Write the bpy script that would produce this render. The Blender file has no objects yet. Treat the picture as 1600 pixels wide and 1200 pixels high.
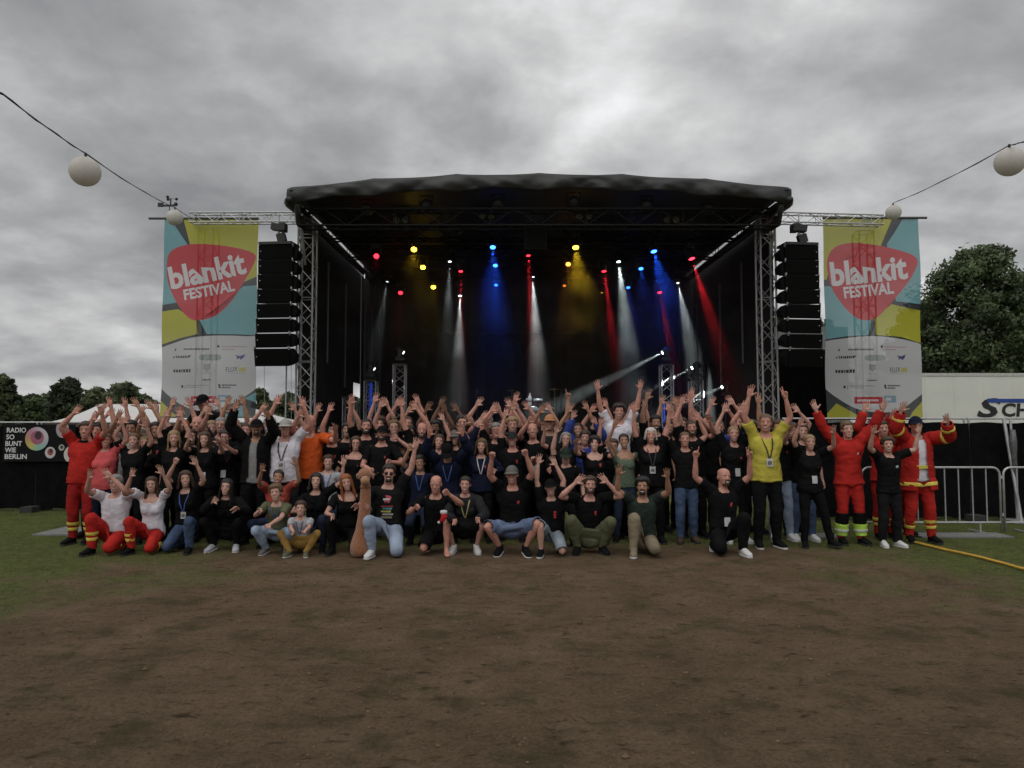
import bpy, bmesh, math, random
import numpy as np
from mathutils import Vector, Matrix, Quaternion, geometry
from mathutils.bvhtree import BVHTree

random.seed(7)
RNG = np.random.default_rng(11)
R = math.radians
SC = bpy.context.scene
COL = SC.collection

# ------------------------------------------------------------------ camera
F_PX, CAM_H, HOR = 1150.0, 1.8, 663.0          # focal length in px of a 1600 wide frame, eye height, horizon row
PITCH = math.atan((HOR - 600.0) / F_PX)
cam_d = bpy.data.cameras.new('camera')
cam = bpy.data.objects.new('camera', cam_d)
COL.objects.link(cam)
cam_d.sensor_fit = 'HORIZONTAL'
cam_d.sensor_width = 36.0
cam_d.lens = F_PX / 1600.0 * 36.0
cam_d.clip_start = 0.05
cam_d.clip_end = 2000.0
cam.location = (0, 0, CAM_H)
cam.rotation_euler = (math.pi / 2 + PITCH, 0, 0)
SC.camera = cam

# ------------------------------------------------------------------ render settings, exposure
SC.view_settings.view_transform = 'Standard'
SC.view_settings.look = 'None'
SC.view_settings.exposure = 0.20
SC.view_settings.gamma = 1.0
SC.view_settings.use_curve_mapping = False
SC.cycles.use_denoising = True
SC.cycles.max_bounces = 6
SC.cycles.diffuse_bounces = 3
SC.cycles.transparent_max_bounces = 12
SC.cycles.volume_bounces = 0
SC.cycles.sample_clamp_indirect = 4.0

# ------------------------------------------------------------------ sky: heavy overcast
SUN_EL, SUN_AZ = R(56), R(196)                    # azimuth measured from +Y towards +X
world = bpy.data.worlds.new('World')
SC.world = world
world.use_nodes = True
nt = world.node_tree
nt.nodes.clear()
def wn(t, **k):
    n = nt.nodes.new(t)
    for a, b in k.items(): setattr(n, a, b)
    return n
def wl(a, b): nt.links.new(a, b)
def wmath(op, a, b=None, c=None):
    n = wn('ShaderNodeMath', operation=op)
    for i, v in enumerate((a, b, c)):
        if v is None: continue
        if isinstance(v, (int, float)): n.inputs[i].default_value = v
        else: wl(v, n.inputs[i])
    return n.outputs[0]
tc = wn('ShaderNodeTexCoord')
sep = wn('ShaderNodeSeparateXYZ'); wl(tc.outputs['Generated'], sep.inputs[0])
zz = wmath('ADD', wmath('MAXIMUM', sep.outputs[2], 0.0), 0.30)
comb = wn('ShaderNodeCombineXYZ')
wl(wmath('DIVIDE', sep.outputs[0], zz), comb.inputs[0])
wl(wmath('DIVIDE', sep.outputs[1], zz), comb.inputs[1])
comb.inputs[2].default_value = 3.7
def wnoise(scale, detail, rough, dist=0.0, off=(0, 0, 0)):
    mp = wn('ShaderNodeMapping'); mp.inputs['Location'].default_value = off
    wl(comb.outputs[0], mp.inputs[0])
    n = wn('ShaderNodeTexNoise'); n.inputs['Scale'].default_value = scale
    n.inputs['Detail'].default_value = detail; n.inputs['Roughness'].default_value = rough
    n.inputs['Distortion'].default_value = dist
    wl(mp.outputs[0], n.inputs['Vector'])
    return n.outputs['Fac']
n1 = wnoise(1.25, 3.0, 0.5, 0.0, (11.57, 18.08, 0))
n2 = wnoise(3.5, 8.0, 0.54, 0.1, (13.52, 18.58, 0))
# the cloud is thinner ahead and above
dotn = wn('ShaderNodeVectorMath', operation='DOT_PRODUCT'); wl(tc.outputs['Generated'], dotn.inputs[0])
dotn.inputs[1].default_value = (0.115, 0.829, 0.545)
glow = wmath('POWER', wmath('MAXIMUM', dotn.outputs['Value'], 0.0), 14.0)
mixv = wmath('ADD', wmath('ADD', wmath('MULTIPLY', n1, 0.55), wmath('MULTIPLY', n2, 0.45)), wmath('MULTIPLY', glow, 0.012))
ramp = wn('ShaderNodeValToRGB')
wl(mixv, ramp.inputs[0])
els = ramp.color_ramp.elements
els[0].position, els[0].color = 0.36, (0.200, 0.203, 0.211, 1)
els[1].position, els[1].color = 0.67, (0.76, 0.765, 0.77, 1)
e = els.new(0.46); e.color = (0.300, 0.303, 0.310, 1)
e = els.new(0.56); e.color = (0.470, 0.471, 0.475, 1)
bg_cloud = wn('ShaderNodeBackground'); wl(ramp.outputs[0], bg_cloud.inputs[0]); bg_cloud.inputs[1].default_value = 1.12
sky = wn('ShaderNodeTexSky', sky_type='NISHITA')
sky.sun_disc = False
sky.sun_elevation = SUN_EL
sky.sun_rotation = SUN_AZ
sky.air_density = 2.0; sky.dust_density = 4.0
bg_sky = wn('ShaderNodeBackground'); wl(sky.outputs[0], bg_sky.inputs[0]); bg_sky.inputs[1].default_value = 0.05
mixs = wn('ShaderNodeMixShader'); mixs.inputs[0].default_value = 0.975
wl(bg_sky.outputs[0], mixs.inputs[1]); wl(bg_cloud.outputs[0], mixs.inputs[2])
wout = wn('ShaderNodeOutputWorld'); wl(mixs.outputs[0], wout.inputs[0])

sun_d = bpy.data.lights.new('sun', 'SUN')
sun_d.energy = 1.1
sun_d.angle = R(70)
sun_d.color = (1.0, 0.96, 0.9)
sun = bpy.data.objects.new('sun', sun_d)
COL.objects.link(sun)
sdir = Vector((math.sin(SUN_AZ) * math.cos(SUN_EL), math.cos(SUN_AZ) * math.cos(SUN_EL), math.sin(SUN_EL)))
sun.rotation_euler = sdir.to_track_quat('Z', 'Y').to_euler()
sun.location = (0, 0, 30)

# ------------------------------------------------------------------ helpers
CT, ST = math.cos(PITCH), math.sin(PITCH)
def PX(px, py, Y):
    """world point that a photo pixel shows at depth Y"""
    u, v = (px - 800.0) / F_PX, (600.0 - py) / F_PX
    s = Y / (CT - v * ST)
    return Vector((u * s, Y, CAM_H + (v * CT + ST) * s))
def GX(px, Y): return PX(px, 663, Y).x

MATS = {}
def mat(name, col, rough=0.7, var=0.12, scale=8.0, bump=0.0, bscale=60.0, metal=0.0, spec=0.5, coords='Object', sheen=0.0, trans=0.0):
    if name in MATS: return MATS[name]
    m = bpy.data.materials.new(name); m.use_nodes = True
    t = m.node_tree; N = t.nodes; L = t.links
    b = N['Principled BSDF']
    b.inputs['Roughness'].default_value = rough
    b.inputs['Metallic'].default_value = metal
    b.inputs['Specular IOR Level'].default_value = spec
    if sheen: b.inputs['Sheen Weight'].default_value = sheen
    tcn = N.new('ShaderNodeTexCoord')
    nz = N.new('ShaderNodeTexNoise'); nz.inputs['Scale'].default_value = scale; nz.inputs['Detail'].default_value = 5
    L.new(tcn.outputs[coords], nz.inputs['Vector'])
    rp = N.new('ShaderNodeValToRGB')
    a = [max(0, c * (1 - var)) for c in col[:3]]; z = [min(1, c * (1 + var)) for c in col[:3]]
    rp.color_ramp.elements[0].position = 0.3; rp.color_ramp.elements[0].color = (*a, 1)
    rp.color_ramp.elements[1].position = 0.7; rp.color_ramp.elements[1].color = (*z, 1)
    L.new(nz.outputs['Fac'], rp.inputs[0]); L.new(rp.outputs[0], b.inputs['Base Color'])
    if bump:
        n2 = N.new('ShaderNodeTexNoise'); n2.inputs['Scale'].default_value = bscale; n2.inputs['Detail'].default_value = 4
        L.new(tcn.outputs[coords], n2.inputs['Vector'])
        bp = N.new('ShaderNodeBump'); bp.inputs['Strength'].default_value = bump; bp.inputs['Distance'].default_value = 0.02
        L.new(n2.outputs['Fac'], bp.inputs['Height']); L.new(bp.outputs[0], b.inputs['Normal'])
    if trans:
        tr = N.new('ShaderNodeBsdfTranslucent'); L.new(rp.outputs[0], tr.inputs[0])
        mx = N.new('ShaderNodeMixShader'); mx.inputs[0].default_value = trans
        L.new(b.outputs[0], mx.inputs[1]); L.new(tr.outputs[0], mx.inputs[2])
        L.new(mx.outputs[0], N['Material Output'].inputs[0])
    MATS[name] = m
    return m
def emit(name, col, strength):
    if name in MATS: return MATS[name]
    m = bpy.data.materials.new(name); m.use_nodes = True
    b = m.node_tree.nodes['Principled BSDF']
    b.inputs['Base Color'].default_value = (0.02, 0.02, 0.02, 1)
    b.inputs['Emission Color'].default_value = (*col, 1)
    b.inputs['Emission Strength'].default_value = strength
    MATS[name] = m
    return m

def tag(o, label=None, cat=None, group=None, kind=None):
    if label: o['label'] = label
    if cat: o['category'] = cat
    if group: o['group'] = group
    if kind: o['kind'] = kind
    return o
def empty(name, loc=(0, 0, 0), label=None, cat=None, group=None, rz=0.0):
    o = bpy.data.objects.new(name, None); o.empty_display_size = 0.2
    o.location = loc; o.rotation_euler = (0, 0, rz)
    COL.objects.link(o)
    return tag(o, label, cat, group)
def new_obj(name, me, parent=None, matrix=None):
    o = bpy.data.objects.new(name, me)
    COL.objects.link(o)
    if parent is not None: o.parent = parent
    if matrix is not None: o.matrix_local = matrix
    return o
def np_mesh(name, V, F, mats, midx=None, smooth=True):
    """V (n,3); F: array (m,3|4) or list of faces"""
    me = bpy.data.meshes.new(name)
    V = np.asarray(V, dtype=np.float32)
    if isinstance(F, np.ndarray):
        k = F.shape[1]; m = F.shape[0]
        me.vertices.add(len(V)); me.vertices.foreach_set('co', V.ravel())
        me.loops.add(m * k); me.loops.foreach_set('vertex_index', F.astype(np.int32).ravel())
        me.polygons.add(m)
        me.polygons.foreach_set('loop_start', np.arange(0, m * k, k, dtype=np.int32))
        me.update(calc_edges=True)
    else:
        me.from_pydata([tuple(map(float, v)) for v in V], [], [tuple(map(int, f)) for f in F])
        me.update()
    if not isinstance(mats, (list, tuple)): mats = [mats]
    for q in mats: me.materials.append(q)
    if midx is not None: me.polygons.foreach_set('material_index', np.asarray(midx, dtype=np.int32))
    me.polygons.foreach_set('use_smooth', np.full(len(me.polygons), bool(smooth)))
    me.validate()
    return me

class MB:
    """collects simple solids, then links them as ONE mesh object"""
    def __init__(s): s.V = []; s.F = []; s.S = []
    def add(s, V, F, smooth=False):
        o = len(s.V); s.V += [tuple(v) for v in V]; s.F += [tuple(i + o for i in f) for f in F]; s.S += [smooth] * len(F)
        return s
    def box(s, c, d, rot=None):
        x, y, z = [q / 2 for q in d]
        P = [Vector((a * x, b * y, e_ * z)) for e_ in (-1, 1) for b in (-1, 1) for a in (-1, 1)]
        if rot is not None: P = [rot @ p for p in P]
        c = Vector(c)
        return s.add([p + c for p in P], [(0, 2, 3, 1), (4, 5, 7, 6), (0, 1, 5, 4), (2, 6, 7, 3), (0, 4, 6, 2), (1, 3, 7, 5)])
    def tube(s, p0, p1, r0, r1=None, n=8, caps=True):
        p0, p1 = Vector(p0), Vector(p1); r1 = r0 if r1 is None else r1
        d = (p1 - p0).normalized(); u = d.orthogonal().normalized(); v = d.cross(u)
        P = []
        for p, r in ((p0, r0), (p1, r1)):
            for i in range(n):
                a = 2 * math.pi * i / n
                P.append(p + (u * math.cos(a) + v * math.sin(a)) * r)
        F = [(i, (i + 1) % n, n + (i + 1) % n, n + i) for i in range(n)]
        s.add(P, F, n > 5)
        if caps: s.add(P, [tuple(range(n - 1, -1, -1)), tuple(range(n, 2 * n))])
        return s
    def path(s, pts, r, n=6):
        pts = [Vector(p) for p in pts]; rr = r if isinstance(r, (list, tuple)) else [r] * len(pts)
        P = []; u = None
        for i, p in enumerate(pts):
            d = (pts[min(i + 1, len(pts) - 1)] - pts[max(i - 1, 0)]).normalized()
            u = d.orthogonal().normalized() if u is None else (u - d * u.dot(d)).normalized()
            v = d.cross(u)
            for k in range(n):
                a = 2 * math.pi * k / n
                P.append(p + (u * math.cos(a) + v * math.sin(a)) * rr[i])
        F = []
        for i in range(len(pts) - 1):
            for k in range(n):
                F.append((i * n + k, i * n + (k + 1) % n, (i + 1) * n + (k + 1) % n, (i + 1) * n + k))
        F.append(tuple(range(n - 1, -1, -1))); F.append(tuple(range((len(pts) - 1) * n, len(pts) * n)))
        return s.add(P, F, True)
    def lathe(s, c, prof, n=16, axis='Z', rot=None):
        c = Vector(c); P = []
        for r, h in prof:
            for k in range(n):
                a = 2 * math.pi * k / n
                q = Vector((r * math.cos(a), r * math.sin(a), h))
                if axis == 'Y': q = Vector((q.x, q.z, q.y))
                if axis == 'X': q = Vector((q.z, q.x, q.y))
                if rot is not None: q = rot @ q
                P.append(c + q)
        F = []
        for i in range(len(prof) - 1):
            for k in range(n):
                F.append((i * n + k, i * n + (k + 1) % n, (i + 1) * n + (k + 1) % n, (i + 1) * n + k))
        F.append(tuple(range(n - 1, -1, -1))); F.append(tuple(range((len(prof) - 1) * n, len(prof) * n)))
        return s.add(P, F, True)
    def prism(s, poly, y0, y1):
        """polygon of (x,z) extruded from y0 to y1"""
        n = len(poly)
        P = [(x, y0, z) for x, z in poly] + [(x, y1, z) for x, z in poly]
        F = [tuple(range(n)), tuple(range(2 * n - 1, n - 1, -1))] + [(i, i + n, (i + 1) % n + n, (i + 1) % n) for i in range(n)]
        return s.add(P, F)
    def mesh(s, name, m, fix=True):
        me = bpy.data.meshes.new(name)
        me.from_pydata(s.V, [], s.F)
        me.polygons.foreach_set('use_smooth', s.S)
        if fix:
            b = bmesh.new(); b.from_mesh(me); bmesh.ops.recalc_face_normals(b, faces=b.faces); b.to_mesh(me); b.free()
        for q in (m if isinstance(m, (list, tuple)) else [m]): me.materials.append(q)
        return me
    def build(s, name, m, parent=None):
        return new_obj(name, s.mesh(name, m), parent)

def text_loops(txt, bold=0.0, shear=0.0):
    """closed outlines of built-in lettering, unit cap height"""
    c = bpy.data.curves.new('t', 'FONT'); c.body = txt; c.offset = bold; c.resolution_u = 3; c.shear = shear
    o = bpy.data.objects.new('t', c); COL.objects.link(o)
    dg = bpy.context.evaluated_depsgraph_get()
    me = bpy.data.meshes.new_from_object(o.evaluated_get(dg))
    b = bmesh.new(); b.from_mesh(me)
    bmesh.ops.remove_doubles(b, verts=b.verts, dist=1e-5)
    nxt = {}
    for e_ in b.edges:
        if len(e_.link_faces) == 1:
            l = e_.link_faces[0].loops
            for lp in l:
                if lp.edge == e_: nxt[lp.vert.index] = lp.link_loop_next.vert.index
    b.verts.ensure_lookup_table()
    loops = []
    seen = set()
    for st in list(nxt):
        if st in seen: continue
        lp = []; k = st
        while k in nxt and k not in seen:
            seen.add(k); lp.append((b.verts[k].co.x, b.verts[k].co.y)); k = nxt[k]
        if len(lp) > 2: loops.append(lp)
    b.free(); COL.objects.unlink(o); bpy.data.objects.remove(o); bpy.data.meshes.remove(me); bpy.data.curves.remove(c)
    return loops
def place_text(txt, p0, p1, height, bold=0.0, shear=0.0):
    """lettering with its baseline from p0 to p1 (2D, y up), fitted to that length, caps of the given height"""
    L = text_loops(txt, bold, shear)
    xs = [x for l in L for x, y in l]; ys = [y for l in L for x, y in l]
    x0, x1, y1 = min(xs), max(xs), max(ys)
    d = (p1[0] - p0[0], p1[1] - p0[1]); ln = math.hypot(*d); d = (d[0] / ln, d[1] / ln); n = (-d[1], d[0])
    out = []
    for l in L:
        out.append([(p0[0] + d[0] * (x - x0) / (x1 - x0) * ln + n[0] * y / y1 * height,
                     p0[1] + d[1] * (x - x0) / (x1 - x0) * ln + n[1] * y / y1 * height) for x, y in l])
    return out
def in_loops(px, py, loops):
    """even-odd test of points against a set of loops"""
    ins = np.zeros(len(px), bool)
    for l in loops:
        A = np.asarray(l); B = np.roll(A, -1, 0)
        for (x0, y0), (x1, y1) in zip(A, B):
            if y0 == y1: continue
            c = ((y0 > py) != (y1 > py)) & (px < (x1 - x0) * (py - y0) / (y1 - y0) + x0)
            ins ^= c
    return ins
def printed_sheet(name, base_loop, layers, base_mat, to3d, grid=None):
    """one flat mesh cut along the printed shapes: layers = [(loops, material)], later ones on top"""
    V = []; E = []
    mats = [base_mat]; idx = []
    def addloop(l):
        o = len(V); V.extend([Vector((x, y)) for x, y in l]); E.extend([(o + i, o + (i + 1) % len(l)) for i in range(len(l))])
    addloop(base_loop)
    bx = [p[0] for p in base_loop]; by = [p[1] for p in base_loop]
    if grid:
        for i in range(grid[0] + 1):
            for j in range(grid[1] + 1):
                V.append(Vector((min(bx) + (max(bx) - min(bx)) * i / grid[0], min(by) + (max(by) - min(by)) * j / grid[1])))
    for loops, m in layers:
        if m not in mats: mats.append(m)
        for l in loops: addloop(l)
    v, e_, f, _, _, _ = geometry.delaunay_2d_cdt(V, E, [], 0, 1e-5)
    P = np.array([(q.x, q.y) for q in v]); f = np.array([t for t in f if len(t) == 3])
    C = P[f].mean(1)
    keep = in_loops(C[:, 0], C[:, 1], [base_loop]); f = f[keep]; C = C[keep]
    mi = np.zeros(len(f), int)
    for loops, m in layers: mi[in_loops(C[:, 0], C[:, 1], loops)] = mats.index(m)
    me = np_mesh(name, to3d(P), f, mats, mi, smooth=False)
    return me
def ellipse(cx, cy, rx, ry, n=24, a0=0.0):
    return [(cx + rx * math.cos(a0 + 2 * math.pi * i / n), cy + ry * math.sin(a0 + 2 * math.pi * i / n)) for i in range(n)]
def rect(x0, y0, x1, y1): return [(x0, y0), (x1, y0), (x1, y1), (x0, y1)]
def smooth_loop(pts, sub=4):
    """closed Catmull-Rom through the points"""
    out = []; n = len(pts)
    for i in range(n):
        p = [np.array(pts[(i + k - 1) % n], float) for k in range(4)]
        for s in range(sub):
            t = s / sub
            out.append(tuple(0.5 * ((2 * p[1]) + (-p[0] + p[2]) * t + (2 * p[0] - 5 * p[1] + 4 * p[2] - p[3]) * t * t + (-p[0] + 3 * p[1] - 3 * p[2] + p[3]) * t ** 3)))
    return out
# ================================================================== GROUND
def sstep(a, b, x):
    t = np.clip((x - a) / (b - a), 0, 1); return t * t * (3 - 2 * t)
def vnoise(x, y, seed=0):
    """cheap smooth value noise"""
    xi = np.floor(x).astype(int); yi = np.floor(y).astype(int); xf = x - xi; yf = y - yi
    def h(a, b):
        v = np.sin(a * 127.1 + b * 311.7 + seed * 74.7) * 43758.5453
        return v - np.floor(v)
    u = xf * xf * (3 - 2 * xf); v = yf * yf * (3 - 2 * yf)
    return (h(xi, yi) * (1 - u) + h(xi + 1, yi) * u) * (1 - v) + (h(xi, yi + 1) * (1 - u) + h(xi + 1, yi + 1) * u) * v
def fbm(x, y, seed=0, o=4):
    r = 0; a = 0.5; t = 0
    for i in range(o):
        r = r + a * vnoise(x * 2 ** i, y * 2 ** i, seed + i); t += a; a *= 0.55
    return r / t
def grass_mask(X, Y):
    n = fbm(X * 0.8, Y * 0.8, 3) - 0.5
    m = fbm(X * 3.1, Y * 3.1, 9) - 0.5
    ax = np.abs(X - 0.45)
    side = sstep(3.2, 6.6, ax + n * 3.6 + m * 2.2 + np.where(X > 0, 0.5, 0)) * sstep(4.8, 9.2, Y + n * 3.2 + m * 2.0)
    back = sstep(10.3, 11.5, Y + n * 1.5) * 0.85
    thin = sstep(0.1, 0.3, n) * 0.22 + sstep(4.2, 6.5, ax + n * 2) * sstep(2.5, 7.5, Y) * 0.25
    return np.clip(np.maximum(np.maximum(side, back), thin), 0, 1)
xs = np.concatenate([[-600, -200, -80, -40, -25, -18, -15], np.arange(-13, 13.01, 0.085), [15, 18, 25, 40, 80, 200, 600]])
ys = np.concatenate([[-300, -60, -15, -4, 0, 1.2], np.arange(2.0, 15.5, 0.085), [17, 20, 25, 32, 45, 70, 120, 250, 900]])
GXX, GYY = np.meshgrid(xs, ys)
near = sstep(14.5, 12.5, np.abs(GXX)) * sstep(16.5, 15.0, GYY) * sstep(1.0, 2.2, GYY)
Zg = (fbm(GXX * 1.1, GYY * 1.1, 21) - 0.5) * 0.030 + (fbm(GXX * 5.2, GYY * 5.2, 31) - 0.5) * 0.026 + (vnoise(GXX * 9.7, GYY * 9.7, 5) - 0.5) * 0.010
Zg = (Zg - 0.012) * near * np.where(GYY > 9.4, np.clip(1 - (GYY - 9.4) / 0.8, 0.15, 1), 1) 
nx, ny = len(xs), len(ys)
Vg = np.stack([GXX.ravel(), GYY.ravel(), Zg.ravel()], 1)
ii = (np.arange(ny - 1)[:, None] * nx + np.arange(nx - 1)[None, :]).ravel()
Fg = np.stack([ii, ii + 1, ii + nx + 1, ii + nx], 1)

gm = bpy.data.materials.new('trampled_ground'); gm.use_nodes = True
t = gm.node_tree; N = t.nodes; L = t.links; b = N['Principled BSDF']; b.inputs['Roughness'].default_value = 0.95
b.inputs['Specular IOR Level'].default_value = 0.15
geo = N.new('ShaderNodeNewGeometry')
def gnoise(sc, det, ro=0.6, stretch=None):
    n = N.new('ShaderNodeTexNoise'); n.inputs['Scale'].default_value = sc; n.inputs['Detail'].default_value = det; n.inputs['Roughness'].default_value = ro
    if stretch:
        mp = N.new('ShaderNodeMapping'); mp.inputs['Scale'].default_value = stretch
        L.new(geo.outputs['Position'], mp.inputs[0]); L.new(mp.outputs[0], n.inputs['Vector'])
    else: L.new(geo.outputs['Position'], n.inputs['Vector'])
    return n.outputs['Fac']
def gramp(fac, stops):
    r = N.new('ShaderNodeValToRGB'); L.new(fac, r.inputs[0]); e_ = r.color_ramp.elements
    e_[0].position, e_[0].color = stops[0][0], (*stops[0][1], 1); e_[1].position, e_[1].color = stops[-1][0], (*stops[-1][1], 1)
    for p, c in stops[1:-1]:
        q = e_.new(p); q.color = (*c, 1)
    return r.outputs[0]
def gmix(fac, a, c, typ='MIX'):
    m = N.new('ShaderNodeMix'); m.data_type = 'RGBA'; m.blend_type = typ
    if isinstance(fac, float): m.inputs[0].default_value = fac
    else: L.new(fac, m.inputs[0])
    L.new(a, m.inputs[6]); L.new(c, m.inputs[7]); return m.outputs[2]
soil = gramp(gnoise(1.3, 8), [(0.28, (0.138, 0.092, 0.057)), (0.5, (0.186, 0.128, 0.083)), (0.72, (0.232, 0.165, 0.110))])
fine = gramp(gnoise(38.0, 8, 0.75), [(0.34, (0.55, 0.53, 0.50)), (0.50, (0.97, 0.97, 0.97)), (0.70, (1.25, 1.22, 1.18))])
soil = gmix(1.0, soil, fine, 'MULTIPLY')
divot_shade = gramp(gnoise(7.5, 5, 0.62, (0.75, 1.35, 1.0)), [(0.31, (0.36, 0.33, 0.28)), (0.41, (0.94, 0.93, 0.91)), (0.62, (1.05, 1.05, 1.05))])  # shade of the small hollows in the bump, put into the soil colour
soil = gmix(1.0, soil, divot_shade, 'MULTIPLY')
patch_ = gramp(gnoise(1.9, 7, 0.68), [(0.50, (0, 0, 0)), (0.66, (0.75, 0.75, 0.75))])
mossc = N.new('ShaderNodeRGB'); mossc.outputs[0].default_value = (0.060, 0.056, 0.022, 1)
soil = gmix(patch_, soil, mossc.outputs[0])
dry = gramp(gnoise(60.0, 4, 0.7, (0.5, 1.6, 1.0)), [(0.56, (0, 0, 0)), (0.70, (0.7, 0.7, 0.7))])
strawc = N.new('ShaderNodeRGB'); strawc.outputs[0].default_value = (0.13, 0.115, 0.055, 1)
soil = gmix(dry, soil, strawc.outputs[0])
turf = gramp(gnoise(9.0, 8, 0.7), [(0.30, (0.050, 0.062, 0.018)), (0.52, (0.120, 0.140, 0.042)), (0.74, (0.195, 0.190, 0.072))])
att = N.new('ShaderNodeAttribute'); att.attribute_name = 'turf'
gfac = N.new('ShaderNodeMath'); gfac.operation = 'MULTIPLY_ADD'; L.new(gnoise(13.0, 6, 0.7), gfac.inputs[0]); gfac.inputs[1].default_value = 1.3
mm = N.new('ShaderNodeMath'); mm.operation = 'MULTIPLY_ADD'; L.new(att.outputs['Fac'], mm.inputs[0]); mm.inputs[1].default_value = 1.5; mm.inputs[2].default_value = -1.0
L.new(mm.outputs[0], gfac.inputs[2]); gfac.use_clamp = True
L.new(gmix(gfac.outputs[0], soil, turf), b.inputs['Base Color'])
bp = N.new('ShaderNodeBump'); bp.inputs['Strength'].default_value = 1.0; bp.inputs['Distance'].default_value = 0.06
hs = N.new('ShaderNodeMath'); hs.operation = 'ADD'; L.new(gnoise(30.0, 8, 0.75), hs.inputs[0]); L.new(gnoise(7.5, 5, 0.62, (0.75, 1.35, 1.0)), hs.inputs[1])
L.new(hs.outputs[0], bp.inputs['Height']); L.new(bp.outputs[0], b.inputs['Normal'])
me = np_mesh('ground', Vg, Fg, gm)
at = me.attributes.new('turf', 'FLOAT', 'POINT')
mk = grass_mask(Vg[:, 0], Vg[:, 1]); mk = np.where((np.abs(Vg[:, 0]) > 13.2) | (Vg[:, 1] > 15.6), 1.0, mk)
at.data.foreach_set('value', mk.astype(np.float32))
ground = new_obj('ground', me); tag(ground, 'trampled brown earth fading into turf at the sides', 'ground', kind='structure')
def ground_z(x, y):
    i = np.clip(np.searchsorted(xs, x) - 1, 0, nx - 2); j = np.clip(np.searchsorted(ys, y) - 1, 0, ny - 2)
    fx = (x - xs[i]) / (xs[i + 1] - xs[i]); fy = (y - ys[j]) / (ys[j + 1] - ys[j])
    return (Zg[j, i] * (1 - fx) + Zg[j, i + 1] * fx) * (1 - fy) + (Zg[j + 1, i] * (1 - fx) + Zg[j + 1, i + 1] * fx) * fy

# grass blades, thick on the turf, a few on the earth
def blades(n, xr, yr, hmin, hmax, wid, thr, seed):
    rg = np.random.default_rng(seed)
    X = rg.uniform(*xr, n); Y = rg.uniform(*yr, n)
    m = grass_mask(X, Y); keep = rg.random(n) < np.clip(m * 1.15 - 0.08, thr, 1); X, Y, m = X[keep], Y[keep], m[keep]
    n = len(X); Z = ground_z(X, Y) - 0.004
    a = rg.uniform(0, 2 * np.pi, n); h = rg.uniform(hmin, hmax, n) * (0.5 + 0.5 * m); w = rg.uniform(0.6, 1.2, n) * wid
    lean = rg.normal(0, 0.6, n) * h; la = rg.uniform(0, 2 * np.pi, n)
    dx, dy = np.cos(a) * w, np.sin(a) * w
    p0 = np.stack([X - dx, Y - dy, Z], 1); p1 = np.stack([X + dx, Y + dy, Z], 1)
    p2 = np.stack([X + lean * np.cos(la), Y + lean * np.sin(la), Z + h], 1)
    V = np.stack([p0, p1, p2], 1).reshape(-1, 3)
    return V, np.arange(3 * n).reshape(-1, 3)
gmat = mat('grass_blade', (0.145, 0.178, 0.050), 0.8, 0.6, 2.2, coords='Object', trans=0.25)
V1, F1 = blades(150000, (-11.5, 11.5), (5.5, 15.4), 0.018, 0.050, 0.0035, 0.0, 3)
V2, F2 = blades(26000, (-7, 7.5), (2.2, 10), 0.006, 0.020, 0.0022, 0.10, 4)
gr = new_obj('grass', np_mesh('grass', np.vstack([V1, V2]), np.vstack([F1, F2 + len(V1)]), gmat, smooth=False))
tag(gr, 'short trodden grass growing on both sides of the bare earth', 'grass', kind='stuff')
# crumbs of soil and small stones on the bare earth
rg = np.random.default_rng(8); n = 15000
X = rg.uniform(-7.5, 8, n); Y = 2.3 + rg.random(n) ** 1.3 * 8.4; s = (0.003 + 0.012 * rg.random(n) ** 2.2) * np.where(rg.random(n) < 0.05, 1.7, 1)
keep = rg.random(n) < 0.25 + 1.5 * np.clip(fbm(X * 1.7, Y * 1.7, 77) - 0.42, 0, 1) * 3; X, Y, s = X[keep], Y[keep], s[keep]; n = len(X)
Z = ground_z(X, Y) + s * 0.25
base = np.array([(1, 0, 0), (-1, 0, 0), (0, 1, 0), (0, -1, 0), (0, 0, 0.8), (0, 0, -0.8)])
V = base[None] * s[:, None, None] * rg.uniform(0.6, 1.3, (n, 6, 1)) + np.stack([X, Y, Z], 1)[:, None]
of = np.array([(0, 2, 4), (2, 1, 4), (1, 3, 4), (3, 0, 4), (2, 0, 5), (1, 2, 5), (3, 1, 5), (0, 3, 5)])
Fp = (of[None] + (np.arange(n) * 6)[:, None, None]).reshape(-1, 3)
gv = new_obj('gravel', np_mesh('gravel', V.reshape(-1, 3), Fp, mat('soil_crumb', (0.125, 0.083, 0.053), 0.95, 0.5, 5.0, spec=0.1), smooth=False))
tag(gv, 'crumbs of soil and small stones on the bare earth', 'gravel', kind='stuff')

# dead straw trodden flat into the earth
n = 4500; X = rg.uniform(-8, 8.5, n); Y = 2.2 + rg.random(n) ** 1.2 * 9.0
kp = rg.random(n) < np.clip(fbm(X * 1.1, Y * 1.1, 91) - 0.36, 0.02, 1) * 3.2; X, Y = X[kp], Y[kp]; n = len(X)
a = rg.uniform(0, np.pi, n); ln = rg.uniform(0.010, 0.045, n); w_ = rg.uniform(0.0012, 0.0028, n); Z = ground_z(X, Y) + 0.005
dx, dy = np.cos(a) * ln, np.sin(a) * ln; ex, ey = -np.sin(a) * w_, np.cos(a) * w_; tz = rg.uniform(-.003, .006, n)
V = np.stack([np.stack([X - dx - ex, Y - dy - ey, Z], 1), np.stack([X + dx - ex, Y + dy - ey, Z + tz], 1), np.stack([X + dx + ex, Y + dy + ey, Z + tz + .001], 1), np.stack([X - dx + ex, Y - dy + ey, Z + .001], 1)], 1).reshape(-1, 3)
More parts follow.
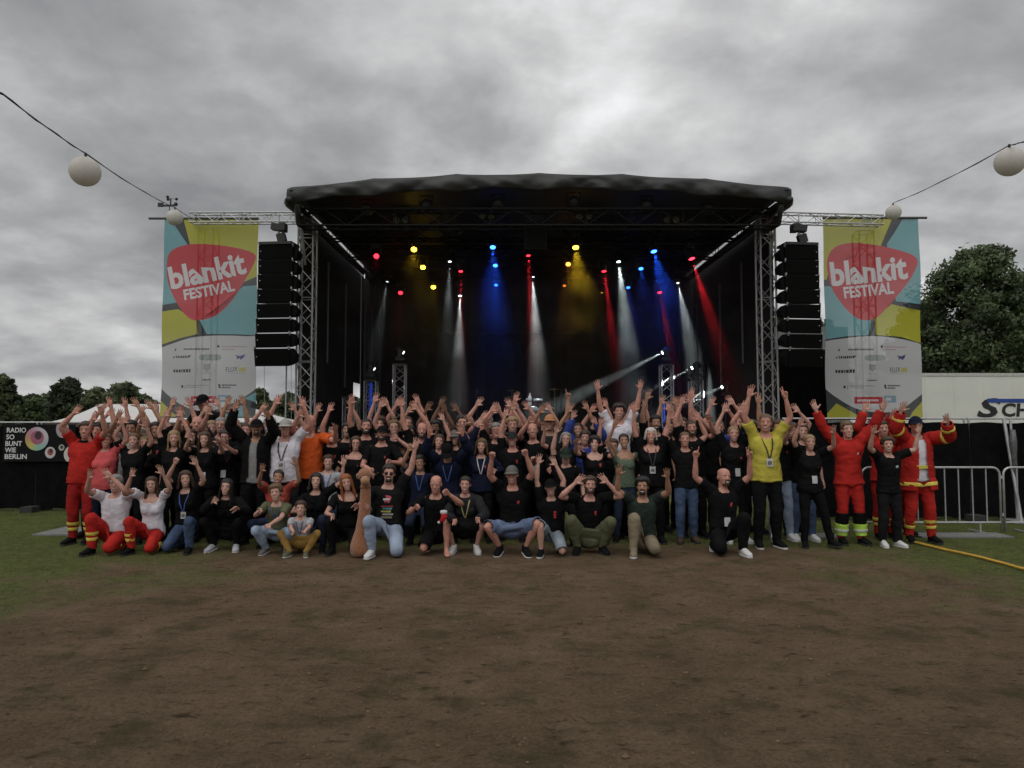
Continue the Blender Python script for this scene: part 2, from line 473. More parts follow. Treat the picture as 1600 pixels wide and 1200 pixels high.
stw = new_obj('straw', np_mesh('straw', V, np.arange(4 * n).reshape(-1, 4), mat('dead_straw', (0.135, 0.105, 0.052), 0.95, 0.5, 3.0, spec=0.1), smooth=False))
tag(stw, 'dead straw trodden flat into the bare earth', 'straw', kind='stuff')

# ================================================================== MATERIALS
M_ALU = mat('aluminium', (0.34, 0.34, 0.345), 0.45, 0.12, 12, metal=0.7)
M_STEEL = mat('galvanised', (0.46, 0.47, 0.48), 0.45, 0.15, 20, metal=0.6)
M_BLACK = mat('black_metal', (0.018, 0.018, 0.019), 0.55, 0.2, 10)
M_BLKCAB = mat('black_cabinet', (0.006, 0.006, 0.0065), 0.75, 0.2, 30, bump=0.15, bscale=200, spec=0.12)
M_GRILLE = mat('speaker_grille', (0.005, 0.005, 0.005), 0.9, 0.3, 180, bump=0.3, bscale=300, spec=0.08)
M_TARP = mat('dark_tarpaulin', (0.020, 0.021, 0.023), 0.5, 0.2, 1.2, bump=0.1, bscale=3)
M_DRAPE = mat('black_drape', (0.012, 0.012, 0.013), 0.95, 0.3, 3)
M_DECK = mat('stage_deck', (0.03, 0.028, 0.026), 0.6, 0.3, 6)
M_SCRIM = mat('black_scrim', (0.006, 0.006, 0.0065), 0.95, 0.3, 6, bump=0.3, bscale=14, spec=0.05)
M_LENS = mat('unlit_lens', (0.30, 0.30, 0.31), 0.15, 0.1, 20)

# ================================================================== TRUSS
def truss(name, p0, p1, size, parent=None, rc=0.025, rb=0.011, bay=0.5, m=None, side=None):
    """square lattice truss as a thing or part: four chords and the zigzag bracing"""
    m = m or M_ALU
    p0, p1 = Vector(p0), Vector(p1); d = (p1 - p0); ln = d.length; d.normalize()
    up = Vector((0, 0, 1)) if abs(d.z) < 0.9 else Vector((0, 1, 0))
    u = d.cross(up).normalized(); v = u.cross(d).normalized()
    root = empty(name) if parent is None else new_obj(name, None, parent)
    h = size / 2
    cor = [(-h, -h), (h, -h), (h, h), (-h, h)]
    for a, c in cor:
        MB().tube(p0 + u * a + v * c, p1 + u * a + v * c, rc, n=8).build('chord', m, root)
    k = max(2, round(ln / bay)); bm_ = MB()
    for f in range(4):
        (a0, c0), (a1, c1) = cor[f], cor[(f + 1) % 4]
        for i in range(k):
            q0 = p0 + d * (ln * i / k) ; q1 = p0 + d * (ln * (i + 1) / k)
            A, B = (u * a0 + v * c0, u * a1 + v * c1) if (i + f) % 2 else (u * a1 + v * c1, u * a0 + v * c0)
            bm_.tube(q0 + A, q1 + B, rb, n=5, caps=False)
            if i % 4 == 0: bm_.tube(q0 + u * a0 + v * c0, q0 + u * a1 + v * c1, rb, n=5, caps=False)
        bm_.tube(p1 + u * a0 + v * c0, p1 + u * a1 + v * c1, rb, n=5, caps=False)
    bm_.build('bracing', m, root)
    return root

# ================================================================== STAGE
SXC, SHW = 0.68, 6.2            # centre line and half width
SF, SB = 20.0, 29.0             # front and back
DZ = 1.3
stage = tag(empty('concert_stage', (SXC, SF, 0)), 'large open-air stage under an arched black roof with aluminium towers', 'stage')
off = Vector((-SXC, -SF, 0))
def S(x, y, z): return Vector((x - SXC, y - SF, z))
MB().box(S(SXC, (SF + SB) / 2, DZ - 0.06), (2 * SHW + 0.8, SB - SF, 0.12)).build('deck', M_DECK, stage)
sk = MB()
for i in range(60):
    x0 = -SHW - 0.4 + (2 * SHW + 0.8) * i / 60; x1 = -SHW - 0.4 + (2 * SHW + 0.8) * (i + 1) / 60
    ya = -0.03 - 0.03 * (i % 2); yb = -0.03 - 0.03 * ((i + 1) % 2)
    sk.add([(x0, ya, 0.01), (x1, yb, 0.01), (x1, yb, DZ - 0.121), (x0, ya, DZ - 0.121)], [(0, 1, 2, 3)])
sk.build('stage_skirt', M_DRAPE, stage)
TWX = (GX(481, 20) - 0.02, GX(1197, 20) - 0.0)
for tx in TWX:
    tw = truss('tower', S(tx, 19.8, 0.05), S(tx, 19.8, 7.35), 0.40, stage, 0.030, 0.014, 0.42)
    MB().box(S(tx, 19.8, 0.03), (0.9, 0.9, 0.05)).build('base_plate', M_STEEL, tw)
    tb = truss('rear_tower', S(tx + (0.25 if tx < 0 else -0.25), 28.4, DZ), S(tx + (0.25 if tx < 0 else -0.25), 28.4, 7.5), 0.36, stage, 0.028, 0.013, 0.6, M_BLACK)
# roof sheet: arched in x, nearly level in y, with a rumpled valance along the front
def arch(x): return 7.63 + 0.36 * (1 - abs((x - SXC) / SHW) ** 2.3)
nxr, nyr = 64, 26
YR = np.concatenate([np.linspace(18.0, 20.0, 8), np.linspace(20.6, 29.3, nyr - 8)])
XR = np.linspace(SXC - SHW - 0.02, SXC + SHW + 0.02, nxr)
Vr = []
for j, y in enumerate(YR):
    for x in XR:
        z = arch(x) + 0.02 * (y - 18) * 0.6 - 0.05 * abs(math.sin((x - SXC) * math.pi / 2.06)) * math.exp(-(y - 18) * 0.6) + 0.03 * (fbm(np.array([x * 1.3]), np.array([y * 0.8]), 41)[0] - 0.5)
        Vr.append(S(x, y, z))
Fr = [(j * nxr + i, j * nxr + i + 1, (j + 1) * nxr + i + 1, (j + 1) * nxr + i) for j in range(nyr - 1) for i in range(nxr - 1)]
rf = new_obj('roof_sheet', np_mesh('roof_sheet', Vr, Fr, M_TARP), stage)
md = rf.modifiers.new('thick', 'SOLIDIFY'); md.thickness = 0.02
# valance
nv, nh = 220, 9
Vv = []
rv = np.random.default_rng(5)
for j in range(nh):
    tt = j / (nh - 1)
    for i in range(nv):
        x = SXC - SHW - 0.10 + (2 * SHW + 0.2) * i / (nv - 1)
        q = (x - SXC) / 2.06
        scal = abs(math.sin(q * math.pi)) ** 0.7
        w1 = fbm(np.array([x * 1.9]), np.array([tt * 1.3 + 3]), 51)[0] - 0.5
        w2 = fbm(np.array([x * 4 + tt * 5 * (1 if math.sin(q * math.pi) > 0 else -1)]), np.array([tt * 2.0]), 53)[0] - 0.5
        zb = arch(x) + 0.05 - 0.05 * scal - tt * (0.46 - 0.14 * scal + 0.06 * w1)
        fold = abs((q * 1.5 + 0.35 * tt) % 1.0 - 0.5) * 2; fold2 = abs((q * 3.1 - 0.9 * tt) % 1.0 - 0.5) * 2
        y = 17.98 - 0.10 * math.sin(tt * math.pi * 0.8) * (0.6 + w1) + 0.10 * fold * tt + 0.04 * fold2 * tt - 0.02 * w2
        edge = max(0.0, abs(x - SXC) - SHW + 0.45) / 0.45
        Vv.append(S(x, y + 0.10 * edge * edge, zb + 0.02 * edge))
Fv = [(j * nv + i, j * nv + i + 1, (j + 1) * nv + i + 1, (j + 1) * nv + i) for j in range(nh - 1) for i in range(nv - 1)]
va = new_obj('front_valance', np_mesh('front_valance', Vv, Fv, M_TARP), stage)
va.modifiers.new('thick', 'SOLIDIFY').thickness = 0.015
# side sheets closing the roof edge, and the bundled corner folds
for sx in (-1, 1):
    c = MB(); x = SXC + sx * (SHW + 0.08)
    pts = [S(x - sx * 0.10, 17.86, 7.34), S(x + sx * 0.06, 18.5, 7.46), S(x + sx * 0.06, 20, 7.50), S(x, 29.2, 7.55)]
    c.path(pts, [0.07, 0.16, 0.13, 0.10], 10)
    c.build('rolled_tarp', M_TARP, stage)
    b_ = MB(); b_.path([S(SXC + sx * 6.05, 18.1, 7.30), S(SXC + sx * 6.1, 18.6, 6.95), S(SXC + sx * 6.15, 19.8, 7.0)], [0.07, 0.12, 0.06], 8)
    b_.build('corner_bundle', M_TARP, stage)
    MB().tube(S(SXC + sx * 6.02, 18.2, 7.4), S(SXC + sx * 6.2 + sx * 0.05, 19.62, 6.1), 0.03).build('brace_tube', M_STEEL, stage)
    MB().tube(S(SXC + sx * 5.95, 18.2, 7.32), S(SXC + sx * 5.9, 23.4, 7.50), 0.035).build('side_beam', mat('dull_pipe', (0.09, 0.09, 0.09), 0.5, 0.2, 8, metal=0.3), stage)
    MB().tube(S(SXC + sx * 5.95, 18.2, 7.05), S(SXC + sx * 5.9, 23.4, 7.22), 0.03).build('side_beam', mat('dull_pipe', (0.09, 0.09, 0.09), 0.5, 0.2, 8, metal=0.3), stage)
    # wing drapes: heavy pleated cloth down the sides
    n = 90
    P = []
    ywin = (27.05, 28.35)
    def wing(y0, y1, z0, z1):
        k = max(4, int((y1 - y0) * 9)); o = MB()
        for i in range(k):
            ya = y0 + (y1 - y0) * i / k; yb = y0 + (y1 - y0) * (i + 1) / k
            xa = SXC + sx * (6.52 + 0.05 * (i % 2)); xb = SXC + sx * (6.52 + 0.05 * ((i + 1) % 2))
            o.add([S(xa, ya, z0), S(xb, yb, z0), S(xb, yb, z1), S(xa, ya, z1)], [(0, 1, 2, 3)])
        return o.build('wing_drape', M_DRAPE, stage)
    if sx < 0:
        wing(20.1, ywin[0], DZ, 7.62); wing(ywin[0], ywin[1], 3.35, 7.62); wing(ywin[1], 29.0, DZ, 7.62)
    else:
        wing(20.1, 29.0, DZ, 7.62)
    # upright pipes along the wings
    for (y, z0, z1) in ((21.6, 3.6, 6.6), (23.9, 3.0, 6.4), (26.2, 2.0, 6.1), (27.5, 2.0, 6.1)):
        MB().tube(S(SXC + sx * (6.12 if y < 25 else 5.95), y, z0), S(SXC + sx * (6.12 if y < 25 else 5.95), y, z1), 0.032).build('upright_pipe', mat('dull_pipe', (0.09, 0.09, 0.09), 0.5, 0.2, 8, metal=0.3), stage)
# back drape with soft pleats
o = MB(); k = 150
for i in range(k):
    xa = SXC - 6.6 + 13.2 * i / k; xb = SXC - 6.6 + 13.2 * (i + 1) / k
    ya = 29.05 + 0.035 * math.sin(i * 0.9); yb = 29.05 + 0.035 * math.sin((i + 1) * 0.9)
    o.add([S(xa, ya, DZ), S(xb, yb, DZ), S(xb, yb, 8.12), S(xa, ya, 8.12)], [(0, 1, 2, 3)], True)
o.build('back_drape', M_DRAPE, stage)
# faint script V on the back drape
o = MB()
c = PX(815, 545, 28.9)
def stroke(pts, r): o.path([S(c.x + a, 28.93, c.z + b_) for a, b_ in pts], r, 5)
stroke([(-0.62, 0.12), (-0.50, 0.36), (-0.30, 0.40), (-0.18, 0.22), (-0.02, -0.18), (0.10, -0.42)], 0.018)
stroke([(0.10, -0.42), (0.20, -0.05), (0.36, 0.26), (0.52, 0.40), (0.60, 0.28), (0.50, 0.20)], 0.018)
stroke([(-0.62, 0.12), (-0.68, 0.30), (-0.56, 0.46)], 0.012)
o.build('backdrop_emblem', mat('emblem_grey', (0.06, 0.06, 0.06), 0.8), stage)
MB().tube(S(GX(650, 28.6), 28.6, PX(700, 520, 28.6).z), S(GX(900, 28.6), 28.6, PX(700, 520, 28.6).z), 0.018).build('drape_bar', M_BLACK, stage)
# roof trusses: the deep front one and three lighting trusses behind
M_TRD = mat('dull_truss', (0.010, 0.010, 0.010), 0.7, 0.15, 12, spec=0.15)
for y, z, sz in ((18.5, 7.02, 0.42), (21.5, 7.42, 0.36), (23.9, 7.42, 0.36), (27.3, 7.42, 0.36)):
    truss('roof_truss', S(SXC - 6.05, y, z), S(SXC + 6.05, y, z), sz, stage, 0.028, 0.012, 0.6, M_TRD)

# small stacked riser and band gear as dark shapes on the deck
def riser(x0, x1, y0, y1, h):
    r_ = tag(empty('drum_riser', ((x0 + x1) / 2, (y0 + y1) / 2, DZ)), 'low black riser standing on the stage deck before the back drape', 'riser')
    MB().box((0, 0, h - 0.03), (x1 - x0, y1 - y0, 0.06)).build('platform', M_DECK, r_)
    MB().box((0, 0, (h - 0.06) / 2), (x1 - x0 - 0.02, y1 - y0 - 0.02, h - 0.062)).build('skirt', M_DRAPE, r_)
riser(-0.6, 2.0, 25.6, 27.8, 0.6)
def drum_kit(x, y, z):
    k = tag(empty('drum_kit', (x, y, z)), 'dark drum kit with cymbals on the riser before the back drape', 'drum kit')
    ch = mat('drum_shell', (0.03, 0.03, 0.035), 0.3); cy = mat('cymbal', (0.35, 0.28, 0.12), 0.3, metal=0.9)
    MB().lathe((0, 0, 0.28), [(0.27, -0.22), (0.28, -0.2), (0.28, 0.2), (0.27, 0.22)], 20, 'Y').build('bass_drum', ch, k)
    for dx, dy, dz, r_ in ((-0.22, 0.05, 0.72, 0.15), (0.2, 0.05, 0.72, 0.16), (-0.55, 0.3, 0.55, 0.17), (0.6, 0.35, 0.42, 0.2)):
        MB().lathe((dx, dy, dz), [(r_, -0.1), (r_, 0.1)], 16).tube((dx, dy, dz - 0.1), (dx, dy + 0.05, 0.0), 0.015).build('drum', ch, k)
    for dx, dy, dz in ((-0.75, 0.1, 1.12), (0.8, 0.1, 1.16), (-0.85, 0.45, 0.9)):
        MB().lathe((dx, dy, dz), [(0.22, -0.005), (0.05, 0.02), (0.02, 0.03)], 18).tube((dx, dy, 0), (dx, dy, dz), 0.012, n=6).build('cymbal', cy, k)
drum_kit(0.75, 26.6, DZ + 0.6)
for px, yy in ((745, 22.5), (1010, 22.6), (877, 22.2)):
    ms = tag(empty('microphone_stand', (GX(px, yy), yy, DZ)), None, 'microphone stand')
    ms['label'] = {745: 'thin black microphone stand on deck under the blue lamps', 1010: 'thin black microphone stand on deck beside the stage totem', 877: 'thin black microphone stand on deck before the drum riser'}[px]
    MB().lathe((0, 0, 0.015), [(0.14, -0.015), (0.14, 0.005), (0.02, 0.015)], 16).build('base', M_BLACK, ms)
    MB().tube((0, 0, 0), (0, 0, 1.45), 0.012, n=6).build('pole', M_BLACK, ms)
    MB().tube((0, 0, 1.45), (0, -0.12, 1.55), 0.014, 0.026, n=8).build('microphone', M_BLACK, ms)

# ================================================================== LINE ARRAYS
def line_array(px0, px1, top, n, flip, label):
    Y = 19.4
    x0, x1 = GX(px0, Y), GX(px1, Y); w = x1 - x0; xc = (x0 + x1) / 2
    ztop = PX(600, top, Y).z
    root = tag(empty('line_array', (xc, Y, ztop), rz=R(6 if flip else -6)), label, 'loudspeaker')
    MB().box((0, 0, 0.0), (w * 0.98, 0.55, 0.07)).build('bumper_frame', M_BLACK, root)
    z = -0.05; hgt = 0.375; tilt = 0.0; y = 0.0
    for i in range(n):
        h = hgt if i < n - 1 else hgt * 1.25
        rot = Matrix.Rotation(tilt, 3, 'X')
        cab = MB()
        # trapezoid cabinet: tapering to the back, notched side
        hw = w / 2; hf = h / 2 * 0.98; hb = h / 2 * 0.80
        s_ = -1 if flip else 1
        fr = [(-hw, -hf), (hw, -hf), (hw, hf), (-hw, hf)]
        bk = [(-hw * 0.9, -hb), (hw * 0.9, -hb), (hw * 0.9, hb), (-hw * 0.9, hb)]
        P = [rot @ Vector((a, -0.24, c)) for a, c in fr] + [rot @ Vector((a, 0.26, c)) for a, c in bk]
        cc = Vector((0, y, z - h / 2)); P = [p + cc for p in P]
        cab.add(P, [(0, 1, 2, 3), (7, 6, 5, 4), (0, 4, 5, 1), (1, 5, 6, 2), (2, 6, 7, 3), (3, 7, 4, 0)])
        # bevelled flank that shows the saw-tooth outline
        sx = 1 if not flip else -1
        q = [(sx * hw, -hf), (sx * (hw + 0.085), -hf * 0.90), (sx * (hw + 0.12), hf * 0.10), (sx * (hw + 0.03), hf * 0.80), (sx * hw, hf)]
        cab.add([rot @ Vector((a, -0.16, c)) + cc for a, c in q] + [rot @ Vector((a * 0.98, 0.2, c * 0.8)) + cc for a, c in q],
                [(0, 1, 2, 3, 4), (9, 8, 7, 6, 5), (0, 5, 6, 1), (1, 6, 7, 2), (2, 7, 8, 3), (3, 8, 9, 4)])
        co = cab.build('cabinet', M_BLKCAB, root)
        g = MB(); g.box(rot @ Vector((0, -0.245, 0)) + cc, (w * 0.93, 0.012, h * 0.84), rot); g.build('grille', M_GRILLE, co)
        dxx = -sx * hw * 0.86
        d_ = MB(); d_.lathe(rot @ Vector((dxx, -0.253, 0.02)) + cc, [(0.014, 0), (0.014, 0.006)], 8, 'Y'); d_.build('badge_dot', mat('badge', (0.5, 0.5, 0.5), 0.4), co)
        for ex in (-1, 1):
            MB().box(rot @ Vector((ex * hw * 0.99, -0.2, h / 2)) + cc, (0.03, 0.06, 0.10), rot).build('rigging_link', M_STEEL, co)
        z -= h + 0.012; tilt += R(1.3 if i < n - 3 else 2.2); y -= math.sin(tilt) * h * 0.5
    # chain hoist above
    hoist = tag(empty('chain_hoist', (xc + (0.05 if flip else -0.02), Y, ztop + 0.05)), 'black chain hoist between outrigger truss and ' + ('the speaker column with side notches facing the stage' if flip else 'the speaker column beside the paler banner'), 'hoist')
    zt = 7.42 - (ztop + 0.05)
    MB().box((0, 0, 0.42), (0.36, 0.24, 0.17), Matrix.Rotation(R(10), 3, 'Y')).box((0.12 if not flip else -0.12, -0.02, 0.42), (0.16, 0.3, 0.2)).build('motor', M_BLACK, hoist)
    MB().box((0.08, 0, 0.14), (0.22, 0.18, 0.22), Matrix.Rotation(R(-14), 3, 'Y')).build('chain_bag', M_BLACK, hoist)
    c = MB()
    for i in range(10):
        zz_ = 0.03 + i * (zt - 0.03) / 10
        c.tube((0.0, 0, zz_), (0.0, 0, zz_ + (zt - 0.03) / 10 * 0.95), 0.022 if i % 2 else 0.014, n=6)
    c.build('chain', M_STEEL, hoist)
    MB().lathe((0, 0, 0.24), [(0.05, -0.02), (0.06, 0), (0.05, 0.02)], 10, 'Y').build('hook', M_STEEL, hoist)
    return root
line_array(404, 459, 383, 8, False, 'black column of stacked speaker boxes hanging beside the paler banner')
line_array(1225, 1279, 384, 8, True, 'black column of stacked speaker boxes hanging before the dark scrim screen')
# tie lines under the paler array
tl = tag(empty('tie_pole', (GX(446, 19.9), 19.9, 0)), 'thin upright steel pole with guy lines under the hanging speaker column', 'pole')
MB().tube((0, 0, 0), (0, 0, PX(446, 566, 19.9).z), 0.022, n=8).build('pole', M_STEEL, tl)
for dx in (-0.5, 0.22): MB().tube((dx, -0.1, 0.3), (dx, -0.3, PX(446, 570, 19.9).z), 0.006, n=5).build('guy_line', M_STEEL, tl)
MB().box((0, 0, 0.02), (0.5, 0.5, 0.04)).build('base_plate', M_STEEL, tl)

# centre fill speaker under the roof
cf = tag(empty('centre_speaker', (GX(837, 18.8), 18.8, PX(837, 393, 18.8).z)), 'square black speaker box hanging from the middle of the front roof truss', 'loudspeaker')
hh = PX(837, 349, 18.8).z - PX(837, 393, 18.8).z
MB().box((0, 0, hh / 2), (0.56, 0.5, hh)).build('cabinet', M_BLKCAB, cf)
MB().box((0, -0.256, hh / 2), (0.50, 0.012, hh - 0.08)).build('grille', M_GRILLE, cf)
for dx in (-0.2, 0.2): MB().tube((dx, 0, hh), (dx, -0.25, 6.95 - cf.location.z), 0.012, n=6).build('hanger', M_STEEL, cf)

# ================================================================== OUTRIGGERS, BANNERS
out_l = tag(truss('outrigger_truss', (GX(292, 20.3), 20.3, 7.55), (TWX[0] - 0.1, 19.9, 7.45), 0.26, None, 0.022, 0.010, 0.36, M_STEEL), 'lattice truss reaching out over the paler banner and its speaker column', 'truss')
out_r = tag(truss('outrigger_truss', (TWX[1] + 0.1, 19.9, 7.45), (GX(1385, 20.3), 20.3, 7.48), 0.26, None, 0.022, 0.010, 0.36, M_STEEL), 'lattice truss reaching out over the banner hung before the white trailer', 'truss')

def cloth_mat(name, col, seed=0):
    m = bpy.data.materials.new(name); m.use_nodes = True
    t = m.node_tree; N = t.nodes; L = t.links
    b = N['Principled BSDF']; b.inputs['Roughness'].default_value = 0.7; b.inputs['Base Color'].default_value = (*col, 1); b.inputs['Specular IOR Level'].default_value = 0.2
    tr = N.new('ShaderNodeBsdfTranslucent'); tr.inputs[0].default_value = (*[min(1, c * 1.0) for c in col], 1)
    tp = N.new('ShaderNodeBsdfTransparent')
    m1 = N.new('ShaderNodeMixShader'); m1.inputs[0].default_value = 0.40
    L.new(b.outputs[0], m1.inputs[1]); L.new(tr.outputs[0], m1.inputs[2])
    m2 = N.new('ShaderNodeMixShader'); m2.inputs[0].default_value = 0.09
    L.new(m1.outputs[0], m2.inputs[1]); L.new(tp.outputs[0], m2.inputs[2])
    L.new(m2.outputs[0], N['Material Output'].inputs[0])
    return m
BY = cloth_mat('banner_lime', (0.50, 0.485, 0.05)); BT = cloth_mat('banner_teal', (0.19, 0.42, 0.47))
BR = cloth_mat('banner_red', (0.58, 0.055, 0.065)); BW = cloth_mat('banner_white', (0.60, 0.60, 0.63)); BG = cloth_mat('banner_grey', (0.050, 0.054, 0.060))
BL = cloth_mat('banner_lettering', (0.76, 0.74, 0.77)); BK = cloth_mat('banner_black', (0.035, 0.035, 0.04)); BB = cloth_mat('banner_blue', (0.08, 0.09, 0.24))
BGR = cloth_mat('banner_sage', (0.32, 0.36, 0.34)); BLB = cloth_mat('banner_paleblue', (0.22, 0.36, 0.45)); BRD = cloth_mat('banner_signal', (0.50, 0.03, 0.04)); BYL = cloth_mat('banner_sand', (0.55, 0.50, 0.18))
BPK = cloth_mat('banner_rose', (0.42, 0.22, 0.23))

def banner(label, px, py, Y, zoom, design):
    """px,py: corner pixels (x0,x1,y0,y1); design shapes are written in pixels of a zoomed view and mapped to metres"""
    x0, x1 = GX(px[0], Y), GX(px[1], Y); z0, z1 = PX(800, py[1], Y).z, PX(800, py[0], Y).z
    W, H = x1 - x0, z1 - z0
    zx0, zx1, zy0, zy1 = zoom
    def m(p): return ((p[0] - zx0) / (zx1 - zx0) * W, (1 - (p[1] - zy0) / (zy1 - zy0)) * H)
    layers = []
    for item in design:
        if item[0] == 'poly': layers.append(([[m(p) for p in item[2]]], item[1]))
        elif item[0] == 'smooth': layers.append(([smooth_loop([m(p) for p in item[2]], 4)], item[1]))
        elif item[0] == 'text':
            _, mt, txt, a, b_, h, bold = item
            layers.append((place_text(txt, m(a), m(b_), h / (zy1 - zy0) * H, bold), mt))
    root = tag(empty('festival_banner', (x0, Y, z0)), label, 'banner')
    def to3(P):
        x, z = P[:, 0], P[:, 1]
        y = 0.085 * np.sin(x * 2.6 + z * 0.9) * (1 - z / H) + 0.05 * np.sin(z * 1.9 + x) * np.sin(np.pi * z / H) + 0.02 * np.sin(x * 6) * (z / H) ** 4
        return np.stack([x, y, z], 1)
    me = printed_sheet('printed_cloth', rect(0, 0, W, H), layers, BG, to3, (22, 40))
    me.polygons.foreach_set('use_smooth', np.ones(len(me.polygons), bool))
    new_obj('printed_cloth', me, root)
    return root, x0, x1, z0, z1, W, H
def marks(x, y, w, h, n, mt, seed):
    """a row of small uneven blocks: lettering too small to read"""
    rr = random.Random(seed); out = []; c = x
    while c < x + w:
        k = rr.uniform(0.5, 1.1) * h * 0.7
        out.append(('poly', mt, rect(c, y + rr.uniform(0, h * 0.15), min(c + k, x + w), y + h))); c += k + h * 0.18
    return out
pickL = [(115, 400), (130, 340), (180, 310), (260, 297), (350, 300), (450, 315), (530, 335), (563, 358), (560, 390), (530, 450), (480, 530), (420, 610), (360, 665), (300, 688), (250, 685), (200, 640), (150, 560), (120, 480)]
dL = [('poly', BT, [(90, 160), (128, 172), (225, 318), (95, 420), (60, 610), (90, 612), (170, 598), (170, 300)]),
      ('poly', BT, [(90, 165), (130, 170), (240, 330), (240, 560), (160, 597), (90, 610)]),
      ('poly', BY, [(192, 160), (600, 150), (600, 455), (505, 492), (300, 400), (232, 300)]),
      ('poly', BT, [(290, 690), (500, 514), (600, 508), (600, 764), (450, 758), (328, 760)]),
      ('poly', BY, [(90, 645), (180, 632), (275, 690), (284, 760), (200, 780), (90, 815)]),
      ('smooth', BW, [(80, 840), (180, 800), (280, 775), (400, 766), (520, 768), (620, 778), (625, 900), (590, 1010), (520, 1075), (430, 1125), (340, 1150), (240, 1135), (160, 1090), (85, 1015), (60, 920)]),
      ('poly', BY, [(90, 1085), (190, 1190), (90, 1190)]),
      ('poly', BT, [(512, 1085), (600, 1040), (600, 1110)]), ('poly', BT, [(430, 1190), (505, 1120), (560, 1190)]), ('poly', BT, [(330, 1190), (420, 1150), (470, 1190)]),
      ('smooth', BR, pickL),
      ('text', BL, 'blankit', (140, 526), (520, 443), 112, 0.035), ('text', BL, 'FESTIVAL', (210, 584), (458, 533), 54, 0.032)]
def logos(ox, oy):
    d = []
    d += [('poly', BK, [(ox, oy + 12), (ox + 12, oy), (ox + 8, oy + 18)])] + marks(ox + 50, oy + 4, 130, 9, 0, BK, 1)
    d += [('poly', BK, ellipse(ox + 222, oy - 6, 6, 7, 8))] + marks(ox + 238, oy - 8, 120, 5, 0, BPK, 2) + marks(ox + 240, oy + 6, 60, 5, 0, BPK, 3)
    d += [('poly', BK, [(ox - 12, oy + 52), (ox + 4, oy + 40), (ox, oy + 52)])] + marks(ox + 8, oy + 40, 70, 13, 0, BK, 4) + [('poly', BK, [(ox + 72, oy + 40), (ox + 92, oy + 38), (ox + 76, oy + 54)])]
    d += [('smooth', BGR, [(ox + 135, oy + 40), (ox + 185, oy + 36), (ox + 232, oy + 38), (ox + 234, oy + 62), (ox + 185, oy + 66), (ox + 135, oy + 62)])]
    d += [('poly', BB, [(ox + 300, oy + 36), (ox + 325, oy + 42), (ox + 352, oy + 32), (ox + 344, oy + 50), (ox + 330, oy + 62), (ox + 324, oy + 52), (ox + 312, oy + 60), (ox + 310, oy + 44)])]
    d += marks(ox - 8, oy + 108, 92, 17, 0, BK, 5)
    d += [('poly', BGR, [(ox + 152, oy + 84), (ox + 186, oy + 84), (ox + 186, oy + 108), (ox + 169, oy + 122), (ox + 152, oy + 108)])] + marks(ox + 146, oy + 128, 46, 4, 0, BGR, 6)
    d += [('text', BK, 'FLUX', (ox + 262, oy + 124), (ox + 318, oy + 120), 24, 0.0), ('poly', BYL, rect(ox + 322, oy + 100, ox + 356, oy + 121))] + marks(ox + 264, oy + 128, 88, 3, 0, BGR, 7)
    d += marks(ox + 146, oy + 160, 44, 7, 0, BK, 8)
    d += [('poly', BK, ellipse(ox + 38, oy + 196, 6, 8, 8)), ('poly', BK, rect(ox + 52, oy + 190, ox + 54, oy + 208))] + marks(ox + 60, oy + 188, 120, 6, 0, BGR, 9) + marks(ox + 60, oy + 198, 70, 5, 0, BGR, 10)
    d += [('poly', BK, [(ox + 226, oy + 186), (ox + 236, oy + 184), (ox + 240, oy + 208), (ox + 230, oy + 204)])] + marks(ox + 244, oy + 186, 70, 8, 0, BK, 11) + marks(ox + 244, oy + 198, 42, 8, 0, BK, 12)
    d += [('poly', BRD, rect(ox + 84, oy + 246, ox + 218, oy + 280))] + [('poly', BL, i[2]) for i in marks(ox + 98, oy + 258, 100, 11, 0, BL, 13)]
    d += [('poly', BLB, rect(ox + 224, oy + 240, ox + 288, oy + 275)), ('poly', BW, rect(ox + 236, oy + 250, ox + 262, oy + 266))]
    return d
bl = banner('festival banner with pale backlit cloth hung beside the white marquee roof', (249, 398), (343, 652), 20.5, (100, 572, 170, 1180), dL + logos(165, 828))
pickR = [(382, 410), (390, 360), (412, 325), (450, 302), (520, 292), (620, 300), (720, 322), (810, 350), (843, 380), (838, 415), (808, 475), (760, 542), (700, 612), (640, 667), (585, 687), (532, 680), (480, 640), (430, 570), (398, 500)]
dR = [('poly', BY, [(350, 160), (722, 168), (650, 330), (400, 400), (380, 480), (350, 478)]),
      ('poly', BT, [(782, 165), (870, 165), (870, 606), (738, 588), (690, 300)]),
      ('poly', BT, [(350, 515), (395, 512), (600, 690), (580, 764), (480, 768), (350, 786)]),
      ('poly', BY, [(624, 680), (716, 602), (870, 640), (870, 806), (760, 770), (620, 762)]),
      ('smooth', BW, [(340, 805), (460, 780), (600, 769), (740, 778), (870, 815), (900, 900), (890, 1020), (800, 1100), (720, 1142), (640, 1152), (540, 1140), (450, 1095), (350, 1015), (320, 900)]),
      ('poly', BY, [(350, 1200), (350, 1172), (420, 1106), (522, 1164), (528, 1200)]), ('poly', BY, [(765, 1200), (800, 1150), (870, 1085), (870, 1200)]),
      ('smooth', BR, pickR),
      ('text', BL, 'blankit', (406, 508), (796, 470), 118, 0.035), ('text', BL, 'FESTIVAL', (468, 574), (728, 546), 57, 0.032)]
br = banner('festival banner with strong lime and teal fields hung before the white trailer', (1293, 1444), (342, 655), 20.5, (365, 857, 168, 1186), dR + logos(425, 828))
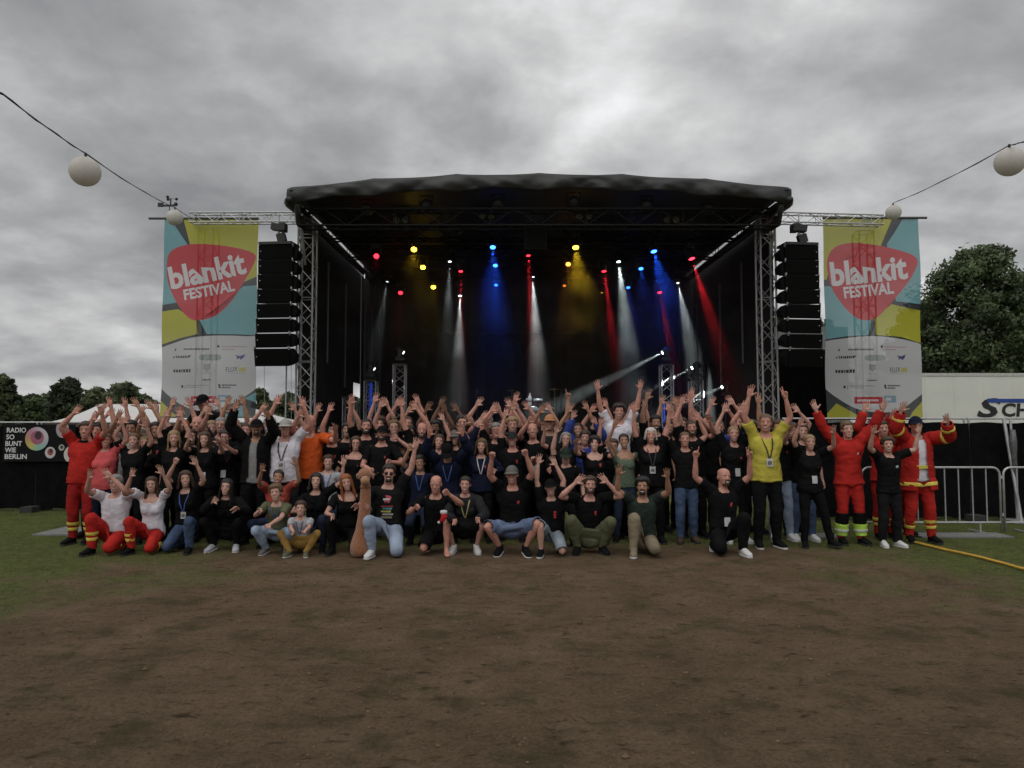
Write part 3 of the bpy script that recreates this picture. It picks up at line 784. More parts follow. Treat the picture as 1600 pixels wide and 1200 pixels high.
for (root, x0, x1, z0, z1, W, H), a, b_ in ((bl, 224, 398), (br, 1293, 1458)):
    MB().tube((GX(a, 20.5) - x0, 0, H + 0.03), (GX(b_, 20.5) - x0, 0, H + 0.03), 0.035).build('top_tube', mat('dark_tube', (0.06, 0.06, 0.06), 0.5), root)
    MB().tube((0, 0, 0.0), (W, 0, 0.0), 0.02).build('hem_tube', mat('dark_tube', (0.06, 0.06, 0.06), 0.5), root)
for px, top, lab in ((301, 7.42, 'upright lattice mast standing behind the backlit banner'), (1378, 7.36, 'upright lattice mast standing behind the banner before the trailer')):
    mr = tag(truss('banner_mast', (GX(px, 20.3) , 21.1, 0.03), (GX(px, 20.3), 21.1, top), 0.42, None, 0.026, 0.012, 0.42), lab, 'mast')
    MB().box((GX(px, 20.3), 21.1, 0.02), (1.2, 1.2, 0.04)).build('base_plate', M_STEEL, mr)
# weather station on the banner tube
an = tag(empty('anemometer', (GX(256, 20.5), 20.5, PX(256, 343, 20.5).z)), 'small cup anemometer on a thin stalk above the backlit banner', 'anemometer')
MB().tube((0, 0, 0), (0, 0, 0.42), 0.012, n=6).build('stalk', M_BLACK, an)
MB().box((-0.05, 0, 0.40), (0.36, 0.05, 0.05)).build('cross_arm', M_BLACK, an)
MB().box((-0.25, 0, 0.42), (0.16, 0.02, 0.12)).build('vane', M_BLACK, an)
MB().tube((0.03, 0, 0.42), (0.03, 0, 0.60), 0.02, n=6).build('spindle', M_BLACK, an)
for k in range(3):
    a = k * 2.094 + 0.4
    MB().tube((0.03, 0, 0.6), (0.03 + 0.13 * math.cos(a), 0.13 * math.sin(a), 0.6), 0.006, n=5).lathe((0.03 + 0.15 * math.cos(a), 0.15 * math.sin(a), 0.6), [(0.005, -0.04), (0.035, -0.02), (0.042, 0.02), (0.03, 0.035)], 10).build('cup', M_BLACK, an)
MB().lathe((0.18, 0, 0.44), [(0.03, -0.05), (0.05, -0.02), (0.05, 0.03), (0.02, 0.05)], 10).build('sensor_pot', M_BLACK, an)

# ================================================================== LANTERN STRINGS
M_PAPER = mat('paper_lantern', (0.72, 0.70, 0.66), 0.8, 0.05, 4, trans=0.35)
def lantern(c, r, label):
    root = tag(empty('paper_lantern', (c.x, c.y, c.z - r)), label, 'lantern')
    prof = []
    for i in range(25):
        a = -math.pi / 2 * 0.96 + math.pi * 0.96 * i / 24
        rr = r * math.cos(a) * (1.0 + (0.006 if i % 2 else -0.006))
        prof.append((max(rr, 0.02), r * math.sin(a) + r))
    MB().lathe((0, 0, 0), prof, 32).build('paper_globe', M_PAPER, root)
    MB().tube((0, 0, 2 * r - 0.01), (0, 0, 2 * r + 0.05), 0.016, n=8).build('hook', M_BLACK, root)
def cable(label, ends, mids, sag):
    root = tag(empty('lantern_cable', ends), label, 'cable')
    P = [Vector(ends)] + [Vector(q) for q in mids]
    pts = []
    for a, b_ in zip(P[:-1], P[1:]):
        for i in range(12):
            t_ = i / 12; pts.append(a.lerp(b_, t_) + Vector((0, 0, -sag * (b_ - a).length * 4 * t_ * (1 - t_))) - P[0])
    pts.append(P[-1] - P[0])
    MB().path(pts, 0.0065, 6).build('wire', M_BLACK, root)
    # second conductor twisted loosely round the first
    tw = [p + Vector((0.009 * math.cos(i * 1.1), 0, 0.009 * math.sin(i * 1.1))) for i, p in enumerate(pts)]
    MB().path(tw, 0.0045, 5).build('lead', M_BLACK, root)
A1 = PX(133, 268, 8.85); A2 = PX(273, 340, 17.0)
lantern(A1, 0.178, 'white paper lantern in mid-span above the radio sign fence')
lantern(A2, 0.185, 'white paper lantern at the corner of the backlit banner')
ea = PX(4, 147, 6.3); ea2 = ea + (ea - A1) * 1.2
cable('thin black lantern cable running out to the backlit banner', (GX(300, 20.2), 20.2, 7.45), [A2 + Vector((0, 0, 0.24)), A1 + Vector((0, 0, 0.222)), ea], 0.006)
B1 = PX(1578, 253, 9.2); B2 = PX(1396, 332, 18.0)
lantern(B1, 0.178, 'white paper lantern in mid-span above the white trailer')
lantern(B2, 0.185, 'white paper lantern at the outrigger end above the trailer-side banner')
eb = PX(1606, 219, 8.3)
cable('thin black lantern cable running out above the white trailer', (GX(1385, 20.2), 20.2, 7.4), [B2 + Vector((0, 0, 0.24)), B1 + Vector((0, 0, 0.215)), eb], 0.005)
# masts that carry the near cable ends, outside the view
for c, lab in ((ea, 'timber mast carrying the near end of the cable to the backlit banner'), (eb, 'timber mast carrying the near end of the cable above the trailer')):
    d = 1.6 if c is eb else -1.6
    q = c + (c - (B1 if c is eb else A1)) * 0.9
    mm_ = tag(empty('lantern_mast', (q.x + d * 0.6, q.y, 0)), lab, 'mast')
    MB().tube((0, 0, 0), (0, 0, q.z + 0.3), 0.07, 0.05, 10).build('pole', mat('mast_wood', (0.2, 0.15, 0.1), 0.8, 0.3, 5), mm_)
    MB().tube((0, 0, q.z), (c.x - q.x - d * 0.6, c.y - q.y, c.z), 0.011, n=6).build('tail_wire', M_BLACK, mm_)

# ================================================================== FENCES
def fence(x0, x1, y, h, npan, label, ztop=None):
    root = tag(empty('site_fence', (x0, y, 0)), label, 'fence')
    L_ = (x1 - x0) / npan
    for i in range(npan):
        a = i * L_ + 0.004; b_ = (i + 1) * L_ - 0.004
        k = 40; P = []; zz_ = [0.06, 0.35, 0.8, 1.25, h - 0.08]
        for q, z in enumerate(zz_):
            for j in range(k):
                x = a + (b_ - a) * j / (k - 1)
                P.append((x, -0.06 - 0.02 * math.sin(x * 5.1 + z * 2) - 0.03 * (vnoise(np.array([x * 2.3]), np.array([z * 2.0]), 6)[0]), z + 0.012 * math.sin(x * 7)))
        F = [(q * k + j, q * k + j + 1, (q + 1) * k + j + 1, (q + 1) * k + j) for q in range(len(zz_) - 1) for j in range(k - 1)]
        new_obj('scrim_sheet', np_mesh('scrim_sheet', P, F, M_SCRIM), root)
        fr = MB()
        for x in (a + 0.04, b_ - 0.04): fr.tube((x, 0, 0.05), (x, 0, h), 0.021)
        fr.tube((a, 0, h), (b_, 0, h), 0.018).tube((a, 0, 0.12), (b_, 0, 0.12), 0.018)
        fr.build('panel_frame', M_STEEL, root)
    for i in range(npan + 1):
        MB().box((i * L_, 0.0, 0.06), (0.24, 0.70, 0.12)).build('foot_block', mat('foot_block', (0.035, 0.035, 0.035), 0.9, 0.3, 8, bump=0.2), root)
    return root
FL_Y = 15.4
hl = PX(60, 660, FL_Y).z
fl = fence(GX(62, FL_Y) - 7.0, GX(62, FL_Y) + 5.25, FL_Y, hl, 7, 'black screened site fence carrying the radio sign')
FR_Y = 14.0
fr_ = fence(GX(1222, FR_Y), GX(1222, FR_Y) + 8.75, FR_Y, PX(1400, 654, FR_Y).z, 5, 'black screened site fence behind the steel crowd barriers')
# clamp strut with reflective cover at the fence joint on the far side of the barriers
st = tag(empty('fence_strut', (GX(1580, 13.6), 13.6, 0)), 'grey fence strut wrapped in film behind the crowd barriers', 'strut')
MB().tube((0, 0.2, 1.9), (0.05, -0.1, 0.05), 0.03).tube((0.12, 0.2, 1.9), (0.12, 0.1, 0.05), 0.022).build('strut_tubes', M_STEEL, st)
MB().box((0.05, -0.02, 0.03), (0.4, 0.4, 0.05)).build('base_plate', M_STEEL, st)
w = MB(); w.lathe((0.06, 0.05, 1.15), [(0.04, -0.45), (0.06, -0.2), (0.05, 0.05), (0.065, 0.3), (0.04, 0.55)], 9); w.build('film_wrap', mat('film', (0.085, 0.088, 0.09), 0.3, 0.4, 14), st)

# radio sign sheet
sx0, sx1 = GX(8, FL_Y - 0.1), GX(120, FL_Y - 0.1); sz0, sz1 = PX(60, 721, FL_Y - 0.1).z, PX(60, 663, FL_Y - 0.1).z
W, H = sx1 - sx0, sz1 - sz0
def sm(zx, zy): return ((zx - 40) / (540 - 40) * W, (1 - (zy - 215) / (505 - 215)) * H)
kx = W / 500; kz = H / 290
M_SG = mat('sign_black', (0.010, 0.010, 0.012), 0.8, 0.1, spec=0.1); M_ST = mat('sign_letter', (0.62, 0.62, 0.63), 0.6, 0.05)
lay = []
for txt, a, b_ in (('RADIO', (62, 278), (196, 278)), ('SO', (60, 331), (116, 331)), ('BUNT', (56, 383), (170, 383)), ('WIE', (54, 433), (130, 433)), ('BERLIN', (54, 484), (208, 484))):
    lay.append((place_text(txt, sm(*a), sm(*b_), 37 * kz, 0.02), M_ST))
def disc_mat(name, stops, cx, cz, r):
    m = bpy.data.materials.new(name); m.use_nodes = True; t = m.node_tree; N = t.nodes; L = t.links; b = N['Principled BSDF']; b.inputs['Roughness'].default_value = 0.5
    tcn = N.new('ShaderNodeTexCoord'); mp = N.new('ShaderNodeMapping'); mp.inputs['Location'].default_value = (-cx, 0, -cz)
    L.new(tcn.outputs['Object'], mp.inputs[0]); sp = N.new('ShaderNodeSeparateXYZ'); L.new(mp.outputs[0], sp.inputs[0])
    at_ = N.new('ShaderNodeMath'); at_.operation = 'ARCTAN2'; L.new(sp.outputs[2], at_.inputs[0]); L.new(sp.outputs[0], at_.inputs[1])
    mr_ = N.new('ShaderNodeMapRange'); mr_.inputs[1].default_value = -math.pi; mr_.inputs[2].default_value = math.pi; L.new(at_.outputs[0], mr_.inputs[0])
    rp = N.new('ShaderNodeValToRGB'); L.new(mr_.outputs[0], rp.inputs[0]); e_ = rp.color_ramp.elements
    e_[0].position, e_[0].color = 0, (*stops[0], 1); e_[1].position, e_[1].color = 1, (*stops[-1], 1)
    for i, c in enumerate(stops[1:-1]): q = e_.new((i + 1) / (len(stops) - 1)); q.color = (*c, 1)
    L.new(rp.outputs[0], b.inputs['Base Color'])
    return m
def disc(zx, zy, rx, ry, stops, core, n):
    c = sm(zx, zy)
    lay.append(([ellipse(c[0], c[1], rx * kx, ry * kz, 28)], disc_mat('disc_print_%d' % n, stops, c[0], c[1], rx * kx)))
    lay.append(([ellipse(c[0] + rx * kx * 0.05, c[1] + ry * kz * 0.1, rx * kx * 0.58, ry * kz * 0.6, 20)], mat('disc_rose_%d' % n, core, 0.5)))
    lay.append(([ellipse(c[0] + rx * kx * 0.12, c[1] + ry * kz * 0.28, rx * kx * 0.3, ry * kz * 0.36, 18)], mat('disc_core', (0.04, 0.02, 0.03), 0.5)))
disc(273, 328, 82, 92, [(0.45, 0.25, 0.12), (0.5, 0.42, 0.12), (0.2, 0.45, 0.35), (0.35, 0.4, 0.42), (0.5, 0.5, 0.52), (0.45, 0.42, 0.46), (0.45, 0.2, 0.3), (0.45, 0.25, 0.12)], (0.32, 0.10, 0.16), 1)
disc(448, 252, 44, 68, [(0.35, 0.3, 0.33)] * 3, (0.25, 0.06, 0.09), 2)
disc(370, 435, 36, 45, [(0.5, 0.48, 0.46)] * 3, (0.28, 0.08, 0.08), 3)
disc(446, 396, 20, 24, [(0.4, 0.42, 0.36)] * 3, (0.06, 0.07, 0.05), 4)
disc(515, 450, 52, 66, [(0.55, 0.52, 0.48)] * 3, (0.3, 0.1, 0.18), 5)
sg = new_obj('radio_sign', printed_sheet('radio_sign', rect(0, 0, W, H), lay, M_SG, lambda P: np.stack([P[:, 0], 0.006 * np.sin(P[:, 0] * 6), P[:, 1]], 1), (10, 5)))
sg.location = (sx0, FL_Y - 0.14, sz0)
sg.modifiers.new('thick', 'SOLIDIFY').thickness = 0.004
tag(sg, 'black printed sign with RADIO SO BUNT WIE BERLIN and coloured discs on the fence', 'sign')

# ================================================================== CROWD BARRIERS
def barrier(x0, y, L_, label, rz=0.0):
    root = tag(empty('crowd_barrier', (x0, y, 0), rz=rz), label, 'barrier')
    h = 1.08; r = 0.019; z0 = 0.17
    pts = []
    rc = 0.12
    pts += [(0, 0, 0.02), (0, 0, h - rc)] + [(rc - rc * math.cos(a), 0, h - rc + rc * math.sin(a)) for a in (0.4, 0.8, 1.2, 1.57)]
    pts += [(L_ - rc + rc * math.sin(a), 0, h - rc + rc * math.cos(a)) for a in (0, 0.4, 0.8, 1.2, 1.57)] + [(L_, 0, 0.02)]
    MB().path(pts, r, 8).build('outer_frame', M_STEEL, root)
    MB().tube((0, 0, z0), (L_, 0, z0), r * 0.9).build('bottom_rail', M_STEEL, root)
    k = round(L_ / 0.23)
    for i in range(1, k):
        MB().tube((L_ * i / k, 0, z0), (L_ * i / k, 0, h), 0.0115, n=6, caps=False).build('bar', M_STEEL, root)
    for x in (0.35, L_ - 0.35):
        MB().box((x, 0, 0.012), (0.05, 0.6, 0.024)).tube((x, 0, 0.0), (x, 0, z0), 0.015).build('foot', M_STEEL, root)
    for z in (0.30, 0.92): MB().box((L_ + 0.018, 0, z), (0.05, 0.03, 0.05)).build('hook', M_STEEL, root)
    return root
bx = GX(1562, 12.3)
barrier(bx - 2.3, 12.35, 2.3, 'steel crowd barrier behind the person in the banded red coat')
barrier(bx + 0.06, 12.35, 2.3, 'steel crowd barrier reaching past the film-wrapped strut')
# flat floor plates on the turf
pm = mat('floor_plate', (0.20, 0.205, 0.20), 0.6, 0.15, 7, metal=0.2)
for (xa, xb, ya, yb, lab) in ((GX(80, 12.4), GX(135, 12.4), 12.0, 12.9, 'grey floor plate on the turf beside the first red-trousered medic'),
                              (GX(1428, 11.9), GX(1568, 11.9), 11.75, 12.2, 'grey floor plate lying under the crowd barrier'),
                              (GX(1232, 11.8), GX(1312, 11.8), 11.7, 12.15, 'grey floor plate on the turf behind the woman with the white badge')):
    fp = new_obj('floor_plate', MB().box(((xb - xa) / 2, (yb - ya) / 2, 0.014), (xb - xa, yb - ya, 0.026)).mesh('floor_plate', pm)); fp.location = (xa, ya, 0.0)
    tag(fp, lab, 'floor plate')
# yellow strap laid out on the turf
ya = PX(1415, 847, 1); 
def gpt(px, py): 
    v = (py - HOR); Y = CAM_H * F_PX / v; return Vector((GX(px, Y), Y, 0))
P = [gpt(1412, 845), gpt(1470, 859), gpt(1530, 872), gpt(1600, 889), gpt(1680, 910)]
o = MB(); pts = []
for a, b_ in zip(P[:-1], P[1:]):
    for i in range(8): pts.append(a.lerp(b_, i / 8))
pts.append(P[-1])
pts = [p + Vector((0, 0.012 * math.sin(i * 0.7), float(ground_z(np.array([p.x]), np.array([p.y]))[0]) + 0.028)) for i, p in enumerate(pts)]
base = P[0].copy()
yh = new_obj('yellow_hose', MB().path([p - base for p in pts], 0.019, 8).mesh('yellow_hose', mat('yellow_hose', (0.55, 0.33, 0.05), 0.5, 0.15, 9))); yh.location = base
tag(yh, 'long yellow hose lying on the turf beside the crowd barrier', 'hose')

# ================================================================== TRAILER
TY = 31.0
tx0 = GX(1401, TY)
tr = tag(empty('truck_trailer', (tx0, TY, 0)), 'long white box trailer with SCHLO lettering and a blue stripe', 'trailer')
th = PX(1500, 583, TY).z
M_TR = mat('trailer_white', (0.66, 0.67, 0.63), 0.55, 0.05, 1.5)
MB().box((6.8, 1.25, (th + 1.1) / 2), (13.6, 2.5, th - 1.1)).build('box_body', M_TR, tr)
MB().box((6.8, -0.012, th - 0.06), (13.62, 0.03, 0.12)).build('top_rail', mat('trailer_rail', (0.5, 0.5, 0.48), 0.5), tr)
MB().box((6.8, -0.012, 1.18), (13.62, 0.03, 0.16)).build('bottom_rail', mat('trailer_rail', (0.5, 0.5, 0.48), 0.5), tr)
for i in range(1, 11): MB().box((13.6 * i / 11, -0.004, (th + 1.1) / 2 + 0.02), (0.02, 0.012, th - 1.44)).build('panel_joint', M_TR, tr)
MB().box((6.8, 1.25, 1.0), (13.0, 1.0, 0.2)).build('chassis', M_BLACK, tr)
for x in (8.8, 10.1, 11.4):
    for y in (0.2, 2.3): MB().lathe((x, y, 0.52), [(0.2, -0.16), (0.5, -0.15), (0.52, -0.1), (0.52, 0.1), (0.5, 0.15), (0.2, 0.16)], 20, 'Y').build('wheel', mat('tyre', (0.02, 0.02, 0.02), 0.9), tr)
for x in (2.5, 2.5): MB().tube((x, 0.5, 0), (x, 0.5, 1.0), 0.07).build('landing_leg', M_BLACK, tr)
def tp(px, py): q = PX(px, py, TY - 0.03); return (q.x - tx0, q.z)
M_TL = mat('trailer_letter', (0.015, 0.015, 0.018), 0.5); M_TB = mat('trailer_stripe', (0.02, 0.06, 0.28), 0.5)
k = 1 / F_PX * TY
def lettering(name, loops, m):
    xs_ = [p[0] for l in loops for p in l]; ys_ = [p[1] for l in loops for p in l]
    me = printed_sheet(name, rect(min(xs_) - 0.01, min(ys_) - 0.01, max(xs_) + 0.01, max(ys_) + 0.01), [(loops, m)], M_TR, lambda P: np.stack([P[:, 0], np.full(len(P), -0.022), P[:, 1]], 1))
    bm = bmesh.new(); bm.from_mesh(me); bmesh.ops.delete(bm, geom=[f for f in bm.faces if f.material_index == 0], context='FACES'); bm.to_mesh(me); bm.free()
    o = new_obj(name, me, tr); o.modifiers.new('thick', 'SOLIDIFY').thickness = 0.004
lettering('lettering', place_text('S', tp(1527, 651), tp(1566, 651), 29 * k, 0.03, 0.25) + place_text('CHLO', tp(1566, 650), tp(1652, 650), 20 * k, 0.03, 0.1), M_TL)
st_ = MB(); a = tp(1543, 623); b_ = tp(1680, 629)
st_.box(((a[0] + b_[0]) / 2, -0.02, (a[1] + b_[1]) / 2), (b_[0] - a[0], 0.01, a[1] - b_[1])); st_.build('blue_stripe', M_TB, tr)

# dark scrim screen and a grey container behind the far speaker column
sc_ = tag(empty('scrim_screen', (GX(1209, 22), 22.0, 0)), 'tall black scrim screen beside the stage behind the hanging speakers', 'screen')
wS = GX(1293, 22) - GX(1209, 22) ; hS = PX(1250, 546, 22).z
P = []; kk = 30
for z in (0.02, hS * 0.5, hS):
    for j in range(kk): P.append((wS * j / (kk - 1), 0.03 * math.sin(j * 0.9 + z), z))
new_obj('scrim_sheet', np_mesh('scrim_sheet', P, [(q * kk + j, q * kk + j + 1, (q + 1) * kk + j + 1, (q + 1) * kk + j) for q in range(2) for j in range(kk - 1)], M_SCRIM), sc_)
for x in (0, wS / 2, wS): MB().tube((x, 0.08, 0), (x, 0.08, hS + 0.03), 0.025).build('post', M_STEEL, sc_)
MB().tube((0, 0.08, hS + 0.03), (wS, 0.08, hS + 0.03), 0.025).build('rail', M_STEEL, sc_)
ct = tag(empty('grey_container', (GX(1195, 34), 34.0, 0)), 'grey container stack rising behind the black scrim screen', 'container')
wc = GX(1330, 34) - GX(1195, 34)
for z0, z1 in ((0.02, 2.55), (2.6, PX(1250, 510, 34).z)):
    c_ = MB(); kk = 40; poly = []
    c_.box((wc / 2, 1.3, (z0 + z1) / 2), (wc, 2.4, z1 - z0))
    bx_ = c_.build('container_box', mat('container_grey', (0.16, 0.165, 0.17), 0.6, 0.15, 2), ct)
    rib = MB()
    for j in range(26): rib.box((wc * (j + 0.5) / 26, 0.085, (z0 + z1) / 2), (wc / 52, 0.03, z1 - z0 - 0.2))
    rib.build('corrugation', mat('container_grey', (0.16, 0.165, 0.17), 0.6), bx_)

# ================================================================== MARQUEE
M_TENT = mat('marquee_white', (0.74, 0.73, 0.72), 0.6, 0.04, 1, trans=0.2)
tn = tag(empty('marquee', (GX(60, 30), 30.0, 0)), 'white hipped marquee roof showing over the raised hands', 'tent')
def mq(px, py, Y): q = PX(px, py, Y); return (q.x - tn.location.x, Y - 30.0, q.z)
e0, e1 = GX(70, 30) - tn.location.x, GX(425, 30) - tn.location.x
ze = PX(100, 661, 30).z; zr = PX(150, 631, 32.5).z
r0, r1 = GX(146, 32.5) - tn.location.x, GX(372, 32.5) - tn.location.x
V = [(e0, 0, ze), (e1, 0, ze), (e1, 6, ze), (e0, 6, ze), (r0, 3, zr), (r1, 3, zr)]
n = 14; me_ = MB()
def sagquad(a, b_, c, d):
    P = []
    for i in range(n + 1):
        for j in range(n + 1):
            s, t_ = i / n, j / n
            p = Vector(a).lerp(Vector(b_), s).lerp(Vector(d).lerp(Vector(c), s), t_); p.z -= 0.10 * math.sin(math.pi * t_) 
            P.append(p)
    me_.add(P, [(i * (n + 1) + j, (i + 1) * (n + 1) + j, (i + 1) * (n + 1) + j + 1, i * (n + 1) + j + 1) for i in range(n) for j in range(n)], True)
sagquad(V[0], V[1], V[5], V[4]); sagquad(V[2], V[3], V[4], V[5]); sagquad(V[3], V[0], V[4], V[4]); sagquad(V[1], V[2], V[5], V[5])
me_.build('roof', M_TENT, tn)
vl = MB(); vl.box(((e0 + e1) / 2, -0.02, ze - 0.14), (e1 - e0, 0.02, 0.28)).box((e0 - 0.02, 3, ze - 0.14), (0.02, 6, 0.28)).build('valance', mat('marquee_dark', (0.10, 0.07, 0.06), 0.8), tn)
for x in np.linspace(e0 + 0.1, e1 - 0.1, 5):
    for y in (0.1, 5.9): MB().tube((x, y, 0), (x, y, ze), 0.03).build('post', M_ALU, tn)

# ================================================================== TREES
def leaf_mat(name, col):
    return mat(name, col, 0.6, 0.55, 0.9, trans=0.3)
def tree(name, loc, H, rad, label, group, seed, nleaf=9000, leaf=0.16, base=0.3, col=(0.085, 0.108, 0.052), shape=1.0, yscale=0.7):
    rg = np.random.default_rng(seed); rr = random.Random(seed)
    root = tag(empty(name, loc), label, 'tree', group)
    bark = mat('bark', (0.09, 0.07, 0.05), 0.9, 0.35, 6, bump=0.5, bscale=18)
    tk = MB(); pts = [(0.02 * H * math.sin(i * 0.9 + seed), 0.02 * H * math.cos(i * 1.3), H * 0.86 * i / 8) for i in range(9)]
    tk.path(pts, [H * 0.022 * (1 - i / 9.0) + 0.02 for i in range(9)], 9)
    tips = []
    for k in range(16):
        a = k * 2.4 + rr.random(); z0 = H * rr.uniform(base * 0.9, 0.75); ln = rad * rr.uniform(0.5, 0.95) * (1.15 - 0.6 * z0 / H)
        p1 = Vector((ln * math.cos(a), ln * math.sin(a) * yscale, z0 + ln * rr.uniform(0.3, 0.8)))
        tk.path([(0, 0, z0), Vector((0, 0, z0)).lerp(p1, 0.5) + Vector((0, 0, -0.05 * ln)), p1], [H * 0.009, H * 0.006, H * 0.002], 6)
        tips.append(p1)
    tk.build('trunk', bark, root)
    # leaf clumps spread through the crown volume
    nc = int(190 * (rad / 3) ** 1.2) + 110
    C = []
    while len(C) < nc:
        a = rr.uniform(0, 2 * math.pi); t_ = rr.random(); z = base + (1 - base) * t_
        prof = (math.sin(math.pi * min(1, 0.10 + 0.86 * t_) ** shape)) ** 0.7
        r_ = rad * prof * (rr.random() ** 0.42) * rr.uniform(0.85, 1.12)
        C.append((r_ * math.cos(a), r_ * math.sin(a) * yscale, H * z * rr.uniform(0.96, 1.02)))
    C = np.array(C + [tuple(p) for p in tips])
    cs = rg.uniform(0.35, 1.5, len(C)) * rad * 0.16
    idx = rg.integers(0, len(C), nleaf)
    d = rg.normal(size=(nleaf, 3)); d /= np.linalg.norm(d, axis=1)[:, None]
    pos = C[idx] + d * (cs[idx] * rg.random(nleaf) ** 0.4)[:, None] * np.array([1, 1, 0.75])
    u = rg.normal(size=(nleaf, 3)); u /= np.linalg.norm(u, axis=1)[:, None]
    w = np.cross(u, d); w /= np.linalg.norm(w, axis=1)[:, None] + 1e-6
    s = leaf * rg.uniform(0.6, 1.3, nleaf)[:, None]
    V = np.stack([pos - u * s, pos - w * s * 0.55, pos + u * s, pos + w * s * 0.55], 1).reshape(-1, 3)
    F = np.arange(4 * nleaf).reshape(-1, 4)
    cm = [leaf_mat('leaf_a_%s' % (col,), col), leaf_mat('leaf_b_%s' % (col,), tuple(c * 1.45 for c in col)), leaf_mat('leaf_c_%s' % (col,), tuple(c * 0.65 for c in col))]
    cmi = rg.integers(0, 3, len(C))[idx]
    new_obj('crown', np_mesh('crown', V, F, cm, cmi, smooth=False), root)
    return root
def tree_px(px, top, Y, wpx, label, group, seed, **k):
    H = PX(px, top, Y).z; rad = wpx / 2 / F_PX * Y
    return tree('broadleaf_tree', (GX(px, Y), Y, 0), H, rad, label, group, seed, **k)
GT = 'trees beyond the trailer'
tree_px(1540, 397, 42, 270, 'tall dark green tree rising above the white trailer lettering', None, 1, nleaf=60000, leaf=0.13, base=0.10, shape=0.75, col=(0.060, 0.085, 0.034))
tree_px(1640, 425, 46, 250, 'big tree beyond the trailer end, cut by the lantern cable mast', None, 2, nleaf=34000, leaf=0.19, base=0.12, col=(0.055, 0.080, 0.030))
tree_px(1448, 470, 52, 120, 'lower tree showing between the lime banner and the tall tree', None, 3, nleaf=24000, leaf=0.17, base=0.08, col=(0.055, 0.080, 0.030))
tree_px(1218, 492, 60, 70, 'small pale tree seen between stage tower and speakers', None, 4, nleaf=7000, leaf=0.22, base=0.2, col=(0.055, 0.075, 0.03))
tree_px(1290, 505, 62, 90, 'pale tree half hidden by the speaker column and banner', None, 5, nleaf=6000, leaf=0.22, base=0.2, col=(0.055, 0.075, 0.03))
GL = 'trees beyond the marquee'
tree_px(2, 588, 55, 60, 'dense dark tree over the start of the fence', None, 6, nleaf=18000, leaf=0.2, base=0.1)
tree_px(52, 620, 70, 70, 'low pale bushy tree behind the radio sign fence', None, 7, nleaf=16000, leaf=0.24, base=0.08, col=(0.055, 0.078, 0.03))
tree_px(104, 593, 66, 62, 'loose round-topped tree behind the marquee corner', None, 8, nleaf=16000, leaf=0.2, base=0.15, col=(0.05, 0.068, 0.035))
tree_px(150, 610, 64, 66, 'mid green tree behind the marquee ridge end', None, 9, nleaf=16000, leaf=0.2, base=0.1)
tree_px(190, 602, 62, 74, 'broad dark tree rising over the marquee ridge', None, 10, nleaf=20000, leaf=0.2, base=0.1)
tree_px(75, 628, 74, 80, 'low hedge-like tree in the gap behind the fence', None, 12, nleaf=12000, leaf=0.24, base=0.05)
tree_px(452, 617, 60, 62, 'dark tree between banner and stage tower', None, 11, nleaf=18000, leaf=0.2, base=0.1)
tree_px(408, 606, 66, 34, 'narrow tree at the edge of the backlit banner', None, 13, nleaf=10000, leaf=0.2, base=0.1)
tree_px(560, 625, 64, 60, 'tree seen through the gap in the wing drape', None, 14, nleaf=8000, leaf=0.2, base=0.05, col=(0.06, 0.09, 0.03))

for k_, (px, top, Y, w, lab) in enumerate(((28, 625, 78, 90, 'low round tree behind the start of the fence, beyond the radio sign lettering'), (128, 622, 76, 80, 'low round tree filling the gap behind the marquee corner'), (222, 620, 72, 70, 'low tree touching the edge of the backlit banner'), (470, 622, 70, 60, 'low tree behind the foot of the stage tower'))):
    tree_px(px, top, Y, w, lab, None, 40 + k_, nleaf=7000, leaf=0.25, base=0.04)
# ================================================================== STAGE LIGHTS
RED, BLUE, YEL, WHT, ORG = (1.0, 0.015, 0.03), (0.015, 0.10, 1.0), (1.0, 0.62, 0.02), (0.80, 0.92, 0.90), (1.0, 0.28, 0.03)
CN = {RED: 'red', BLUE: 'blue', YEL: 'yellow', WHT: 'white', ORG: 'amber'}
def fixture(pos, aim, col, power, ang, blend, lens_r, lens_e, floor=False, head=0.15):
    """moving head lamp: base, yoke, head, lens and its own spot light"""
    pos, aim = Vector(pos), Vector(aim)
    d = (aim - pos).normalized()
    root = empty('stage_spotlight', pos)
    cn = CN[col]
    tag(root, '%s beam lamp standing on a lattice totem on the stage' % cn if floor else '%s spotlight hanging from the lighting truss under the stage roof' % cn, 'stage light', '%s stage spotlights' % cn if not floor else 'totem lamps')
    sgn = -1 if floor else 1
    MB().box((0, 0, sgn * 0.26), (0.26, 0.22, 0.10)).build('base', M_BLACK, root)
    for s in (-1, 1): MB().box((0, s * 0.15, sgn * 0.10) if floor else (s * 0.15, 0, sgn * 0.10), (0.09, 0.03, 0.26) if floor else (0.03, 0.09, 0.26)).build('yoke_arm', M_BLACK, root)
    q = d.to_track_quat('-Z', 'Y').to_matrix()
    MB().lathe((0, 0, 0), [(0.06, 0.16), (0.11, 0.12), (0.12, 0.0), (lens_r + 0.02, -0.10), (lens_r + 0.02, -0.13)], 16, rot=q).build('lamp_head', M_BLACK, root)
    MB().lathe(d * 0.125, [(lens_r, 0.0), (lens_r, -0.012), (lens_r * 0.6, -0.02)], 16, rot=q).build('lens', emit('lens_%s_%g' % (cn, lens_e), col, lens_e), root)
    if power:
        ld = bpy.data.lights.new('%s_beam' % cn, 'SPOT'); ld.energy = power; ld.color = col; ld.spot_size = R(ang); ld.spot_blend = blend; ld.shadow_soft_size = 0.03
        lo = bpy.data.objects.new('beam', ld); COL.objects.link(lo); lo.parent = root
        lo.location = d * 0.17; lo.rotation_euler = d.to_track_quat('-Z', 'Y').to_euler()
    return root
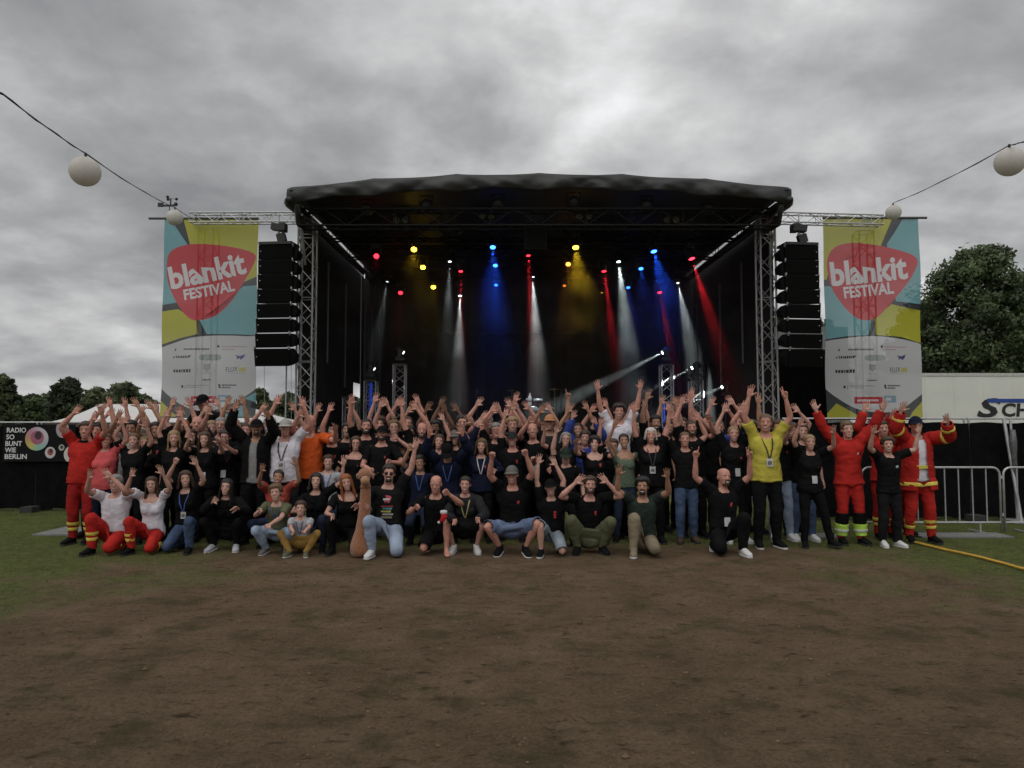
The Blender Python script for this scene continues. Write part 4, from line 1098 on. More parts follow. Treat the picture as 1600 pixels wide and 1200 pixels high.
LAMP = {588: 'red spotlight at the wing end of the front lighting truss, under the corner tarp', 647: 'yellow spotlight over the tall plain totem, front of three yellow ones', 770: 'brightest blue spotlight beside the centre speaker, front of three in line', 899: 'brightest yellow spotlight beside the centre speaker casting an amber cone',
        1020: 'bright blue spotlight throwing a blue cone towards the totem with an added blue glow rod', 1079: 'red spotlight throwing a long slanting red beam at the tower', 661: 'yellow spotlight in the middle of three descending yellow ones', 720: 'red spotlight with a short vertical red bar of light', 774: 'blue spotlight in the middle of three blue ones in line',
        888: 'amber spotlight just below the brightest yellow one', 943: 'red spotlight with a red beam between amber cone and white beam', 1001: 'paler blue spotlight in the middle of a slanting row of three', 703: 'small white spotlight above the short red bar of light', 825: 'red spotlight directly under the centre speaker',
        966: 'white spotlight with the widest white beam beside the blue cone', 626: 'small red spotlight deep on stage over the tall plain totem', 677: 'yellow spotlight lowest of three descending yellow ones', 719: 'white spotlight with a white beam below the short red bar', 775: 'small blue spotlight lowest of three in line',
        832: 'white spotlight with a white beam crossing the red one under the centre speaker', 882: 'dim amber spotlight below the brighter amber one', 940: 'dim sand-coloured spotlight deep on stage under the red beam', 981: 'small blue spotlight lowest in the slanting row of three', 1030: 'red spotlight with a short pink-red beam inside the blue cone',
        1058: 'white spotlight with a long pale beam ending near the totem lamp', 606: 'dim white spotlight with a faint beam beside the wing pipes'}
def fx(p, Y, tgt, col, power, ang, blend=0.3, lr=0.07, le=12, dy=-1.0):
    o = fixture(PX(p[0], p[1], Y), PX(tgt[0], tgt[1], Y + dy), col, power, ang, blend, lr, le)
    o['label'] = LAMP[p[0]]; del o['group']
K = 1.0
Y1, Y2, Y3 = 21.5, 23.9, 27.3
fx((588, 398), Y1, (590, 470), RED, 57 * K, 18, 1.0, 0.075, 6, -3)
fx((647, 386), Y1, (643, 450), YEL, 149 * K, 42, 1.0, 0.08, 14, -1.5)
fx((770, 381), Y1, (771, 480), BLUE, 1372 * K, 36, 1.0, 0.08, 16, -1)
fx((899, 381), Y1, (908, 470), YEL, 1321 * K, 42, 1.0, 0.085, 18, -0.8)
fx((1020, 387), Y1, (1046, 480), BLUE, 2028 * K, 36, 1.0, 0.085, 18, -0.6)
fx((1079, 398), Y1, (1118, 520), RED, 11059 * K, 13, 1.0, 0.085, 12, -0.5)
fx((661, 414), Y2, (657, 480), YEL, 79 * K, 42, 1.0, 0.08, 14, -1.5)
fx((720, 418), Y2, (720, 520), RED, 6220 * K, 10, 1.0, 0.06, 10, -0.4)
fx((774, 410), Y2, (774, 500), BLUE, 701 * K, 36, 1.0, 0.075, 14, -1)
fx((888, 409), Y2, (886, 480), ORG, 160 * K, 26, 1.0, 0.075, 8, -1.5)
fx((943, 418), Y2, (960, 540), RED, 10368 * K, 11, 1.0, 0.07, 8, -0.4)
fx((1001, 415), Y2, (1010, 500), BLUE, 545 * K, 36, 1.0, 0.075, 10, -1)
fx((703, 403), Y2, (700, 500), WHT, 2831 * K, 14, 1.0, 0.05, 6, -0.4)
fx((825, 393), Y1 + 0.6, (836, 570), RED, 10368 * K, 11, 1.0, 0.06, 8, -0.4)
fx((966, 403), Y2, (984, 560), WHT, 16347 * K, 17, 1.0, 0.06, 12, -0.4)
fx((626, 454), Y3, (622, 520), RED, 216 * K, 14, 1.0, 0.08, 6, -1.5)
fx((677, 445), Y3, (680, 520), YEL, 56 * K, 42, 1.0, 0.085, 14, -1.5)
fx((719, 457), Y3, (716, 580), WHT, 16347 * K, 15, 1.0, 0.06, 14, -0.4)
fx((775, 441), Y3, (775, 520), BLUE, 389 * K, 36, 1.0, 0.07, 6, -1)
fx((832, 428), Y3, (840, 560), WHT, 21796 * K, 15, 1.0, 0.06, 14, -0.4)
fx((882, 442), Y3, (882, 520), ORG, 40 * K, 24, 1.0, 0.06, 1.2, -1)
fx((940, 452), Y3, (946, 570), YEL, 182 * K, 10, 0.6, 0.04, 1, -0.4)
fx((981, 445), Y3, (990, 520), BLUE, 312 * K, 36, 1.0, 0.07, 8, -1)
fx((1030, 452), Y3, (1043, 520), RED, 4838 * K, 11, 1.0, 0.075, 8, -0.4)
fx((1058, 437), Y3, (1088, 580), WHT, 14167 * K, 17, 1.0, 0.05, 6, -0.4)
fx((606, 435), Y3, (588, 540), WHT, 1306 * K, 16, 1.0, 0.05, 1.5, -0.4)
# front-truss flood lamps (unlit) and paired round blinders
for px, py in ((573, 327), (666, 321), (778, 319), (896, 316), (1010, 321), (1106, 326)):
    p = PX(px, py, 18.6)
    fl_ = tag(empty('flood_lamp', p), 'unlit hooded flood lamp clamped on the front roof truss', 'flood lamp', 'flood lamps on the front truss')
    q = Matrix.Rotation(R(58), 3, 'X')
    MB().lathe((0, 0, 0), [(0.07, 0.16), (0.15, 0.06), (0.165, -0.10), (0.15, -0.10), (0.14, -0.06)], 18, rot=q).build('housing', M_BLACK, fl_)
    MB().lathe(q @ Vector((0, 0, -0.055)), [(0.135, 0.0), (0.10, -0.012)], 18, rot=q).build('lens', mat('dim_lens', (0.10, 0.10, 0.10), 0.25), fl_)
    MB().tube((-0.17, 0, 0), (-0.17, 0, 0.25), 0.012).tube((0.17, 0, 0), (0.17, 0, 0.25), 0.012).tube((-0.18, 0, 0.25), (0.18, 0, 0.25), 0.014).build('yoke', M_BLACK, fl_)
for px, py in ((626, 343), (760.5, 337), (913, 337), (1049.5, 343)):
    p = PX(px, py, 20.6)
    bl_ = tag(empty('blinder_lamp', p), 'unlit twin round blinder lamp hanging behind the front truss', 'blinder', 'twin blinders under the roof')
    MB().box((0, 0.06, 0), (0.5, 0.1, 0.24)).build('housing', M_BLACK, bl_)
    MB().tube((-0.2, 0.06, 0.12), (-0.2, 0.06, 7.5 - p.z), 0.012).tube((0.2, 0.06, 0.12), (0.2, 0.06, 7.5 - p.z), 0.012).build('hanger', M_BLACK, bl_)
    for s in (-1, 1):
        MB().lathe((s * 0.13, 0.0, 0), [(0.10, 0.01), (0.10, -0.01), (0.06, -0.025)], 18, 'Y').build('lens', M_LENS, bl_)
# lattice totems on the deck with moving heads on top
M_TOT = mat('totem_truss', (0.36, 0.36, 0.37), 0.45, 0.1, 9, metal=0.5)
tot = []
for px, top, lab in ((546, 622, 'short lattice totem beside the gap in the wing drape'), (579, 596, 'lattice totem lit blue from inside on the stage'), (624, 571, 'tall plain lattice totem under the yellow spotlights'), (1042, 571, 'tall lattice totem with a blue tube under the red spotlight'), (1088, 595, 'shorter lattice totem with a white beam lamp near the tower')):
    x, Y = GX(px, 23.0), 23.0; z = PX(px, top, Y).z
    t_ = tag(truss('lattice_totem', (x, Y, DZ + 0.04), (x, Y, z), 0.36, None, 0.024, 0.011, 0.3, M_TOT), lab, 'totem')
    MB().box((x, Y, DZ + 0.02), (0.6, 0.6, 0.04)).build('base_plate', M_STEEL, t_)
    MB().box((x, Y, z + 0.025), (0.42, 0.42, 0.04)).build('top_plate', M_BLACK, t_)
    tot.append((x, Y, z, t_))
def totem_lamp(i, tgt, col, power, ang, le, dz=0.46, dy=-0.2, pxy=None):
    x, Y, z, _ = tot[i]
    o = fixture((x, Y, z + dz), PX(tgt[0], tgt[1], Y + dy), col, power, ang, 0.4, 0.055, le, floor=True)
    o['label'] = {1: 'beam lamp standing on the totem lit blue from inside', 2: 'beam lamp standing on the tall plain totem', 3: 'beam lamp on the tall totem throwing a white beam over the deck', 4: 'beam lamp on the shorter totem throwing a short white beam'}[i]; del o['group']
totem_lamp(1, (620, 600), WHT, 315 * K, 8, 2.0)
totem_lamp(2, (680, 575), WHT, 526 * K, 8, 3.0)
totem_lamp(3, (930, 604), WHT, 4.0 * 9477 * K, 9, 8.0)
totem_lamp(4, (1040, 596), WHT, 4.0 * 5265 * K, 9, 6.0)
# the last beam lamp stands low on the deck near the tower
fixture(PX(1133, 603, 23.2), PX(1095, 618, 22.8), WHT, 7264 * K, 16, 1.0, 0.05, 6, floor=True)['label'] = 'white beam lamp on a short stand near the stage tower'
x, Y, z = PX(1133, 603, 23.2)
ls = tag(empty('lamp_stand', (x, Y, DZ)), 'short black stand carrying the beam lamp near the stage tower', 'stand')
MB().tube((0, 0, 0.02), (0, 0, z - DZ - 0.30), 0.03).build('pole', M_BLACK, ls); MB().box((0, 0, 0.015), (0.5, 0.5, 0.03)).build('base', M_BLACK, ls)
# glowing rods added to two totems, standing in for the blue light there
for i, col, e_, lab in ((1, BLUE, 0.22, 'blue glowing light tube inside a lattice totem'), (3, BLUE, 0.5, 'thin blue light tube on the edge of a tall totem')):
    x, Y, z, t_ = tot[i]
    g = tag(empty('added_glow_rod', (x - (0.0 if i == 1 else 0.12), Y - (0.0 if i == 1 else 0.2), DZ + 0.05)), lab, 'light tube')
    MB().tube((0, 0, 0), (0, 0, z - DZ - 0.1 if i == 1 else 1.2), 0.045 if i == 1 else 0.02, n=10).build('glow_rod', emit('glow_%s_%d' % (CN[col], i), col, e_), g)
    MB().box((0, 0, -0.005), (0.12, 0.12, 0.02)).build('rod_foot', M_BLACK, g)
# amber strip on the short totem, white work lamp up by the wing
x, Y, z, t_ = tot[0]
wk = tag(empty('work_lamp', PX(572, 432, 26.0)), 'small white work lamp up beside the wing pipes', 'lamp')
MB().box((0.12, 0, 0), (0.28, 0.2, 0.2)).tube((0.12, 0, 0.1), (0.12, 0, 7.45 - wk.location.z), 0.012).build('housing', M_BLACK, wk)
MB().lathe((-0.03, -0.02, 0), [(0.085, 0.0), (0.08, -0.02), (0.05, -0.03)], 14, 'X').build('lens', emit('work_white', (0.8, 0.85, 0.9), 0.7), wk)

# theatrical smoke hanging on the stage: it makes the beams visible
sm_ = MB(); sm_.box((SXC, (20.5 + 28.95) / 2, (DZ + 7.1) / 2 + 0.005), (12.6, 28.95 - 20.5, 7.1 - DZ))
smo = sm_.build('smoke', None)
m = bpy.data.materials.new('stage_smoke'); m.use_nodes = True; N = m.node_tree.nodes; N.remove(N['Principled BSDF'])
pv = N.new('ShaderNodeVolumePrincipled');  pv.inputs['Color'].default_value = (0.9, 0.9, 0.92, 1); pv.inputs['Anisotropy'].default_value = 0.2
tcs = N.new('ShaderNodeTexCoord'); ns = N.new('ShaderNodeTexNoise'); ns.inputs['Scale'].default_value = 0.85; ns.inputs['Detail'].default_value = 3.0; ns.inputs['Roughness'].default_value = 0.6
mps = N.new('ShaderNodeMapping'); mps.inputs['Scale'].default_value = (1.0, 1.0, 1.5); m.node_tree.links.new(tcs.outputs['Object'], mps.inputs[0]); m.node_tree.links.new(mps.outputs[0], ns.inputs['Vector'])
rps = N.new('ShaderNodeMapRange'); rps.inputs[1].default_value = 0.36; rps.inputs[2].default_value = 0.66; rps.inputs[3].default_value = 0.003; rps.inputs[4].default_value = 0.034
m.node_tree.links.new(ns.outputs['Fac'], rps.inputs[0]); sps = N.new('ShaderNodeSeparateXYZ'); m.node_tree.links.new(tcs.outputs['Object'], sps.inputs[0])
lay_ = N.new('ShaderNodeMapRange'); lay_.interpolation_type = 'SMOOTHSTEP'; lay_.inputs[1].default_value = 3.4; lay_.inputs[2].default_value = 6.0; lay_.inputs[3].default_value = 0.24; lay_.inputs[4].default_value = 1.15
m.node_tree.links.new(sps.outputs[2], lay_.inputs[0])
mul_ = N.new('ShaderNodeMath'); mul_.operation = 'MULTIPLY'; m.node_tree.links.new(rps.outputs[0], mul_.inputs[0]); m.node_tree.links.new(lay_.outputs[0], mul_.inputs[1])
m.node_tree.links.new(mul_.outputs[0], pv.inputs['Density'])
m.node_tree.links.new(pv.outputs[0], N['Material Output'].inputs['Volume'])
m.cycles.volume_step_rate = 2.0
smo.data.materials.clear(); smo.data.materials.append(m)
tag(smo, 'thin theatrical smoke hanging over the whole stage', 'smoke', kind='stuff')
# ================================================================== PEOPLE: one canonical body per build, then posed
def loft_prim(secs, n=18, p=2.0):
    """secs: (center, U, Wv) half-axis vectors; capped closed tube"""
    V = []; F = []
    for c, U, Wv in secs:
        c, U, Wv = Vector(c), Vector(U), Vector(Wv)
        for k in range(n):
            a = 2 * math.pi * k / n; ca, sa = math.cos(a), math.sin(a)
            e_ = 2.0 / p
            V.append(c + U * (math.copysign(abs(ca) ** e_, ca)) + Wv * (math.copysign(abs(sa) ** e_, sa)))
    m = len(secs)
    for i in range(m - 1):
        for k in range(n): F.append((i * n + k, i * n + (k + 1) % n, (i + 1) * n + (k + 1) % n, (i + 1) * n + k))
    F.append(tuple(range(n - 1, -1, -1))); F.append(tuple(range((m - 1) * n, m * n)))
    return V, F
def ell_prim(c, r, n=14):
    secs = []
    for i in range(9):
        a = -math.pi / 2 * 0.97 + math.pi * 0.97 * i / 8
        secs.append(((c[0], c[1], c[2] + r[2] * math.sin(a)), (r[0] * math.cos(a), 0, 0), (0, r[1] * math.cos(a), 0)))
    return loft_prim(secs, n)
JZ = dict(ankle=0.08, knee=0.50, hip=0.93, pelvis=0.96, waist=1.08, chest=1.22, neck=1.49, head=1.575)
HIPX, SHX, SHZ, ELX, WRX = 0.092, 0.185, 1.435, 0.475, 0.735
ARM_L1, ARM_L2 = ELX - SHX, WRX - ELX
LEG_L1, LEG_L2 = JZ['hip'] - JZ['knee'], JZ['knee'] - JZ['ankle']
FING = {  # knuckle (x,z offset), direction angle (deg up from +x), length, radius
    'index': ((0.828, 0.031), 9, 0.078, 0.0088), 'middle': ((0.834, 0.0105), 2.0, 0.086, 0.0090),
    'ring': ((0.830, -0.0105), -6, 0.079, 0.0086), 'little': ((0.822, -0.031), -15, 0.062, 0.0078)}
TH0 = np.array([0.768, -0.012, 0.026]); THD = np.array([0.66, -0.22, 0.72]); THD = THD / np.linalg.norm(THD); THL = 0.078
def body_prims(woman, fingers=True):
    out = []
    w = 1 if woman else 0
    T = [(0.845, .13, .085, .012), (0.89, .165 + .008 * w, .105, .012), (0.95, .170 + .012 * w, .116, .012), (1.02, .160 + .006 * w, .108, .006), (1.09, .150 - .014 * w, .100 - .008 * w, .0),
         (1.17, .153 - .014 * w, .102 - .008 * w, .0), (1.25, .166 - .012 * w, .110 - .004 * w, -.004), (1.33, .176 - .014 * w, .114 - .004 * w, -.004), (1.40, .176 - .016 * w, .108 - .006 * w, .004),
         (1.445, .155 - .014 * w, .088, .012), (1.485, .10, .068, .018), (1.515, .066, .058, .018)]
    out.append(loft_prim([((0, cy, z), (rx, 0, 0), (0, ry, 0)) for z, rx, ry, cy in T], 26, 2.35))
    if woman:
        for s in (-1, 1): out.append(ell_prim((s * 0.070, -0.082, 1.285), (0.066, 0.058, 0.066)))
    nr = 0.058 - 0.008 * w
    out.append(loft_prim([((0, .016, 1.45), (nr + .012, 0, 0), (0, nr + .008, 0)), ((0, .010, 1.52), (nr, 0, 0), (0, nr, 0)), ((0, .004, 1.60), (nr, 0, 0), (0, nr + .004, 0))], 18))
    j = 1 - 0.10 * w
    Hd = [(1.546, .024 * j, .026, -.072), (1.555, .038 * j, .044, -.060), (1.575, .050 * j, .064, -.044), (1.60, .058 - .004 * w, .080, -.030), (1.63, .064, .090, -.021), (1.665, .0715, .0965, -.013), (1.70, .0755, .099, -.008), (1.73, .0735, .094, -.005), (1.755, .062, .079, -.004), (1.772, .040, .052, -.003), (1.780, .012, .016, -.003)]
    out.append(loft_prim([((0, cy, z), (rx, 0, 0), (0, ry, 0)) for z, rx, ry, cy in Hd], 24, 2.1))
    if fingers:
        k = 1 - 0.2 * w
        out.append(loft_prim([((0, -.098, 1.684), (.008 * k, 0, 0), (0, .010, 0)), ((0, -.110 + .003 * w, 1.660), (.010 * k, 0, 0), (0, .012 * k, 0)), ((0, -.120 + .004 * w, 1.642), (.014 * k, 0, 0), (0, .015 * k, 0)), ((0, -.119 + .004 * w, 1.632), (.017 * k, 0, 0), (0, .012 * k, 0)), ((0, -.110, 1.626), (.010 * k, 0, 0), (0, .008, 0))], 12))
        for s in (-1, 1):
            out.append(ell_prim((s * .0765, .004, 1.655), (.010, .021, .031)))
            out.append(ell_prim((s * .030, -.094, 1.690), (.026, .011 - .004 * w, .007)))
            out.append(ell_prim((s * .038, -.078, 1.638), (.024, .018, .018)))
        out.append(ell_prim((0, -.1055, 1.606), (.023, .009, .006)))
        out.append(ell_prim((0, -.1045, 1.595), (.020, .010, .007)))
        out.append(ell_prim((0, -.094, 1.566), (.022, .016, .015)))
    for s in (-1, 1):
        k = 1 - 0.09 * w
        Lg = [(0.93, .080, .085, .084, .008), (0.86, .092, .098, .088, .006), (0.78, .088, .094, .091, .004), (0.70, .079, .086, .093, .002), (0.61, .067, .073, .095, .0), (0.54, .058, .063, .096, .0), (0.49, .055, .060, .096, .0), (0.44, .052, .058, .097, .006), (0.37, .054, .061, .098, .014), (0.30, .052, .058, .099, .016), (0.22, .042, .046, .100, .013), (0.14, .035, .038, .100, .010), (0.08, .034, .040, .100, .010), (0.03, .034, .042, .100, .008)]
        out.append(loft_prim([((s * cx, cy, z), (rx * k, 0, 0), (0, ry * k, 0)) for z, rx, ry, cx, cy in Lg], 18))
        out.append(loft_prim([((s * .100, .055, .035), (.024, 0, 0), (0, 0, .026)), ((s * .100, .03, .036), (.034, 0, 0), (0, 0, .034)), ((s * .101, -.03, .040), (.038, 0, 0), (0, 0, .038)), ((s * .104, -.09, .030), (.044, 0, 0), (0, 0, .028)), ((s * .104, -.14, .022), (.042, 0, 0), (0, 0, .020)), ((s * .100, -.175, .018), (.024, 0, 0), (0, 0, .013))], 14))
        a = 1 - 0.13 * w
        Ar = [(0.13, .050, .055), (0.175, .060, .064), (0.22, .057, .061), (0.28, .050, .053), (0.35, .047, .050), (0.42, .042, .044), (0.475, .038, .040), (0.53, .041, .042), (0.59, .038, .038), (0.66, .031, .031), (0.72, .0255, .026), (0.755, .021, .029)]
        out.append(loft_prim([((s * x, .008, SHZ), (0, ry * a, 0), (0, 0, rz * a)) for x, ry, rz in Ar], 16))
        out.append(loft_prim([((s * .735, .004, SHZ), (0, .017, 0), (0, 0, .026)), ((s * .765, .002, SHZ), (0, .017, 0), (0, 0, .036)), ((s * .80, .002, SHZ), (0, .0155, 0), (0, 0, .043)), ((s * .832, .003, SHZ), (0, .012, 0), (0, 0, .042)), ((s * .842, .003, SHZ), (0, .008, 0), (0, 0, .036))], 16, 2.6))
        if fingers:
            for (kx, kz), ang, ln, r_ in FING.values():
                d = Vector((s * math.cos(R(ang)), 0, math.sin(R(ang)))); p0 = Vector((s * kx, .003, SHZ + kz)) - d * 0.015
                u, v = d.cross(Vector((0, 1, 0))), Vector((0, 1, 0))
                out.append(loft_prim([(p0 + d * (q * (ln + .015)), u * r_ * m_, v * r_ * m_) for q, m_ in ((0, .95), (.25, 1.03), (.5, .95), (.75, .93), (.93, .75), (1.0, .35))], 10))
            p0 = Vector((s * TH0[0], TH0[1], SHZ + TH0[2])); d = Vector((s * THD[0], THD[1], THD[2])); u = d.orthogonal().normalized(); v = d.cross(u)
            out.append(loft_prim([(p0 + d * (q * THL - .012), u * r_, v * r_) for q, r_ in ((0, .015), (.35, .0135), (.6, .0115), (.85, .0105), (1.0, .0085), (1.14, .004))], 10))
    return out
def fused(prims, voxel, smooth_it, ratio):
    me = bpy.data.meshes.new('tmp'); V = []; F = []
    for v, f in prims:
        o = len(V); V += [tuple(q) for q in v]; F += [tuple(i + o for i in g) for g in f]
    me.from_pydata(V, [], F)
    ob = bpy.data.objects.new('tmp', me); COL.objects.link(ob)
    m = ob.modifiers.new('r', 'REMESH'); m.mode = 'VOXEL'; m.voxel_size = voxel
    if smooth_it:
        m = ob.modifiers.new('s', 'SMOOTH'); m.iterations = smooth_it; m.factor = 0.5
    if ratio < 1:
        m = ob.modifiers.new('d', 'DECIMATE'); m.ratio = ratio
    dg = bpy.context.evaluated_depsgraph_get()
    res = bpy.data.meshes.new_from_object(ob.evaluated_get(dg))
    n = len(res.vertices); co = np.empty(n * 3, np.float32); res.vertices.foreach_get('co', co)
    faces = [tuple(p.vertices) for p in res.polygons]
    COL.objects.unlink(ob); bpy.data.objects.remove(ob); bpy.data.meshes.remove(me); bpy.data.meshes.remove(res)
    return co.reshape(-1, 3).astype(np.float64), faces

BONES = ['pelvis', 'spine', 'chest', 'neck', 'head']
for s in 'LR':
    BONES += [s + b for b in ('clav', 'uarm', 'farm', 'hand', 'thigh', 'shin', 'foot', 'th1', 'th2')]
    for f in FING: BONES += [s + f + '1', s + f + '2']
BI = {b: i for i, b in enumerate(BONES)}
PARENT = {'spine': 'pelvis', 'chest': 'spine', 'neck': 'chest', 'head': 'neck'}
for s in 'LR':
    PARENT.update({s + 'clav': 'chest', s + 'uarm': s + 'clav', s + 'farm': s + 'uarm', s + 'hand': s + 'farm', s + 'thigh': 'pelvis', s + 'shin': s + 'thigh', s + 'foot': s + 'shin', s + 'th1': s + 'hand', s + 'th2': s + 'th1'})
    for f in FING: PARENT.update({s + f + '1': s + 'hand', s + f + '2': s + f + '1'})
SG = {'L': -1.0, 'R': 1.0}       # L is the -X side
JOINT = {'pelvis': (0, .0, JZ['pelvis']), 'spine': (0, .01, JZ['waist']), 'chest': (0, .01, JZ['chest']), 'neck': (0, .015, JZ['neck']), 'head': (0, .005, JZ['head'])}
for s, g in SG.items():
    JOINT.update({s + 'clav': (g * .03, .01, 1.42), s + 'uarm': (g * SHX, .008, SHZ), s + 'farm': (g * ELX, .008, SHZ), s + 'hand': (g * WRX, .004, SHZ), s + 'thigh': (g * HIPX, .0, JZ['hip']), s + 'shin': (g * .096, .0, JZ['knee']), s + 'foot': (g * .100, .010, JZ['ankle'])})
    for f, ((kx, kz), ang, ln, r_) in FING.items():
        JOINT[s + f + '1'] = (g * kx, .003, SHZ + kz)
        JOINT[s + f + '2'] = (g * (kx + math.cos(R(ang)) * ln * 0.48), .003, SHZ + kz + math.sin(R(ang)) * ln * 0.48)
    p = TH0 + THD * 0.004; q = TH0 + THD * (THL * 0.55)
    JOINT[s + 'th1'] = (g * p[0], p[1], SHZ + p[2]); JOINT[s + 'th2'] = (g * q[0], q[1], SHZ + q[2])
JOINT = {k: np.array(v, float) for k, v in JOINT.items()}
ORDER = [b for b in BONES if b not in PARENT]
while len(ORDER) < len(BONES):
    for b in BONES:
        if b not in ORDER and PARENT.get(b) in ORDER: ORDER.append(b)

def weights(P):
    """skin weights as a function of the rest position"""
    x, y, z = P[:, 0], P[:, 1], P[:, 2]; a = np.abs(x); n = len(P)
    W = np.zeros((n, len(BONES)))
    right = x > 0
    arm = sstep(.125, .235, a) * sstep(1.24, 1.375, z)
    far = a > 0.26
    arm = np.where(far & (z > 1.15), 1.0, arm)
    clav = sstep(.04, .14, a) * sstep(1.28, 1.42, z) * (1 - arm)
    zz_ = z + np.clip(-(y + .015), 0, 1) * 0.9
    leg = 1 - sstep(.855, .985, z - np.clip(-y, -0.08, 0.08) * 0.25)
    rest = (1 - arm - clav)
    head = sstep(1.535, 1.585, zz_); neck = sstep(1.465, 1.525, zz_) * (1 - head)
    chest = sstep(1.14, 1.27, z) * (1 - head - neck); spine = sstep(1.00, 1.12, z) * (1 - sstep(1.14, 1.27, z))
    pel = 1 - sstep(1.00, 1.12, z)
    headless = 1 - np.clip(head, 0, 1)
    W[:, BI['head']] = head; W[:, BI['neck']] = neck * rest; W[:, BI['chest']] = chest * rest; W[:, BI['spine']] = spine * rest
    W[:, BI['pelvis']] = pel * (1 - leg) * rest
    sb = sstep(-.035, .035, x)
    sb = np.where(z < 0.83, right.astype(float), sb)
    shin = 1 - sstep(.43, .57, z); foot = 1 - sstep(.055, .115, z - np.clip(-y - 0.06, 0, 0.1) * 1.5)
    for s, q in (('L', 1 - sb), ('R', sb)):
        W[:, BI[s + 'thigh']] = pel * leg * q * (1 - shin) * rest
        W[:, BI[s + 'shin']] = pel * leg * q * shin * (1 - foot) * rest
        W[:, BI[s + 'foot']] = pel * leg * q * shin * foot * rest
    fa = sstep(.425, .525, a); ha = sstep(.705, .765, a)
    for s, q in (('L', (~right).astype(float)), ('R', right.astype(float))):
        W[:, BI[s + 'clav']] = clav * q * headless
        A = arm * q * headless
        W[:, BI[s + 'uarm']] = A * (1 - fa); W[:, BI[s + 'farm']] = A * fa * (1 - ha); W[:, BI[s + 'hand']] = A * ha
        g = SG[s]
        idx = np.where((A > 0.5) & (a > 0.755))[0]
        if len(idx):
            Q = P[idx].copy(); Q[:, 0] *= g
            best = np.full(len(idx), 1e9); who = np.full(len(idx), -1); tt = np.zeros(len(idx)); names = list(FING) + ['th']
            for k, f in enumerate(names):
                if f == 'th': p0 = TH0 + np.array([0, 0, SHZ]); d = THD; ln = THL
                else:
                    (kx, kz), ang, ln, r_ = FING[f]; p0 = np.array([kx, .003, SHZ + kz]); d = np.array([math.cos(R(ang)), 0, math.sin(R(ang))])
                t_ = (Q - p0) @ d; tc_ = np.clip(t_, 0, ln); dist = np.linalg.norm(Q - p0 - tc_[:, None] * d, axis=1)
                if f == 'th': dist = dist - 0.004
                m_ = dist < best; best[m_] = dist[m_]; who[m_] = k; tt[m_] = t_[m_]
            for k, f in enumerate(names):
                sel = who == k
                if f == 'th': sel &= (best < 0.013)
                i2 = idx[sel]; t_ = tt[sel]; ln = THL if f == 'th' else FING[f][2]
                b0 = sstep(-.006, .016, t_) if f != 'th' else sstep(0.006, .028, t_)
                b1 = sstep(ln * .40, ln * .58, t_)
                full = W[i2, BI[s + 'hand']]
                W[i2, BI[s + 'hand']] = full * (1 - b0)
                W[i2, BI[s + f + '1']] = full * b0 * (1 - b1); W[i2, BI[s + f + '2']] = full * b0 * b1
    W /= W.sum(1, keepdims=True) + 1e-9
    return W

def q_from_m(M): return np.array(Matrix(M.tolist()).to_quaternion())
def qmul(a, b):
    return np.array([a[0]*b[0]-a[1]*b[1]-a[2]*b[2]-a[3]*b[3], a[0]*b[1]+a[1]*b[0]+a[2]*b[3]-a[3]*b[2], a[0]*b[2]-a[1]*b[3]+a[2]*b[0]+a[3]*b[1], a[0]*b[3]+a[1]*b[2]-a[2]*b[1]+a[3]*b[0]])
def rot(axis, deg): return np.array(Matrix.Rotation(R(deg), 3, axis if isinstance(axis, str) else Vector(axis)))
def frame(d, n):
    """orthonormal frame with first axis d and second as near n as possible"""
    d = d / np.linalg.norm(d); n = n - d * (n @ d); ln = np.linalg.norm(n)
    n = n / ln if ln > 1e-5 else np.array(Vector(d).orthogonal().normalized())
    return np.stack([d, n, np.cross(d, n)], 1)

CURL = {'open': dict(index=(4, 6), middle=(6, 8), ring=(8, 10), little=(6, 8), th=(0, 4)),
        'wide': dict(index=(-3, 4), middle=(0, 4), ring=(0, 5), little=(-4, 4), th=(-12, 0)),
        'soft': dict(index=(16, 22), middle=(22, 28), ring=(26, 32), little=(28, 34), th=(8, 12)),
        'fist': dict(index=(84, 100), middle=(88, 104), ring=(88, 104), little=(86, 100), th=(30, 45)),
        'point': dict(index=(2, 4), middle=(86, 104), ring=(88, 104), little=(86, 100), th=(30, 45)),
        'vee': dict(index=(0, 3), middle=(0, 3), ring=(84, 104), little=(84, 100), th=(30, 45)),
        'relax': dict(index=(28, 34), middle=(34, 38), ring=(38, 42), little=(40, 44), th=(14, 16))}

